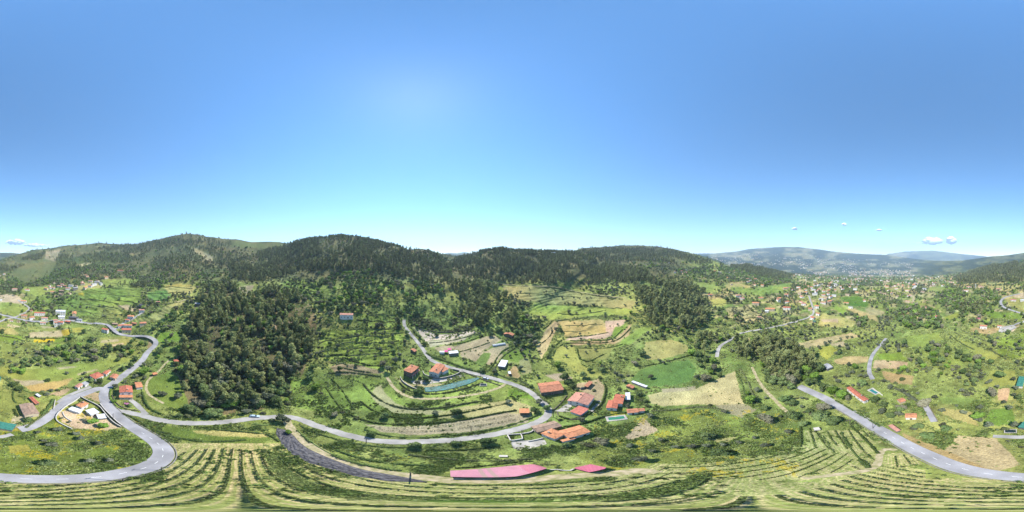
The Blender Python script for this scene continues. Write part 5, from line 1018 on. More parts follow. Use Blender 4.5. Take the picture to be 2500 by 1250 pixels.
for kd in KINDS_T:
    TM[kd] = []
    nv_ = 5 if kd == 'oak' else 4 if kd != 'shrub' else 3
    for vi in range(nv_):
        r_ = np.random.default_rng(100+vi*7+len(kd)); d = {}
        for lod in (2, 1, 0):
            r_ = np.random.default_rng(100+vi*7+len(kd)); tb, q, lf, bk = tree_shape(kd, r_, lod)
            lf = LEAFV.get(kd, [lf]*9)[vi % len(LEAFV.get(kd, [lf]*9))]
            tm = tb.mesh('trunk', bk); cm = quads_mesh('crown', q, MATS[lf])
            if lod == 2: d['trunk'] = tm; d['crown'] = cm
            else:
                n0 = len(tb.v); vv = np.vstack([np.array(tb.v), q]); ff = list(tb.f) + [tuple(range(n0+4*i, n0+4*i+4)) for i in range(len(q)//4)]
                d[lod] = mesh(kd+'_proto', vv, ff, [bk, MATS[lf]], mi=[0]*len(tb.f)+[1]*(len(q)//4))
        TM[kd].append(d)
# ---- where they grow: (kind, spacing in metres, size, polygon) in photo bearings, and a name for the wood
W_EUC = [(480,742),(500,702),(560,694),(600,726),(660,706),(760,742),(775,790),(760,860),(735,915),(700,958),(640,990),(560,1003),(470,990),(445,940),(425,905),(440,850)]
WOODS = [
 ('eucalyptus', 6.7, 1.0, W_EUC, 'the big wood left of the terraces'),
 ('oak', 8, 1.1, W_EUC, 'the big wood left of the terraces'),
 ('olive', 8, 1.7, [(440,900),(520,880),(620,900),(690,940),(640,990),(540,1003),(470,985),(445,950)], 'the big wood left of the terraces'),
 ('shrub', 4.5, 1.5, W_EUC, 'the big wood left of the terraces'),
 ('oak', 7, .9, [(440,1003),(420,960),(470,985),(560,1000),(640,990),(700,960),(740,985),(720,1008),(600,1008),(500,1018)], 'the leafy foot of the eucalyptus wood'),
 ('oak', 7.5, 1.0, [(700,950),(740,915),(800,915),(830,960),(840,1010),(790,1022),(730,1005)], 'the leafy trees above the lane bend'),
 ('pine', 6.2, 1.0, [(690,600),(750,588),(836,578),(910,590),(1000,612),(1060,620),(1100,650),(1110,690),(1050,700),(980,680),(900,665),(800,660),(720,668),(640,690),(560,680),(560,640)], 'the middle hill forest'),
 ('eucalyptus', 12, .8, [(690,600),(750,588),(836,578),(910,590),(1000,612),(1060,620),(1100,650),(1110,690),(1050,700),(980,680),(900,665),(800,660),(720,668),(640,690),(560,680),(560,640)], 'the middle hill forest'),
 ('pine', 5.4, .9, [(1100,640),(1134,625),(1154,620),(1196,612),(1224,608),(1400,616),(1480,640),(1560,660),(1640,690),(1600,696),(1500,690),(1400,700),(1300,696),(1180,688),(1120,670)], 'the forest ridge behind the vineyards'),
 ('eucalyptus', 11, .75, [(1130,640),(1224,610),(1400,618),(1500,650),(1620,695),(1500,690),(1300,694),(1180,684)], 'the forest ridge behind the vineyards'),
 ('eucalyptus', 5.4, 1.0, [(1085,700),(1130,690),(1200,700),(1240,715),(1262,760),(1255,800),(1220,808),(1180,800),(1140,790),(1110,760),(1085,730)], 'the tall copse below the forest track'),
 ('eucalyptus', 5.2, 1.0, [(1545,700),(1600,694),(1660,692),(1720,715),(1735,760),(1722,800),(1660,806),(1600,800),(1570,770),(1555,730)], 'the dark grove in the centre right'),
 ('eucalyptus', 9, .8, [(1440,660),(1560,655),(1650,685),(1700,700),(1640,700),(1540,690)], 'the wooded slope behind the grove'),
 ('oak', 6.4, 1.0, [(780,670),(900,662),(1000,680),(1080,700),(1090,760),(1040,780),(960,770),(880,765),(780,760),(700,745),(690,720),(760,700)], 'the broadleaf belt above the terraces'),
 ('oak', 8.5, .9, [(940,765),(985,760),(1010,780),(1000,830),(975,850),(950,830)], 'the trees left of the steep lane'),
 ('shrub', 3.2, 1.7, [(1000,770),(1040,745),(1100,750),(1150,790),(1160,805),(1110,812),(1040,808),(1010,795)], 'the bushy knoll above the pale track'),
 ('oak', 8, 1.0, [(1160,800),(1250,800),(1290,780),(1320,800),(1310,850),(1270,850),(1225,815),(1180,825)], 'the trees behind the red hut'),
 ('olive', 8, 1.1, [(1270,780),(1320,800),(1310,850),(1280,840)], 'the trees behind the red hut'),
 ('oak', 8, .9, [(1240,745),(1290,740),(1340,770),(1310,800),(1260,780)], 'the trees left of the vineyard slope'),
 ('oak', 8.5, .95, [(1540,830),(1620,800),(1700,810),(1760,850),(1760,910),(1720,930),(1700,900),(1690,870),(1640,826),(1580,832)], 'the mixed trees above the bright meadow'),
 ('eucalyptus', 7, .85, [(1700,820),(1740,810),(1770,850),(1750,870),(1700,870)], 'the tall trees beside the stream'),
 ('olive', 10, 1.1, [(1400,860),(1480,880),(1560,900),(1545,940),(1500,930),(1470,900)], 'the scrubby trees left of the bright meadow'),
 ('oak', 9, .8, [(1400,870),(1500,870),(1570,890),(1545,930),(1480,915)], 'the scrubby trees left of the bright meadow'),
 ('eucalyptus', 5.6, .95, [(1775,845),(1830,828),(1900,835),(1960,850),(2000,870),(1998,905),(1960,935),(1900,935),(1860,900),(1790,870)], 'the wood above the dirt path'),
 ('oak', 5.6, 1.15, [(1840,880),(1960,900),(2000,900),(2030,950),(2060,960),(2050,985),(2000,960),(1940,960),(1880,935)], 'the leafy edge of the wood beside the road'),
 ('oak', 6.2, .95, [(1900,975),(1980,965),(2040,1000),(2060,1030),(2030,1045),(1940,1045),(1900,1010)], 'the thicket above the vine rows'),
 ('oak', 9, .9, [(1745,900),(1800,890),(1840,950),(1870,1000),(1850,1020),(1830,980),(1800,900)], 'the hedgerow trees right of the dry field'),
 ('oak', 8, .95, [(0,890),(60,855),(160,845),(250,840),(330,850),(320,872),(230,890),(140,900),(50,910)], 'the tree hollow above the orange field'),
 ('olive', 10, 1.1, [(0,870),(100,850),(250,845),(330,850),(300,875),(150,895),(20,900)], 'the tree hollow above the orange field'),
 ('oak', 9, .9, [(240,860),(330,830),(370,850),(340,880),(280,900)], 'the trees left of the climbing road'),
 ('oak', 9, .9, [(330,900),(400,850),(440,860),(430,900),(380,940),(350,930)], 'the trees right of the climbing road'),
 ('oak', 9, .95, [(360,800),(420,760),(480,740),(490,790),(460,850),(420,860)], 'the trees behind the hamlet'),
 ('shrub', 4, 1.6, [(355,955),(375,985),(440,1003),(520,1018),(500,1024),(420,1015),(350,985)], 'the hedge bank under the meadow'),
 ('oak', 11, .9, [(0,690),(160,655),(330,650),(470,660),(560,660),(560,690),(470,705),(330,690),(150,690),(0,715)], 'the foot of the left hills'),
 ('pine', 12, 1.0, [(60,640),(160,615),(300,600),(430,578),(500,580),(560,600),(560,660),(440,665),(360,650),(250,660),(170,655)], 'the dark plantations on the left hills'),
 ('pine', 9, 1.0, [(0,650),(60,630),(130,612),(150,622),(60,652),(0,668)], 'the dark plantations on the left hills'),
 ('pine', 5.5, .9, [(290,688),(320,682),(358,688),(356,700),(320,704),(294,700)], 'the dark pine clump above the hamlet'),
 ('pine', 10, 1.0, [(1420,612),(1500,608),(1560,606),(1640,612),(1700,628),(1750,642),(1690,650),(1600,640),(1500,640),(1440,630)], 'the hill plantations behind the ridge'),
 ('oak', 10, .95, [(1650,660),(1720,650),(1800,655),(1870,660),(1935,680),(1925,695),(1840,700),(1780,690),(1720,690),(1660,680)], 'the rounded wood on the spur'),
 ('pine', 9, 1.0, [(1780,650),(1822,646),(1890,662),(1940,675),(1900,685),(1820,668)], 'the rounded wood on the spur'),
 ('oak', 6.5, 1.05, [(2190,760),(2230,745),(2290,760),(2300,800),(2260,812),(2200,805),(2192,785)], 'the dense green grove in the valley'),
 ('oak', 7, .98, [(2290,715),(2340,705),(2430,708),(2450,735),(2420,755),(2380,790),(2350,790),(2345,760),(2300,755)], 'the dark copse on the right slope'),
 ('eucalyptus', 8, .9, [(2340,745),(2400,745),(2400,775),(2365,790),(2340,780)], 'the dark copse on the right slope'),
 ('oak', 8, .9, [(2200,840),(2240,838),(2300,850),(2400,870),(2440,890),(2400,905),(2330,890),(2240,900),(2215,880)], 'the hedgerow thickets in the valley'),
 ('shrub', 5, 1.6, [(2190,900),(2300,890),(2400,900),(2390,960),(2330,975),(2260,950),(2190,930)], 'the overgrown hollow in the right valley'),
 ('oak', 10, .8, [(2190,900),(2300,890),(2400,900),(2390,960),(2330,975),(2260,950),(2190,930)], 'the overgrown hollow in the right valley'),
 ('oak', 7, .95, [(2060,805),(2110,800),(2120,780),(2100,765),(2080,770),(2085,795)], 'the dark tree belt round the crescent field'),
 ('olive', 6.5, .9, [(2130,780),(2190,775),(2200,810),(2180,830),(2150,815)], 'the olive orchard above the country lane'),
 ('olive', 6.0, 1.0, [(2150,835),(2190,838),(2200,860),(2170,872),(2150,865)], 'the olive rows right of the country lane'),
 ('olive', 9, 1.0, [(1780,755),(1850,742),(1880,775),(1900,800),(1830,812),(1800,790)], 'the olive terraces beside the valley road'),
 ('olive', 8, 1.0, [(1850,812),(1940,790),(1945,812),(1880,830)], 'the olive strips below the valley road'),
 ('pine', 10, 1.2, [(2370,664),(2420,650),(2480,640),(2500,650),(2500,690),(2440,690),(2340,695),(2330,680)], 'the woods on the far right hill'),
 ('oak', 8, 1.0, [(2200,1035),(2260,1030),(2340,1040),(2360,1060),(2300,1075),(2230,1070)], 'the leafy trees below the short lane'),
 ('oak', 7.5, .8, [(2310,1090),(2350,1085),(2405,1100),(2400,1122),(2350,1122),(2320,1110)], 'the round trees in the sandy yard'),
 ('oak', 8, .8, [(130,1060),(230,1045),(320,1060),(360,1080),(340,1095),(250,1075),(180,1070)], 'the orchard trees below the walled plot'),
 ('olive', 8, .8, [(2070,915),(2180,920),(2200,960),(2150,940),(2130,935)], 'the villa garden trees'),
 ('oak', 8, .7, [(2110,970),(2190,960),(2240,1000),(2190,1030),(2130,1000)], 'the villa garden trees'),
 ('shrub', 3.5, 1.5, [(275,960),(288,966),(290,985),(330,990),(345,1000),(310,1000),(285,985)], 'the garden of the red gabled house'),
 ('shrub', 3.2, 1.4, [(1400,1085),(1440,1070),(1500,1075),(1480,1095),(1420,1100)], 'the bushes below the farmhouse wing'),
 ('oak', 7, .7, [(1330,1090),(1400,1080),(1450,1075),(1500,1080),(1480,1100),(1380,1100)], 'the bushes below the farmhouse wing'),
 ('shrub', 3.2, 1.5, [(1560,985),(1600,970),(1590,1000),(1570,1003)], 'the bushes beside the white canopies'),
 ('oak', 7, .8, [(1555,965),(1590,955),(1600,985),(1565,990)], 'the bushes beside the white canopies'),
]
# single trees one can point at: kind, u, v of the foot, scale
SINGLE = [('olive',825,850,1.1,0),('olive',850,862,1.0,0),('oak',805,842,.8,0),('oak',800,875,.8,0),('olive',880,860,1.0,0),('olive',915,872,1.0,0),('oak',830,905,.8,0),('olive',915,815,1.1,0),('olive',940,812,1.0,0),('oak',960,862,.8,0),('olive',930,855,1.1,0),('oak',790,820,1.0,0),('olive',975,872,1.3,0),('olive',965,885,1.5,0),('oak',1110,1085,.62,0),('oak',1012,1091,.8,0),('oak',1190,1081,.95,0),('oak',1187,1140,.6,0),('olive',1060,1011,1.0,0),('oak',1114,1012,.95,0),('oak',1027,954,.85,0),('oak',905,1062,.7,0),('oak',1335,1000,.8,0),('olive',1243,985,1.0,0),('olive',1318,985,1.2,0),
 ('oak',1725,1068,1.0,0),('olive',1685,1091,.9,0),('olive',1722,1089,.8,0),('olive',1763,1088,.7,0),('olive',1805,1081,.7,0),('olive',1843,1070,.6,0),('oak',1760,1108,.9,0),('olive',1560,1123,1.2,0),('olive',1650,1094,.7,0),('olive',1612,1076,.7,0),('olive',1590,1103,.7,0),('olive',1540,1090,.8,0),('olive',1870,1090,.9,0),('olive',1925,1056,.9,0),('oak',1868,1030,1.1,4),
 ('olive',1280,876,1.1,0),('olive',1293,872,1.1,0),('olive',1316,862,1.0,0),('olive',1257,864,1.0,0),('oak',1378,930,1.3,0),('oak',1362,898,1.1,2),('oak',1425,922,1.0,0),('oak',1440,908,.8,0),('olive',1421,795,1.1,0),('olive',1417,818,1.0,0),('olive',1348,812,1.0,0),('olive',1383,850,.9,0),('olive',1382,872,1.0,0),('olive',1455,858,.9,0),('olive',1431,862,.7,0),('olive',1507,795,1.0,0),
 ('oak',1390,765,1.0,4),('oak',1391,768,.7,0),('oak',1441,762,.7,4),('olive',1590,925,1.2,0),('oak',1570,870,1.3,3),('olive',1700,925,1.2,0),('oak',1725,930,1.2,4),('oak',1745,905,1.2,4),('olive',1620,888,1.0,0),
 ('olive',898,838,1.1,0),('olive',957,842,1.1,0),('olive',960,822,1.0,0),('olive',987,838,1.1,0),('olive',970,803,1.1,0),('oak',935,895,1.0,4),('olive',946,905,1.5,0),('olive',985,888,1.2,0),('olive',875,825,1.2,0),('oak',925,800,1.3,4),('olive',897,772,1.1,0),('olive',890,785,1.0,0),('oak',870,893,.6,0),('pine',972,798,1.2,0),('pine',897,800,.8,0),
 ('oak',1845,798,.9,0),('oak',1775,735,1.6,0),('oak',1790,735,1.6,0),('oak',1803,738,1.4,0),('oak',1857,803,1.1,0),('oak',1880,797,.9,0),('oak',1893,794,.8,0),('oak',1820,804,.9,0),('oak',1907,777,1.1,0),('oak',1945,782,1.0,0),('oak',1887,777,.8,0),('oak',1953,818,1.2,0),('eucalyptus',1975,812,.9,0),('olive',1967,832,1.4,0),('olive',1930,822,1.0,0),('olive',1870,812,1.0,0),('olive',1907,832,.9,0),('olive',1893,802,.9,0),('oak',1835,833,.9,2),('oak',1812,825,.9,2),
 ('olive',2014,845,1.4,0),('olive',2024,838,1.1,0),('olive',2000,852,1.2,0),('olive',2051,830,1.0,0),('olive',2067,827,1.0,0),('olive',2079,826,1.0,0),('olive',2097,825,1.0,0),('olive',2106,829,.9,0),('olive',2112,820,1.0,0),('olive',2119,835,1.1,0),('olive',2097,843,1.1,0),('olive',2065,845,1.2,0),('olive',2068,854,1.2,0),('olive',2050,849,1.0,0),('olive',2050,860,1.0,0),('olive',2040,866,1.1,0),('olive',2085,850,.9,0),('olive',2143,845,1.2,0),('olive',2126,828,1.1,0),('oak',2208,843,1.3,0),('olive',2205,848,1.1,0),('olive',2015,797,1.0,0),('olive',2022,797,1.0,0),('oak',2062,812,1.1,0),
 ('olive',2390,998,1.1,0),('olive',2353,1010,1.0,0),('olive',2410,938,.8,0),('oak',2445,922,1.3,3),('olive',2435,948,.9,0),('olive',2475,930,1.1,0),('olive',2480,952,1.1,0),('olive',2475,967,.9,0),('olive',2463,1000,1.1,0),('olive',2450,985,.9,0),('oak',2420,965,1.1,4),('oak',2385,1022,1.0,2),('olive',2390,1030,1.0,0),('olive',2412,1042,1.2,0),('olive',2475,1040,1.1,0),('olive',2283,974,1.0,0),('olive',2298,1005,1.1,0),('oak',2420,835,1.2,0),('oak',2462,816,1.2,0),('oak',2383,817,1.1,0),('olive',2480,845,1.2,0),('olive',2490,838,1.2,0),('olive',2484,854,1.2,0),('olive',2493,855,1.2,0),('olive',2453,775,1.1,0),('oak',2494,770,1.1,0),
 ('olive',142,1053,1.0,0),('olive',95,1058,.7,0),('oak',225,1033,.8,2),('oak',250,1042,.75,2),('olive',185,1061,.9,0),('olive',195,1073,.9,0),('olive',238,1085,.9,0),('olive',128,1090,1.1,0),('oak',120,1134,.8,0),('olive',215,1127,.8,0),('olive',265,1125,.7,0),('olive',107,1077,.6,0),('olive',205,1026,.6,0),('olive',170,1032,.5,0),('olive',150,1022,.5,0),('olive',205,1007,.0,0),
 ('oak',62,1023,.9,0),('oak',70,1030,.8,0),('oak',145,992,.0,0),('oak',30,945,.9,0),('oak',48,955,.9,0),('oak',38,910,1.0,2),('oak',56,912,1.0,2),('olive',27,912,1.0,0),('olive',163,915,.9,0),('olive',208,915,.9,0),('oak',224,934,.8,0),('oak',243,936,.9,0),('oak',117,932,.7,0),('olive',125,957,.8,0),('oak',204,815,1.2,0),('oak',174,828,1.3,0),('olive',120,838,1.0,0),('olive',200,930,.9,0),('oak',278,983,.5,2),('oak',283,975,.5,2),('oak',285,966,.5,2),('oak',318,992,.5,0),('oak',300,905,.9,0),('oak',320,898,.9,0),('oak',350,915,1.3,2),('olive',393,965,1.2,0),('olive',437,973,1.5,0),('olive',405,966,.9,0),('olive',540,960,1.6,0),
 ('oak',26,746,1.1,0),('oak',35,722,1.5,0),('oak',48,720,1.4,0),('oak',64,722,1.4,0),('olive',690,1028,1.6,2),('oak',705,1058,.5,2),('oak',2065,975,.8,4),('oak',2200,1000,.8,4),('oak',2255,990,1.2,4),('oak',2175,1020,.9,0),('oak',2195,1058,.9,0)]
TREES = {k: [] for k in KINDS_T}     # (x, y, scale, variant, wood or None)
def in_wood_pts(s, poly, jit=.85):
    uvs = line_px(list(poly)+[poly[0]], 12); wp = np.array([at(a, max(b, 600))[:2] for a, b in uvs]); mn, mx = wp.min(0), wp.max(0)
    # distance can peak inside the outline too
    gx = np.arange(mn[0]-s, mx[0]+s, s); gy = np.arange(mn[1]-s, mx[1]+s, s)
    if len(gx)*len(gy) > 1500000: f = math.sqrt(len(gx)*len(gy)/1500000.0); s *= f; gx = np.arange(mn[0], mx[0], s); gy = np.arange(mn[1], mx[1], s)
    X, Y = np.meshgrid(gx, gy); X = X.ravel()+(rng.random(X.size)-.5)*s*jit; Y = Y.ravel()+(rng.random(Y.size)-.5)*s*jit
    u, v = to_px(X, Y); M = np.zeros((MH, MW), bool); a, b, i = poly_mask(poly); M[b[i], a[i]] = True
    if np.mean([p[1] for p in poly]) < 700: 
        skyl = cyc(np.arange(MW), SKY1); pass
    k = M[np.clip(np.round(v), 0, MH-1).astype(int), np.mod(np.round(u), MW).astype(int)]
    return X[k], Y[k], u[k], v[k]
CLS = CLEAR
for kd, s, size, poly, wname in WOODS:
    X, Y, u, v = in_wood_pts(s, poly); R0 = np.hypot(X, Y)
    rnd = rng.random(len(X)); keep = (rnd < 0.94)
    gaps = fbm(X/22, Y/22, 3, 201); keep &= gaps > (0.43 if kd != 'pine' else 0.36)
    if kd == 'pine': keep &= fbm(X/110, Y/110, 3, 203) > (.44 if 'left hills' in wname else .30)
    keep &= ~(near_road(X, Y, 2.0))
    cl = sample(CLS, u, v) > .5; keep &= ~(cl & (rng.random(len(X)) > .06))
    far = 1+np.clip((R0-500)/1500, 0, .8)
    for x, y, f in zip(X[keep], Y[keep], far[keep]):
        TREES[kd].append((x, y, size*f*(0.58+.75*rng.random()), rng.integers(0, 9), wname))
for kd, u, v, s, var in SINGLE:
    if s <= 0: continue
    p = at(u, v); TREES[kd].append((p[0], p[1], s*(1.0), var, None))
# loose olives, oaks and bushes over the open land, thickest along the terrace banks
def scatter(n, r0, r1, fn):
    th = rng.random(n)*2*math.pi; R0 = np.sqrt(rng.random(n)*(r1*r1-r0*r0)+r0*r0); x, y = R0*np.sin(th), R0*np.cos(th)
    u, v = to_px(x, y); fn(x, y, u, v, R0)
def loose(kd, size, rate, bank):
    def fn(x, y, u, v, R0):
        d = fbm(x/45, y/45, 3, 211+len(kd)); ta = terrace_amount(u, v); st = 2.2+1.3*(R0 > 280)
        zz = (ground(x, y)); zs = zz/st+0.9*fbm(x/60, y/60, 2, 21); fr = zs-np.floor(zs); edge = ((fr > .5)|(fr < .12))*ta
        c2 = ground(x+1.5, y); 
        p = rate*np.clip((d-.42)*5, 0.05, 1.3)*(1+bank*edge)*(1-.5*ta*(1-edge))
        k = (rng.random(len(x)) < p)&(v > vlim(u)+2)
        cl = sample(CLS, u, v) > .5; k &= ~(cl & (rng.random(len(x)) > .05)); k &= ~((v > 1035)&(u > 380)&(u < 2200)); k &= (v < 1160)
        k[k] &= ~near_road(x[k], y[k], 1.5)
        far = 1+np.clip((R0-450)/1200, 0, 1.0)
        for a, b, f in zip(x[k], y[k], far[k]): TREES[kd].append((a, b, size*f*(.6+.7*rng.random()), rng.integers(0, 9), ''))
    return fn
def vlim(u): return cyc(u, SKY1)
scatter(5200, 60, 260, loose('olive', .95, .22, 1.2)); scatter(5200, 60, 260, loose('oak', .75, .13, 1.0)); scatter(12000, 45, 260, loose('shrub', 1.1, .20, 2.5))
scatter(26000, 260, 700, loose('olive', 1.15, .30, 1.5)); scatter(26000, 260, 700, loose('oak', .85, .22, 1.2)); scatter(26000, 260, 600, loose('shrub', 1.5, .22, 3.0))
scatter(60000, 700, 2300, loose('oak', 1.1, .16, 0)); scatter(30000, 700, 2300, loose('pine', 1.0, .10, 0))
# keep clear of houses
def off_houses(arr):
    a = np.array([(t[0], t[1]) for t in arr]); k = np.ones(len(arr), bool)
    for cx0, cy0, ax, hl, hw in FOOT:
        dx, dy = a[:,0]-cx0, a[:,1]-cy0; p = dx*ax[0]+dy*ax[1]; q = -dx*ax[1]+dy*ax[0]; k &= ~((np.abs(p) < hl+.8)&(np.abs(q) < hw+.8))
    return [t for t, kk in zip(arr, k) if kk]
# landmarks for the labels
LMK = [(300,955,'the red gabled house'),(200,990,'the orange roofed villa'),(70,1000,'the brown barn'),(235,920,'the wide bungalow'),(846,776,'the long white farmhouse'),(1008,903,'the red balcony house'),(1066,900,'the orange tiled house'),(1345,945,'the terracotta farmhouse'),(1420,975,'the large gabled house'),
 (1280,1004,'the orange hut'),(1380,1055,'the main farmhouse'),(1210,1150,'the long pink shed'),(1440,1143,'the deep pink shed'),(1512,975,'the stepped red house'),(1690,960,'the dry tan field'),(1620,915,'the bright meadow'),(2090,962,'the long villa'),(2225,1013,'the white cottage'),(2013,893,'the grey barn'),(1228,888,'the pale shed'),(1243,816,'the ploughed plot hut'),
 (1425,800,'the tan terraced field'),(1875,755,'the orange lawn house'),(1988,765,'the valley road crossing'),(2289,775,'the red roofed valley house'),(2400,800,'the white terrace house'),(2467,1053,'the dark pond'),(2370,1100,'the sandy yard'),(148,765,'the apartment house'),(310,800,'the hamlet'),(90,820,'the yellow strip field'),(80,930,'the orange brown field'),
 (620,1017,'the pale blue car'),(860,1140,'the black sheeting'),(2140,830,'the country lane end'),(1995,1049,'the water tank'),(1730,1060,'the meadow mound'),(294,662,'the lone hillside house'),(166,704,'the upper cluster'),(1230,720,'the vineyard slope'),(2230,742,'the pale villa'),(2474,735,'the road loop'),(10,1040,'the teal shelter'),(1108,866,'the white workshop'),(2382,700,'the radio mast'),(1598,684,'the rounded hill farm'),(1802,722,'the twin round trees'),(2020,845,'the tan crescent field')]
ORD = ['nearest','second nearest','third','fourth','fifth','sixth','seventh','eighth','ninth','tenth','eleventh','twelfth','thirteenth','fourteenth','fifteenth','sixteenth','seventeenth','eighteenth','nineteenth','twentieth']
ORD += ['twenty-'+q for q in ('first','second','third','fourth','fifth','sixth','seventh','eighth','ninth')]+['thirtieth']+['thirty-'+q for q in ('first','second','third','fourth','fifth','sixth','seventh','eighth','ninth')]
def unique_labels(items, noun):
    """items: (u, v, adjective) -> a label per item from the nearest landmark, the side and the rank on that side"""
    groups = {}
    for i, (u, v, adj) in enumerate(items):
        b = min(LMK, key=lambda l: abs(((l[0]-u+1250) % 2500)-1250)**2+(1.3*(l[1]-v))**2); du = ((u-b[0]+1250) % 2500)-1250; dv = (v-b[1])*1.3
        side = ('right of' if du > 0 else 'left of') if abs(du) > abs(dv) else ('below' if dv > 0 else 'above')
        groups.setdefault((adj, b[2], side), []).append((du*du+dv*dv, i))
    out = [None]*len(items)
    for (adj, lm, side), l in groups.items():
        l.sort()
        for k, (_, i) in enumerate(l): out[i] = '%s %s, %s one %s %s' % (adj, noun, ORD[k] if k < len(ORD) else 'outermost', side, lm) if len(l) > 1 else '%s %s %s %s' % (adj, noun, side, lm)
    return out
NOUN = {'eucalyptus':'eucalyptus','pine':'pine','oak':'broadleaf tree','olive':'olive tree','shrub':'bush'}
PLUR = {'eucalyptus':'eucalyptus','pine':'pines','oak':'broadleaf trees','olive':'olive trees','shrub':'bushes'}
NM = {'eucalyptus':'eucalyptus_tree','pine':'pine_tree','oak':'broadleaf_tree','olive':'olive_tree','shrub':'shrub'}
HT = {'eucalyptus':15,'pine':11,'oak':7.6,'olive':4.6,'shrub':1.6}
ADJ = {'eucalyptus':['tall airy'],'pine':['dark slender'],'oak':['round green','round green','bright green','round green','bare greyish'],'olive':['grey-green'],'shrub':['low green','low green','low brownish']}
def gn_scatter(name, kd, pts, lod, label):
    """one stuff object: the shared tree shapes set on the points by geometry nodes"""
    variants = TM[kd]; pc = bpy.data.collections.new(name+'_shapes')
    for i, d in enumerate(variants):
        o = bpy.data.objects.new('%s_shape_%d' % (name, i), d[lod]); pc.objects.link(o)
    n = len(pts); me = bpy.data.meshes.new(name); me.vertices.add(n); a = np.array([(p[0], p[1]) for p in pts]); z = ground(a[:,0], a[:,1])-.15
    me.vertices.foreach_set('co', np.c_[a, z].astype(np.float32).ravel())
    s = me.attributes.new('grow', 'FLOAT', 'POINT'); s.data.foreach_set('value', np.array([p[2] for p in pts], np.float32))
    w = me.attributes.new('which', 'INT', 'POINT'); w.data.foreach_set('value', np.array([p[3] % len(variants) for p in pts], np.int32))
    r = me.attributes.new('turn', 'FLOAT', 'POINT'); r.data.foreach_set('value', (rng.random(n)*6.28).astype(np.float32))
    o = link(name, me, kind='stuff', label=label)
    g = bpy.data.node_groups.new(name+'_nodes', 'GeometryNodeTree'); g.interface.new_socket('Geometry', in_out='INPUT', socket_type='NodeSocketGeometry'); g.interface.new_socket('Geometry', in_out='OUTPUT', socket_type='NodeSocketGeometry')
    N, L = g.nodes, g.links; gi = N.new('NodeGroupInput'); go = N.new('NodeGroupOutput'); ip = N.new('GeometryNodeInstanceOnPoints'); ci = N.new('GeometryNodeCollectionInfo')
    ci.inputs['Collection'].default_value = pc; ci.inputs['Separate Children'].default_value = True; ci.inputs['Reset Children'].default_value = True; ip.inputs['Pick Instance'].default_value = True
    def na(nm, t): q = N.new('GeometryNodeInputNamedAttribute'); q.data_type = t; q.inputs['Name'].default_value = nm; return q.outputs['Attribute']
    cx_ = N.new('ShaderNodeCombineXYZ'); L.new(na('turn', 'FLOAT'), cx_.inputs[2])
    L.new(gi.outputs[0], ip.inputs['Points']); L.new(ci.outputs[0], ip.inputs['Instance']); L.new(na('which', 'INT'), ip.inputs['Instance Index']); L.new(na('grow', 'FLOAT'), ip.inputs['Scale']); L.new(cx_.outputs[0], ip.inputs['Rotation']); L.new(ip.outputs[0], go.inputs[0])
    md = o.modifiers.new('growth', 'NODES'); md.node_group = g; return o
counts = {}; SQ = {}; WPOLY = {}
for kd, s, size, poly, wname in WOODS: WPOLY.setdefault(wname, []).extend(poly)
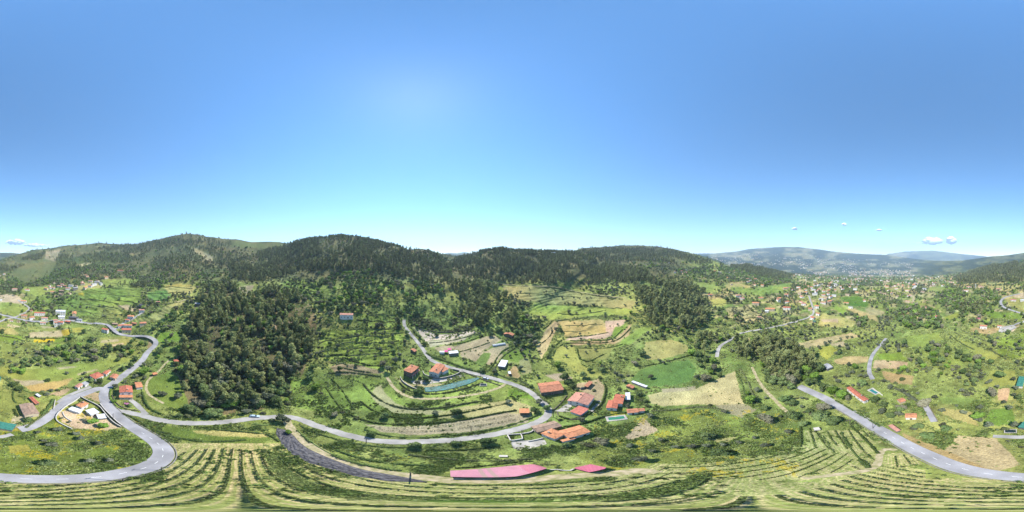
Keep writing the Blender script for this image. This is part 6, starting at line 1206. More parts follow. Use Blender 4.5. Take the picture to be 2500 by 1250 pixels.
for kd in KINDS_T:
    T = off_houses(TREES[kd]); R0 = np.array([math.hypot(t[0], t[1]) for t in T]); sz = np.array([t[2] for t in T])*HT[kd]/np.sqrt(R0**2+CAMH**2)
    order = np.argsort(-(sz+np.array([1.0 if t[4] is None else 0 for t in T]))); near = [T[i] for i in order[:300]]; rest = [T[i] for i in order[300:]]
    uv = [to_px(t[0], t[1]) for t in near]; adj = [ADJ[kd][(t[3] % len(TM[kd])) % len(ADJ[kd])] for t in near]
    SQ[kd] = np.quantile([t[2] for t in near], (.33, .67))
    open_ = [i for i, t in enumerate(near) if t[4] in (None, '')]; labs = unique_labels([(float(uv[i][0]), float(uv[i][1]), adj[i]) for i in open_], NOUN[kd]); L_ = {i: l for i, l in zip(open_, labs)}
    for i, t in enumerate(near):
        d = TM[kd][t[3] % len(TM[kd])]; z = float(ground(t[0], t[1]))
        if i in L_: lab, grp = L_[i], None
        else:
            wp_ = np.array(WPOLY[t[4]]); ux_ = np.quantile(wp_[:,0], (.38,.62)); vx_ = np.quantile(wp_[:,1], (.4,.6)); u_, v_ = float(uv[i][0]), float(uv[i][1]); s1 = 'upper' if v_ < vx_[0] else 'lower' if v_ > vx_[1] else 'middle'; s2 = 'left' if u_ < ux_[0] else 'right' if u_ > ux_[1] else 'centre'
            adj_ = {'eucalyptus':('slim','tall','towering'),'pine':('slim','dark','towering'),'oak':('small leafy','leafy','spreading'),'olive':('small grey','grey','broad grey'),'shrub':('tiny green','green','wide green')}[kd][0 if t[2] < SQ[kd][0] else 2 if t[2] > SQ[kd][1] else 1]
            lab = '%s %s at %s %s of %s' % (adj_, NOUN[kd], s1, s2, t[4]); grp = '%s of %s' % (PLUR[kd], t[4])
        if len(lab.split()) > 16: lab = lab.replace(' one ', ' ').replace('small leafy', 'small').replace(' at ', ' ', 1); print('LONG', lab)
        e = link(NM[kd], None, loc=(t[0], t[1], z-.1), rz=rng.random()*6.28, label=lab, category='shrub' if kd == 'shrub' else 'tree', group=grp or 'free standing '+PLUR[kd])
        e.scale = (t[2]*(.92+.16*rng.random()), t[2]*(.92+.16*rng.random()), t[2]*(.9+.2*rng.random()))
        link('trunk' if kd != 'shrub' else 'stem', d['trunk'], e); link('crown' if kd != 'shrub' else 'foliage', d['crown'], e)
    Rr = np.array([math.hypot(t[0], t[1]) for t in rest]); mid_ = [t for t, q in zip(rest, Rr) if q < 230]; far_ = [t for t, q in zip(rest, Rr) if q >= 230]
    lb = {'eucalyptus':'eucalyptus woods seen as a mass','pine':'dark pine and eucalyptus forest covering the hills','oak':'broadleaf trees and copses across the slopes','olive':'olive trees dotted over the terraces','shrub':'scrub and bushes along the terrace banks'}[kd]
    plural = {'eucalyptus':'eucalyptus_woods','pine':'pine_forest','oak':'broadleaf_woods','olive':'olive_groves','shrub':'scrub'}[kd]
    if mid_: gn_scatter(plural, kd, mid_, 1, lb+' near the village')
    if far_: gn_scatter('distant_'+plural, kd, far_, 0, lb+' in the distance')
    counts[kd] = (len(mid_), len(far_))
print('TREES', counts)
# ------------------------------------------------------------------ hedges and overgrown terrace banks
def hedge(label, pts_w, h, w, m, dens=16, name='hedge', cat='hedge', group=None, size=.28, z_off=0.0):
    wl = np.asarray(pts_w); sg = np.r_[0, np.cumsum(np.hypot(*np.diff(wl, axis=0).T))]; L = sg[-1]; n = int(L*dens)
    if n < 6: return
    s = rng.random(n)*L; x = np.interp(s, sg, wl[:,0]); y = np.interp(s, sg, wl[:,1]); bump_ = .75+.6*fbm(s/2.2, s*0+h, 2, 31)-.2
    gap = fbm(s/3.1, s*0+7*h, 2, 77) > .33; s, x, y, bump_ = s[gap], x[gap], y[gap], bump_[gap]; n = len(s)
    if n < 6: return
    a = rng.random(n)*math.pi; rr = .55+.45*rng.random(n); tx = np.interp(s+.5, sg, wl[:,0])-np.interp(s-.5, sg, wl[:,0]); ty = np.interp(s+.5, sg, wl[:,1])-np.interp(s-.5, sg, wl[:,1]); q = np.hypot(tx, ty)+1e-9; nx_, ny_ = ty/q, -tx/q
    off = np.cos(a)*rr*w/2*bump_; zz = np.sin(a)*rr*h*bump_; px_, py_ = x+nx_*off, y+ny_*off; pz = ground(px_, py_)+zz+z_off
    P = np.c_[px_, py_, pz]; nn = np.c_[nx_*np.cos(a), ny_*np.cos(a), np.sin(a)]+.8*rng.normal(size=(n,3)); nn /= np.linalg.norm(nn, axis=1)[:,None]; t1 = np.cross(nn, rng.normal(size=(n,3))); t1 /= np.linalg.norm(t1, axis=1)[:,None]; t2 = np.cross(nn, t1)
    sz = size*(.6+.8*rng.random(n))[:,None]; t1 *= sz; t2 *= sz*.7
    V_ = np.stack([P-t1-t2*.6, P+t1*.3-t2, P+t1+t2*.6, P-t1*.3+t2], 1).reshape(-1,3)
    m_ = max(3, int(L/1.2)); sc_ = np.linspace(0, L, m_); cx0 = np.interp(sc_, sg, wl[:,0]); cy0 = np.interp(sc_, sg, wl[:,1]); bb = (.75+.6*fbm(sc_/2.2, sc_*0+h, 2, 31)-.2)*(.55+.45*(fbm(sc_/3.1, sc_*0+7*h, 2, 77) > .33)); tx = np.gradient(cx0); ty = np.gradient(cy0); q = np.hypot(tx, ty)+1e-9
    rings = []
    for t in (0, .6, 1.57, 2.54, 3.14159):
        o_ = math.cos(t)*.36*w*bb; X_ = cx0+ty/q*o_; Y_ = cy0-tx/q*o_; rings.append(np.c_[X_, Y_, ground(X_, Y_)-.1+math.sin(t)*.72*h*bb+z_off])
    C = []
    for r0, r1 in zip(rings[:-1], rings[1:]):
        for i in range(m_-1):
            if bb[i] > 0 and bb[i+1] > 0: C += [r0[i], r0[i+1], r1[i+1], r1[i]]
    me = quads_mesh(name, np.vstack([V_, np.array(C)]) if C else V_, MATS[m])
    me.transform(__import__('mathutils').Matrix.Translation((-float(wl[0,0]), -float(wl[0,1]), 0)))
    return link(name, me, loc=(wl[0,0], wl[0,1], 0), label=label, category=cat, group=group)
HEDGES = [   # label, line in photo bearings, height, width, leaves
 ('clipped curved hedge sweeping round the large gabled house', [(1472,930),(1479,945),(1478,965),(1470,985),(1455,1000),(1435,1014),(1410,1022),(1385,1024),(1365,1016)], 2.0, 1.6, 'hedge_leaves'),
 ('long curved hedge between the lane and the pool garden', [(1375,1042),(1400,1040),(1440,1030),(1470,1018),(1500,1010),(1530,1008)], 1.8, 1.5, 'hedge_leaves'),
 ('tall hedge along the lower edge of the ploughed plot', [(1040,862),(1055,872),(1080,880),(1110,890),(1140,902),(1170,908),(1190,906)], 2.2, 2.4, 'hedge_leaves'),
 ('hedge climbing the right edge of the ploughed plot', [(1192,906),(1205,890),(1215,870),(1230,855),(1250,846)], 1.6, 1.8, 'hedge_leaves'),
 ('second hedge right of the ploughed plot', [(1205,905),(1214,890),(1228,870),(1245,858),(1258,850)], 1.3, 1.5, 'shrub_leaves'),
 ('bushy bank above the lane bend left side', [(1258,925),(1280,935),(1300,945),(1312,962),(1325,975),(1340,985)], 1.4, 2.0, 'shrub_leaves'),
 ('grassy hedge below the allotment road', [(1206,912),(1225,918),(1245,926),(1262,932)], 1.2, 1.8, 'shrub_leaves'),
 ('vine hedge along the inside of the lower lane', [(890,1048),(930,1062),(1000,1070),(1080,1066),(1160,1055),(1230,1042),(1290,1024),(1318,1010)], 1.3, 1.6, 'hedge_leaves'),
 ('dark bank hedge along the upper edge of the soil strip', [(850,1010),(880,1024),(930,1036),(1000,1036),(1080,1032),(1150,1022),(1220,1008),(1262,1002)], 1.5, 1.6, 'hedge_leaves'),
 ('overgrown bank above the tan strip below the netting', [(880,980),(905,1000),(950,1018),(1000,1022),(1060,1018),(1120,1010),(1180,997),(1240,985)], 1.3, 1.6, 'hedge_leaves'),
 ('dark shrub bank along the garden track', [(885,935),(905,960),(935,982),(970,995),(1020,1000),(1080,996),(1140,985),(1200,975)], 1.6, 1.9, 'shrub_leaves'),
 ('ivy bank below the pale retaining wall', [(975,935),(990,950),(1010,958),(1035,962),(1070,962),(1110,956),(1150,945),(1178,935)], 1.3, 1.6, 'shrub_leaves'),
 ('vine hedge in the terraces left of the garden', [(808,925),(830,945),(850,975),(865,1000)], 1.3, 1.5, 'hedge_leaves'),
 ('second vine hedge in the terraces left of the garden', [(795,945),(812,970),(835,1000),(850,1012)], 1.2, 1.4, 'vine_leaves'),
 ('hedge along the outer edge of the lane right of the junction', [(735,1040),(760,1053),(800,1066),(850,1080),(900,1088),(960,1093),(1030,1090)], 1.0, 1.4, 'hedge_leaves'),
 ('broad green bank above the pale farm track', [(726,1050),(745,1068),(775,1090),(815,1112),(860,1128),(920,1140),(980,1148)], 1.5, 2.0, 'vine_leaves'),
 ('second green bank with yellow flowers above the farm track', [(820,1098),(870,1116),(930,1128),(990,1134),(1060,1136)], 1.2, 1.8, 'hedge_leaves'),
 ('overgrown bank with shrubs above the long pink shed', [(1000,1110),(1060,1118),(1120,1122),(1180,1126),(1240,1124),(1300,1120)], 1.3, 2.2, 'shrub_leaves'),
 ('hedge row below the vineyard lane on the meadow edge', [(1040,1098),(1100,1100),(1160,1096),(1220,1092)], 1.1, 1.6, 'hedge_leaves'),
 ('low dark bank directly above the pink shed roof', [(1110,1143),(1160,1140),(1210,1134),(1260,1128),(1300,1126)], .8, 1.2, 'hedge_leaves'),
 ('green bank hedge below the farm track', [(1060,1180),(1120,1184),(1200,1184),(1280,1184),(1360,1180),(1430,1174),(1500,1168)], .9, 1.8, 'vine_leaves'),
 ('hedge bank between the forest lane and the mown strip', [(300,1010),(330,1022),(355,1038),(380,1052),(420,1060)], 1.4, 2.0, 'hedge_leaves'),
 ('long dark hedge along the top of the left vineyard', [(400,1062),(440,1070),(490,1078),(540,1078),(600,1074)], 1.3, 2.0, 'hedge_leaves'),
 ('dark hedge above the mown strip below the lane', [(500,1046),(560,1052),(620,1056),(660,1062),(682,1078)], 1.2, 1.6, 'hedge_leaves'),
 ('leafy island hedge in the lane junction', [(618,1034),(640,1038),(665,1036),(680,1030)], 1.2, 2.6, 'vine_leaves'),
 ('clipped hedge block left of the brown barn', [(34,1000),(38,1010),(45,1018)], 1.6, 2.6, 'hedge_leaves'),
 ('dark hedge line left of the brown barn field', [(33,955),(30,970),(38,985),(52,985)], 1.3, 1.5, 'hedge_leaves'),
 ('shrub hedge between the barn and the road', [(100,1012),(115,1000),(125,985),(130,975)], 1.8, 3.0, 'hedge_leaves'),
 ('roadside bank hedge below the brown barn', [(62,1045),(80,1032),(100,1018),(120,1005)], 1.0, 1.8, 'shrub_leaves'),
 ('hedge line on the edge of the orange brown field', [(5,922),(25,935),(50,950),(75,960),(110,962),(135,966)], 1.2, 1.6, 'hedge_leaves'),
 ('round clipped garden hedge of the red gabled house', [(270,950),(268,965),(273,980),(285,992),(300,1000)], 1.2, 1.4, 'bright_leaves'),
 ('dark hedge right of the driveway', [(345,950),(350,970),(358,990),(372,1003),(395,1012)], 2.2, 2.2, 'hedge_leaves'),
 ('thick hedge at the left end of the right hand vine rows', [(1954,1043),(1955,1065),(1956,1092)], 1.6, 1.3, 'hedge_leaves'),
 ('deep green bank running through the right vineyard', [(2054,1056),(2068,1082),(2086,1106),(2104,1126),(2122,1143)], 1.5, 2.0, 'hedge_leaves'),
 ('shrubby bank above the right vine rows', [(2078,1040),(2100,1060),(2124,1084),(2145,1108)], .9, 1.6, 'hedge_leaves'),
 ('hedge along the lower edge of the tan dry field', [(1590,1003),(1640,1002),(1680,996),(1720,992),(1780,1004)], 1.3, 2.2, 'shrub_leaves'),
 ('hedge on the right edge of the tan dry field', [(1795,905),(1810,930),(1818,960),(1824,985)], 1.2, 1.4, 'hedge_leaves'),
 ('second hedge right of the tan dry field', [(1806,900),(1826,930),(1836,960),(1850,985)], 1.4, 1.8, 'shrub_leaves'),
 ('stone edged hedge above the bright meadow', [(1570,895),(1610,888),(1650,878),(1690,866)], 1.4, 1.4, 'hedge_leaves'),
 ('wall hedge along the top of the tan terraced field', [(1360,783),(1400,780),(1440,774),(1480,773),(1530,775)], 1.5, 1.6, 'shrub_leaves'),
 ('low bank across the middle of the tan terraced field', [(1380,795),(1420,795),(1470,793)], .9, 1.0, 'shrub_leaves'),
 ('second low bank in the tan terraced field', [(1362,806),(1390,811),(1430,808)], .9, 1.0, 'shrub_leaves'),
 ('hedge below the tan terraced field', [(1380,824),(1420,822),(1460,817),(1485,812)], 1.1, 1.3, 'hedge_leaves'),
 ('hedge between the two curved terraces', [(1392,832),(1430,834),(1480,832),(1500,825),(1520,805)], 1.2, 1.5, 'hedge_leaves'),
 ('lower curved terrace hedge', [(1350,870),(1358,850),(1380,838),(1420,838),(1480,838),(1510,830),(1530,812),(1540,800)], 1.4, 1.5, 'hedge_leaves'),
 ('dark bank between the narrow terraces', [(1318,842),(1340,825),(1350,808),(1345,800)], 1.4, 1.3, 'shrub_leaves'),
 ('shadowed bank left of the narrow terraces', [(1325,805),(1340,795),(1348,783)], 1.2, 1.3, 'shrub_leaves'),
 ('bank hedge right of the lowest tan terrace', [(1335,878),(1342,860),(1358,842),(1372,830)], 1.5, 1.8, 'hedge_leaves'),
 ('hedge round the small enclosed paddock', [(1410,852),(1412,868),(1420,880),(1440,884),(1460,872),(1482,862)], 1.2, 1.4, 'hedge_leaves'),
 ('hedge above the small enclosed paddock', [(1412,850),(1450,852),(1500,848),(1520,840)], 1.0, 1.2, 'hedge_leaves'),
 ('garden hedge edge above the weed bank left', [(1090,843),(1130,838),(1165,826),(1180,818)], .9, 1.1, 'hedge_leaves'),
 ('dark bank in the middle of the ploughed plot', [(1118,860),(1150,852),(1180,842),(1196,836)], 1.0, 1.1, 'hedge_leaves'),
 ('hedge at the foot of the knoll along the pale yard', [(1048,838),(1090,834),(1130,826),(1160,815)], 1.0, 1.4, 'shrub_leaves'),
 ('conifer hedge between the lane and the yard', [(1003,800),(1015,815),(1030,830),(1040,842)], 2.6, 3.2, 'hedge_leaves'),
 ('dark hedge along the vineyard slope track', [(1300,702),(1370,706),(1420,716),(1470,724),(1520,730)], 2.0, 3.0, 'hedge_leaves'),
 ('lower hedge on the vineyard slope', [(1235,712),(1290,716),(1360,722),(1400,724)], 1.4, 2.4, 'shrub_leaves'),
 ('hedge under the long vineyard strip', [(1330,740),(1400,746),(1470,750),(1520,752)], 1.4, 2.2, 'shrub_leaves'),
 ('hedge across the bright slope meadow', [(1360,766),(1410,768),(1450,764),(1480,757)], 1.2, 1.6, 'shrub_leaves'),
 ('hedge row between the long village field and the hollow', [(70,826),(110,827),(150,826),(176,822)], 1.3, 1.8, 'hedge_leaves'),
 ('hedge curving round the long village field', [(168,798),(170,810),(176,820)], 1.2, 1.4, 'hedge_leaves'),
 ('roadside hedge below the village road', [(175,788),(200,792),(235,795)], 1.0, 1.4, 'hedge_leaves'),
 ('blue grey hedge of young trees below the villa garden', [(2183,948),(2200,955),(2222,968),(2240,980)], 2.4, 3.0, 'olive_leaves'),
 ('roadside hedge between the villa and the straight road', [(2040,978),(2075,998),(2110,1018),(2150,1042)], 1.1, 1.6, 'hedge_leaves'),
 ('thicket hedge winding through the right valley', [(2330,850),(2350,868),(2380,880),(2420,890),(2450,905)], 2.0, 3.0, 'shrub_leaves'),
 ('yellow broom thicket at the top of the vine rows', [(2020,1018),(2030,1022),(2046,1026)], 1.2, 1.6, 'broom_flowers'),
 ('yellow shrub below the farmhouse wing', [(1460,1078),(1464,1079),(1468,1079)], 1.6, 2.0, 'broom_flowers'),
 ('pink flowering bushes in front of the red gabled house', [(304,985),(311,988),(314,985)], 1.2, 1.8, 'blossom'),
]
for lab, pts, h, w, m in HEDGES: hedge(lab, pxline(pts, 1, 1.0), h*(1.2 if 780 < pts[0][0] < 1500 else 1.1), w, m, dens=22 if h > 1 else 16)
# terrace banks of the slope above the lane: dark bushy lines following the contour
tb_lines = [[(175,740),(230,746),(290,752)],[(150,722),(200,730),(240,733)],[(90,735),(130,742),(165,748)],[(260,690),(310,694),(350,700)],[(365,700),(420,700),(470,704)],[(370,745),(410,742),(440,738)],[(180,758),(240,765),(300,768)],[(190,772),(240,778),(290,778)],[(0,820),(40,826),(60,834)],[(870,836),(920,838),(975,832)],[(780,870),(830,864),(850,868)],[(905,812),(950,814),(985,812)],[(782,838),(800,830),(830,826),(860,822)],[(780,858),(810,848),(835,838),(865,834)],[(860,850),(890,848),(935,852)],[(850,805),(900,802),(960,803),(985,806)],[(848,868),(880,866),(920,862),(950,868)],[(835,872),(860,880),(890,890),(930,893)],[(850,820),(890,818),(950,824)],[(800,912),(840,908),(880,912),(930,920)],
 [(840,898),(870,905),(910,910)],[(870,782),(920,786),(975,785)],[(900,770),(950,768),(975,772)],[(820,890),(835,884),(850,893)],[(710,690),(740,694),(770,702)],[(712,700),(745,706),(770,712)],[(720,678),(750,682),(780,690)],[(770,720),(800,730),(830,738)],[(250,700),(300,706),(350,708)],[(245,715),(300,722),(340,724)],[(280,732),(320,736),(335,742)],[(360,716),(400,716),(450,712)],[(370,735),(400,730),(420,728)],[(215,728),(250,735),(290,742)],[(210,742),(250,750),(280,756)],[(220,705),(240,712),(255,712)],
 [(1740,742),(1790,741),(1830,742)],[(1740,752),(1775,750),(1820,748)],[(1780,762),(1830,757),(1850,755)],[(1785,772),(1830,766),(1862,764)],[(1790,782),(1840,775),(1870,772)],[(1800,790),(1840,784),(1880,780)],[(2410,850),(2430,862),(2450,872)],[(2330,812),(2360,826),(2400,845)],[(2345,805),(2380,822),(2420,838)],[(2320,818),(2345,838),(2380,855)]]
BANKL = ['grassy overgrown terrace bank']*1
tl = []
for i, pts in enumerate(tb_lines):
    q = np.mean(np.array(pts), 0); tl.append((float(q[0]), float(q[1]), 'overgrown'))
for lab, pts in zip(unique_labels(tl, 'terrace bank'), tb_lines): hedge(lab, pxline(pts, 1, 1.2), 1.5, 1.7, 'shrub_leaves', dens=14, name='terrace_bank', cat='terrace bank', size=.36, group='overgrown terrace banks')
# ------------------------------------------------------------------ vine rows: foliage, posts
vl = []
for row in VROWS:
    r_ = np.array(row); m_ = r_[len(r_)//2]; u, v = to_px(m_[0], m_[1]); vl.append((float(u), float(v), 'straight' if len(r_) in (30, 26, 12) else 'curving'))
post_me = {}
for lab, row in zip(unique_labels(vl, 'vine row'), VROWS):
    wl = np.array(row); sg = np.r_[0, np.cumsum(np.hypot(*np.diff(wl, axis=0).T))]; L = sg[-1]
    e = link('vine_row', None, loc=(wl[0,0], wl[0,1], float(ground(*wl[0]))), label=lab, category='vine row', group='vine rows of the vineyard below')
    z0 = e.location.z
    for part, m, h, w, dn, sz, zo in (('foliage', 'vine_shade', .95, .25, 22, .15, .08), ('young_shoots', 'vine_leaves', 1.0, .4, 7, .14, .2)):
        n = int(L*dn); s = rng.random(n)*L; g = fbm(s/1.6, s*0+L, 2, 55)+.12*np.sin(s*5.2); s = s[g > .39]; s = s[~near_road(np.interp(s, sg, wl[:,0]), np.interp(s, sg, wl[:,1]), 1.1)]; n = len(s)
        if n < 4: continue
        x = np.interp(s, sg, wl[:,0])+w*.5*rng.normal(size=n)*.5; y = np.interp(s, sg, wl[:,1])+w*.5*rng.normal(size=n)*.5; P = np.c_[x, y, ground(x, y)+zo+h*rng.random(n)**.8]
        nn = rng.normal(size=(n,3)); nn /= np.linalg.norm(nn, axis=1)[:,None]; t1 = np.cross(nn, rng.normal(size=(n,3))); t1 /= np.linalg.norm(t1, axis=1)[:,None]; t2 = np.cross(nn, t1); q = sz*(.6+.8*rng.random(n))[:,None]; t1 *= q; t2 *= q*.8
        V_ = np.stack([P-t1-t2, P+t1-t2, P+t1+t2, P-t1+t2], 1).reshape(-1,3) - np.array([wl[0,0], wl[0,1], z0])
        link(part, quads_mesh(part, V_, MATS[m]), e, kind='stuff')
    if 'post' not in post_me: post_me['post'] = Builder().box(-.05,-.05,-.2,.05,.05,1.55).mesh('post', wood_m)
    for s in np.arange(0.5, L, 5.0):
        x, y = np.interp(s, sg, wl[:,0]), np.interp(s, sg, wl[:,1])
        if near_road([x], [y], 1.1)[0]: continue
        link('post', post_me['post'], e, (x-wl[0,0], y-wl[0,1], float(ground(x, y))-z0))
# vineyard posts on the tan strips in the middle
pl = pxline([(905,1044),(960,1050),(1060,1046),(1150,1034),(1240,1020)], 1, 1.0)
rows_mid = [[(905,1042),(960,1047),(1060,1043),(1150,1030),(1255,1014)],[(930,1050),(1000,1055),(1090,1050),(1180,1038),(1270,1024)],[(1105,1006),(1160,1000),(1220,988),(1260,978)],[(860,1026),(900,1032),(980,1034),(1060,1030)]]
for lab, pts in zip(('young vine row along the upper side of the soil strip','young vine row along the lower side of the soil strip','young vine row on the tan strip behind the orange hut','young vine row under the dark bank hedge'), rows_mid):
    wl = pxline(pts, 1, 1.0); sg = np.r_[0, np.cumsum(np.hypot(*np.diff(wl, axis=0).T))]; e = link('vine_row', None, loc=(wl[0,0], wl[0,1], float(ground(*wl[0]))), label=lab, category='vine row', group='young vines on the terraces'); z0 = e.location.z
    for s in np.arange(.5, sg[-1], 3.2):
        x, y = np.interp(s, sg, wl[:,0]), np.interp(s, sg, wl[:,1]); link('post', post_me['post'], e, (x-wl[0,0], y-wl[0,1], float(ground(x, y))-z0))
    n = int(sg[-1]*5); s = rng.random(n)*sg[-1]; x = np.interp(s, sg, wl[:,0]); y = np.interp(s, sg, wl[:,1]); P = np.c_[x, y, ground(x, y)+.5+.6*rng.random(n)]-np.array([wl[0,0], wl[0,1], z0]); t1 = rng.normal(size=(n,3))*.12; t2 = rng.normal(size=(n,3))*.12
    link('foliage', quads_mesh('foliage', np.stack([P-t1-t2, P+t1-t2, P+t1+t2, P-t1+t2], 1).reshape(-1,3), MATS['shrub_leaves']), e, kind='stuff')
# ------------------------------------------------------------------ rough grass and weeds on the near slopes
def tuft_proto(name, m, s):
    r_ = np.random.default_rng(5); n = 26; d = r_.normal(size=(n,3)); d[:,2] = np.abs(d[:,2])+.4; d /= np.linalg.norm(d, axis=1)[:,None]; P = d*np.array([.5,.5,.32])*s*r_.random(n)[:,None]**.5; t1 = r_.normal(size=(n,3))*.13*s; t2 = r_.normal(size=(n,3))*.13*s
    return quads_mesh(name, np.stack([P-t1-t2, P+t1-t2, P+t1+t2, P-t1+t2], 1).reshape(-1,3), MATS[m])
TM['grass'] = [{1: tuft_proto('tuft', 'tall_grass', 1.0)}, {1: tuft_proto('tuft_b', 'vine_leaves', 1.1)}, {1: tuft_proto('tuft_c', 'shrub_leaves', 1.0)}]
TM['flower'] = [{1: tuft_proto('bloom', 'broom_flowers', .6)}]
gp = []; fp = []
n = 330000; th = rng.random(n)*2*math.pi; R0 = 8+(270-8)*rng.random(n)**.8; x, y = R0*np.sin(th), R0*np.cos(th); u, v = to_px(x, y)
vine = (v > 1170)|((u > 400)&(u < 640)&(v > 1080))|((u > 1955)&(u < 2300)&(v > 1040)&(v > 1040+(u-2060)*.42))|((u > 1500)&(v > 1140+np.abs(u-1650)*0.0)&(u < 1960))|((u > 1955)&(v > 1150))
d = fbm(x/7, y/7, 3, 301); p_ = np.clip((d-.40)*4.5, .06, 1)*np.where(vine, .05, 1)*np.where(sample(CLEAR, u, v) > .8, .03, 1)
ac_ = x*PV[0]+y*PV[1]; al_ = x*DV[0]+y*DV[1]; p_ = p_*np.clip(1.35-R0/150, .3, 1); p_ = np.where((u > 780)&(u < 1330)&(v > 925)&(v < 1075)&(d < .55), p_*.25, p_); p_ = np.where((ac_ > 6)&(ac_ < 8.8)&(al_ < 40)&(al_ > -26), 1, p_)
black_zone = np.zeros((MH, MW), bool); a_, b_, i_ = poly_mask([(676,1045),(716,1060),(762,1100),(826,1127),(885,1147),(1000,1166),(1050,1173),(1036,1184),(944,1177),(870,1165),(811,1150),(751,1131),(700,1099),(674,1060)]); black_zone[b_[i_], a_[i_]] = True
k = (rng.random(n) < p_)&~sample(black_zone, u, v); k[k] &= ~near_road(x[k], y[k], .4)
for a, b, dd_, uu_, vv_ in zip(x[k], y[k], d[k], u[k], v[k]): gp.append((a, b, (.5+.9*rng.random()*(.6+dd_))*(1+max(0, math.hypot(a, b)-90)/160), (1 if rng.random() < .85 else 2) if dd_ > .56 and math.hypot(a, b) < 95 else 0, ''))
fl = ((u < 380)|((u > 1450)&(u < 1950))|((u > 780)&(u < 1100)&(v > 1100)))&(v > 1000)&(v < 1160)&(fbm(x/5, y/5, 2, 101) > .58)&(rng.random(n) < .5); fl[fl] &= ~near_road(x[fl], y[fl], .6)
fp = [(a, b, .5+.6*rng.random(), 0, '') for a, b in zip(x[fl], y[fl])]
gp = off_houses(gp)
gn_scatter('rough_grass', 'grass', gp, 1, 'rough grass and weeds on the near slopes'); gn_scatter('yellow_flowers', 'flower', fp, 1, 'yellow flowers in the rough meadows')
# ------------------------------------------------------------------ the towns on the valley floor
def far_house_mesh(wc, rc, i):
    L, W, h, r = 12+3*(i % 3), 8.5, 4.2+2.6*(i % 2), 1.6; v = [(-L/2,-W/2,-3),(L/2,-W/2,-3),(L/2,W/2,-3),(-L/2,W/2,-3),(-L/2,-W/2,h),(L/2,-W/2,h),(L/2,W/2,h),(-L/2,W/2,h),(-L/2,0,h+r),(L/2,0,h+r)]
    wl_ = mesh('wall', v, [(0,1,5,4),(1,2,6,9,5),(2,3,7,6),(3,0,4,8,7)], [WALLC[wc]]); b = Builder(); X, Y = L/2+.4, W/2+.5
    b.slab([(-X,-Y,h),(X,-Y,h),(X,0,h+r+.25),(-X,0,h+r+.25)], .2); b.slab([(-X,0,h+r+.25),(X,0,h+r+.25),(X,Y,h),(-X,Y,h)], .2); return wl_, b.mesh('roof', ROOFC[rc])
FH = [far_house_mesh(*q, i) for i, q in enumerate((('white','terra'),('cream','orange'),('white','pink'),('white','terra'),('cream','brown'),('white','grey')))]
ROOFN = ['terracotta','orange','pink','terracotta','brown','grey']
spots = []
cl_c = [(2040,700,70,14,44),(2080,682,80,6,80),(2180,690,90,12,50),(2250,675,60,7,60),(2140,667,120,5,90),(1990,712,40,14,40),(1960,705,40,8,26),(2300,665,60,6,40),(2420,668,50,12,24),(1800,668,50,9,20),(1850,690,50,8,16),(1665,668,16,5,9),(160,705,50,14,22),(230,688,30,8,10),(2020,728,30,10,8),(1905,735,50,10,7),(2330,690,60,10,24),(1990,672,70,4,60),(2230,700,90,14,22),(2480,664,30,10,10),(1600,640,60,12,5),(2160,716,60,12,8),(120,770,40,10,8)]
for cu, cv, su, sv, nn_ in cl_c:
    for _ in range(nn_):
        u, v = cu+rng.normal()*su*.6, cv+rng.normal()*sv*.6
        if v < cyc(u, SKY1)+3: continue
        p = at(u, v); spots.append((p[0], p[1]))
spots = [s_ for s_, nr_ in zip(spots, near_road(np.array([q[0] for q in spots]), np.array([q[1] for q in spots]), 6)) if not nr_]
S2 = []; 
for s_ in spots:
    R_ = math.hypot(*s_)
    if all((s_[0]-q[0])**2+(s_[1]-q[1])**2 > (12+R_*.006)**2 for q in S2) and all(math.hypot(s_[0]-f_[0], s_[1]-f_[1]) > 14 for f_ in FOOT): S2.append(s_)
S2.sort(key=lambda q: q[0]**2+q[1]**2); near_h = S2[:260]; far_h = S2[260:]
ti = []
for i, s_ in enumerate(near_h): u, v = to_px(s_[0], s_[1]); k_ = int(rng.integers(0, 6)); ti.append((float(u), float(v), ['small','plain','modest'][i % 3]+' '+ROOFN[k_]+' roofed', k_))
LMK += [(1990,700,'the left town edge'),(2080,684,'the valley town centre'),(2180,690,'the spread suburb'),(2250,676,'the far suburb'),(2140,667,'the farthest town rows'),(2300,666,'the right hand outskirts'),(2420,668,'the right hill slope'),(1850,690,'the green terraced spur'),(1665,668,'the hill hamlet'),(2040,712,'the lower town'),(2330,692,'the valley woods edge')]
for lab, (u, v, ad, k_), s_ in zip(unique_labels([q[:3] for q in ti], 'house'), ti, near_h):
    z = float(ground(*s_)); e = link('house', None, loc=(s_[0], s_[1], z), rz=rng.random()*3.14, label=lab, category='house', group='small houses scattered over the valley'); R_ = math.hypot(*s_); e.scale = (.62+.2*rng.random(),)*3
    link('wall', FH[k_][0], e); link('roof', FH[k_][1], e)
def far_mass(name, pts, label, grow):
    TM[name] = []
    for wm, rm in FH:
        vv = [tuple(v.co) for v in wm.vertices]+[tuple(v.co) for v in rm.vertices]; n0 = len(wm.vertices)
        TM[name].append({0: mesh('town_shape', vv, [tuple(p.vertices) for p in wm.polygons]+[tuple(i+n0 for i in p.vertices) for p in rm.polygons], [wm.materials[0], rm.materials[0]], mi=[0]*len(wm.polygons)+[1]*len(rm.polygons))})
    gn_scatter(name, name, pts, 0, label)
fm = [(q[0], q[1], 1+.3*rng.random(), int(rng.integers(0, 6)), '') for q in far_h]
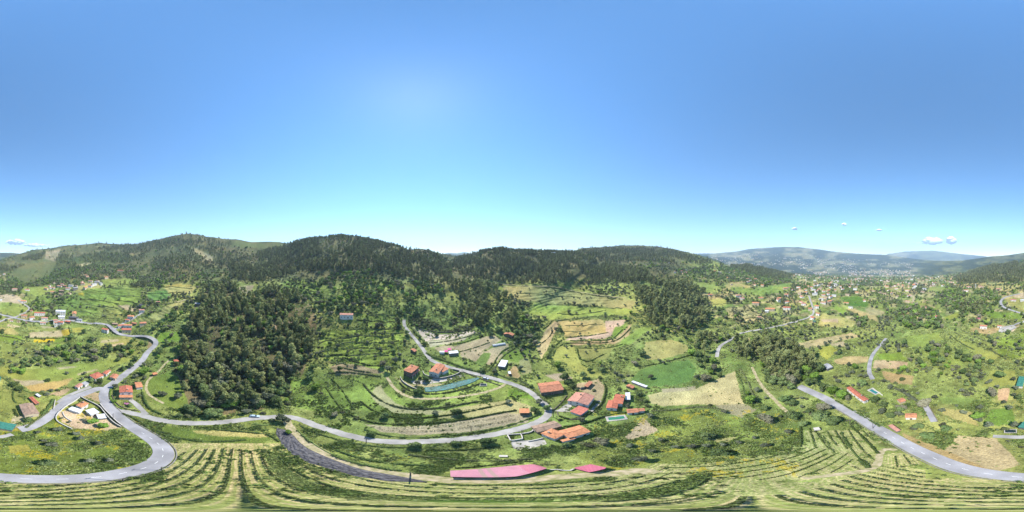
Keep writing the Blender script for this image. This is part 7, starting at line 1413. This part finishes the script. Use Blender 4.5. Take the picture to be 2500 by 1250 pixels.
# hamlets on the far mountain
FR = slice(nA+nB, nA+nB+nF)
for _ in range(1700):
    u = 1740+rng.random()*490; j = int(u*NC/2500) % NC; t = rng.random()**1.6
    if fbm(np.array([u/40.0]), np.array([t*5]), 3, 401)[0] < .50: continue
    k = nA+nB+int((1-(1-t))*nF*.75); x, y = XX[k, j], YY[k, j]; a = rng.normal()*25; fm.append((x+a, y+rng.normal()*25, 1.1+.6*rng.random(), int(rng.integers(0, 6)), ''))
far_mass('distant_town', fm, 'distant towns and hamlets on the valley floor and mountain slopes', 1)
# ------------------------------------------------------------------ clouds low over the horizon
cloud_m = bpy.data.materials.new('cloud_vapour'); cloud_m.use_nodes = True; N, L = nt(cloud_m); N.clear(); o_ = N.new('ShaderNodeOutputMaterial'); df = N.new('ShaderNodeBsdfDiffuse'); df.inputs[0].default_value = (.9,.9,.92,1); tr = N.new('ShaderNodeBsdfTranslucent'); tr.inputs[0].default_value = (.9,.9,.92,1); tp = N.new('ShaderNodeBsdfTransparent'); m1 = N.new('ShaderNodeMixShader'); m1.inputs[0].default_value = .15; m2 = N.new('ShaderNodeMixShader')
L.new(df.outputs[0], m1.inputs[1]); L.new(tr.outputs[0], m1.inputs[2]); lw = N.new('ShaderNodeLayerWeight'); lw.inputs[0].default_value = .35; mr = N.new('ShaderNodeMapRange'); mr.inputs[1].default_value = .65; mr.inputs[3].default_value = 0.0; mr.inputs[4].default_value = 1.0
L.new(lw.outputs['Facing'], mr.inputs[0]); L.new(mr.outputs[0], m2.inputs[0]); L.new(m1.outputs[0], m2.inputs[1]); L.new(tp.outputs[0], m2.inputs[2]); L.new(m2.outputs[0], o_.inputs[0])
CLD = 16500.0
def cloud(label, u, v, wpx, hpx, seed, n=26):
    r_ = np.random.default_rng(seed); th = (u-1250)*PX; c = np.array([CLD*math.sin(th), CLD*math.cos(th), CAMH-CLD*math.tan((v-625)*PX)]); wid = wpx*PX*CLD; hei = hpx*PX*CLD; tx = np.array([math.cos(th), -math.sin(th), 0]); vs = []; fs = []
    for k in range(n):
        t = r_.random()*2-1; env = (1-t*t)**.6; s_ = hei*(.22+.35*r_.random())*env+hei*.08; p = tx*t*wid/2+np.array([0,0,1])*(r_.random()-.35)*hei*.6*env+np.array([math.sin(th),math.cos(th),0])*r_.normal()*hei*.3
        b = len(vs)
        for i in range(7):
            for j in range(10):
                a1 = math.pi*i/6; a2 = 2*math.pi*j/10; rr_ = s_*(1+.25*r_.normal()*.5); vs.append(tuple(p+rr_*np.array((1.5*math.sin(a1)*math.cos(a2), 1.5*math.sin(a1)*math.sin(a2), math.cos(a1)*.8))))
        for i in range(6):
            for j in range(10): fs.append((b+i*10+j, b+i*10+(j+1)%10, b+i*10+10+(j+1)%10, b+i*10+10+j))
    link('cloud', mesh('cloud', vs, fs, [cloud_m], smooth=True), loc=c, label=label, category='cloud')
cloud('large white cumulus puff above the pale far mountains', 2278, 589, 46, 15, 1); cloud('rounder small puff right of the large cumulus', 2322, 588, 18, 14, 2, 12)
cloud('long low cloud over the far left hills', 38, 592, 50, 11, 3, 22); cloud('thin flat cloud trailing right of the long low cloud', 90, 599, 70, 6, 4, 34); cloud('tiny white wisp above the blue mountain', 1940, 559, 11, 5, 5, 16); cloud('tiny wisp right of the first wisp', 2061, 548, 12, 5, 6, 16); cloud('faintest wisp left of the large cumulus', 2146, 562, 14, 4, 7, 18); cloud('flat ragged strip under the large cumulus', 2260, 594, 50, 3, 8, 44)
# ------------------------------------------------------------------ haze in the valley air
zt = float(ZZ.max())+40; zb = float(ZZ.min())-60; rad = 13500.0
hz = Builder(); hz.box(-rad,-rad,zb,rad,rad,max(zt, CAMH+30)); hm_ = bpy.data.materials.new('haze_air'); hm_.use_nodes = True; N, L = nt(hm_); N.clear(); o_ = N.new('ShaderNodeOutputMaterial'); pv_ = N.new('ShaderNodeVolumePrincipled'); pv_.inputs['Density'].default_value = HAZE; pv_.inputs['Color'].default_value = (.62,.80,1,1); pv_.inputs['Anisotropy'].default_value = .1
L.new(pv_.outputs[0], o_.inputs['Volume']); link('haze', hz.mesh('haze', hm_), kind='stuff', label='pale blue haze over the valley')
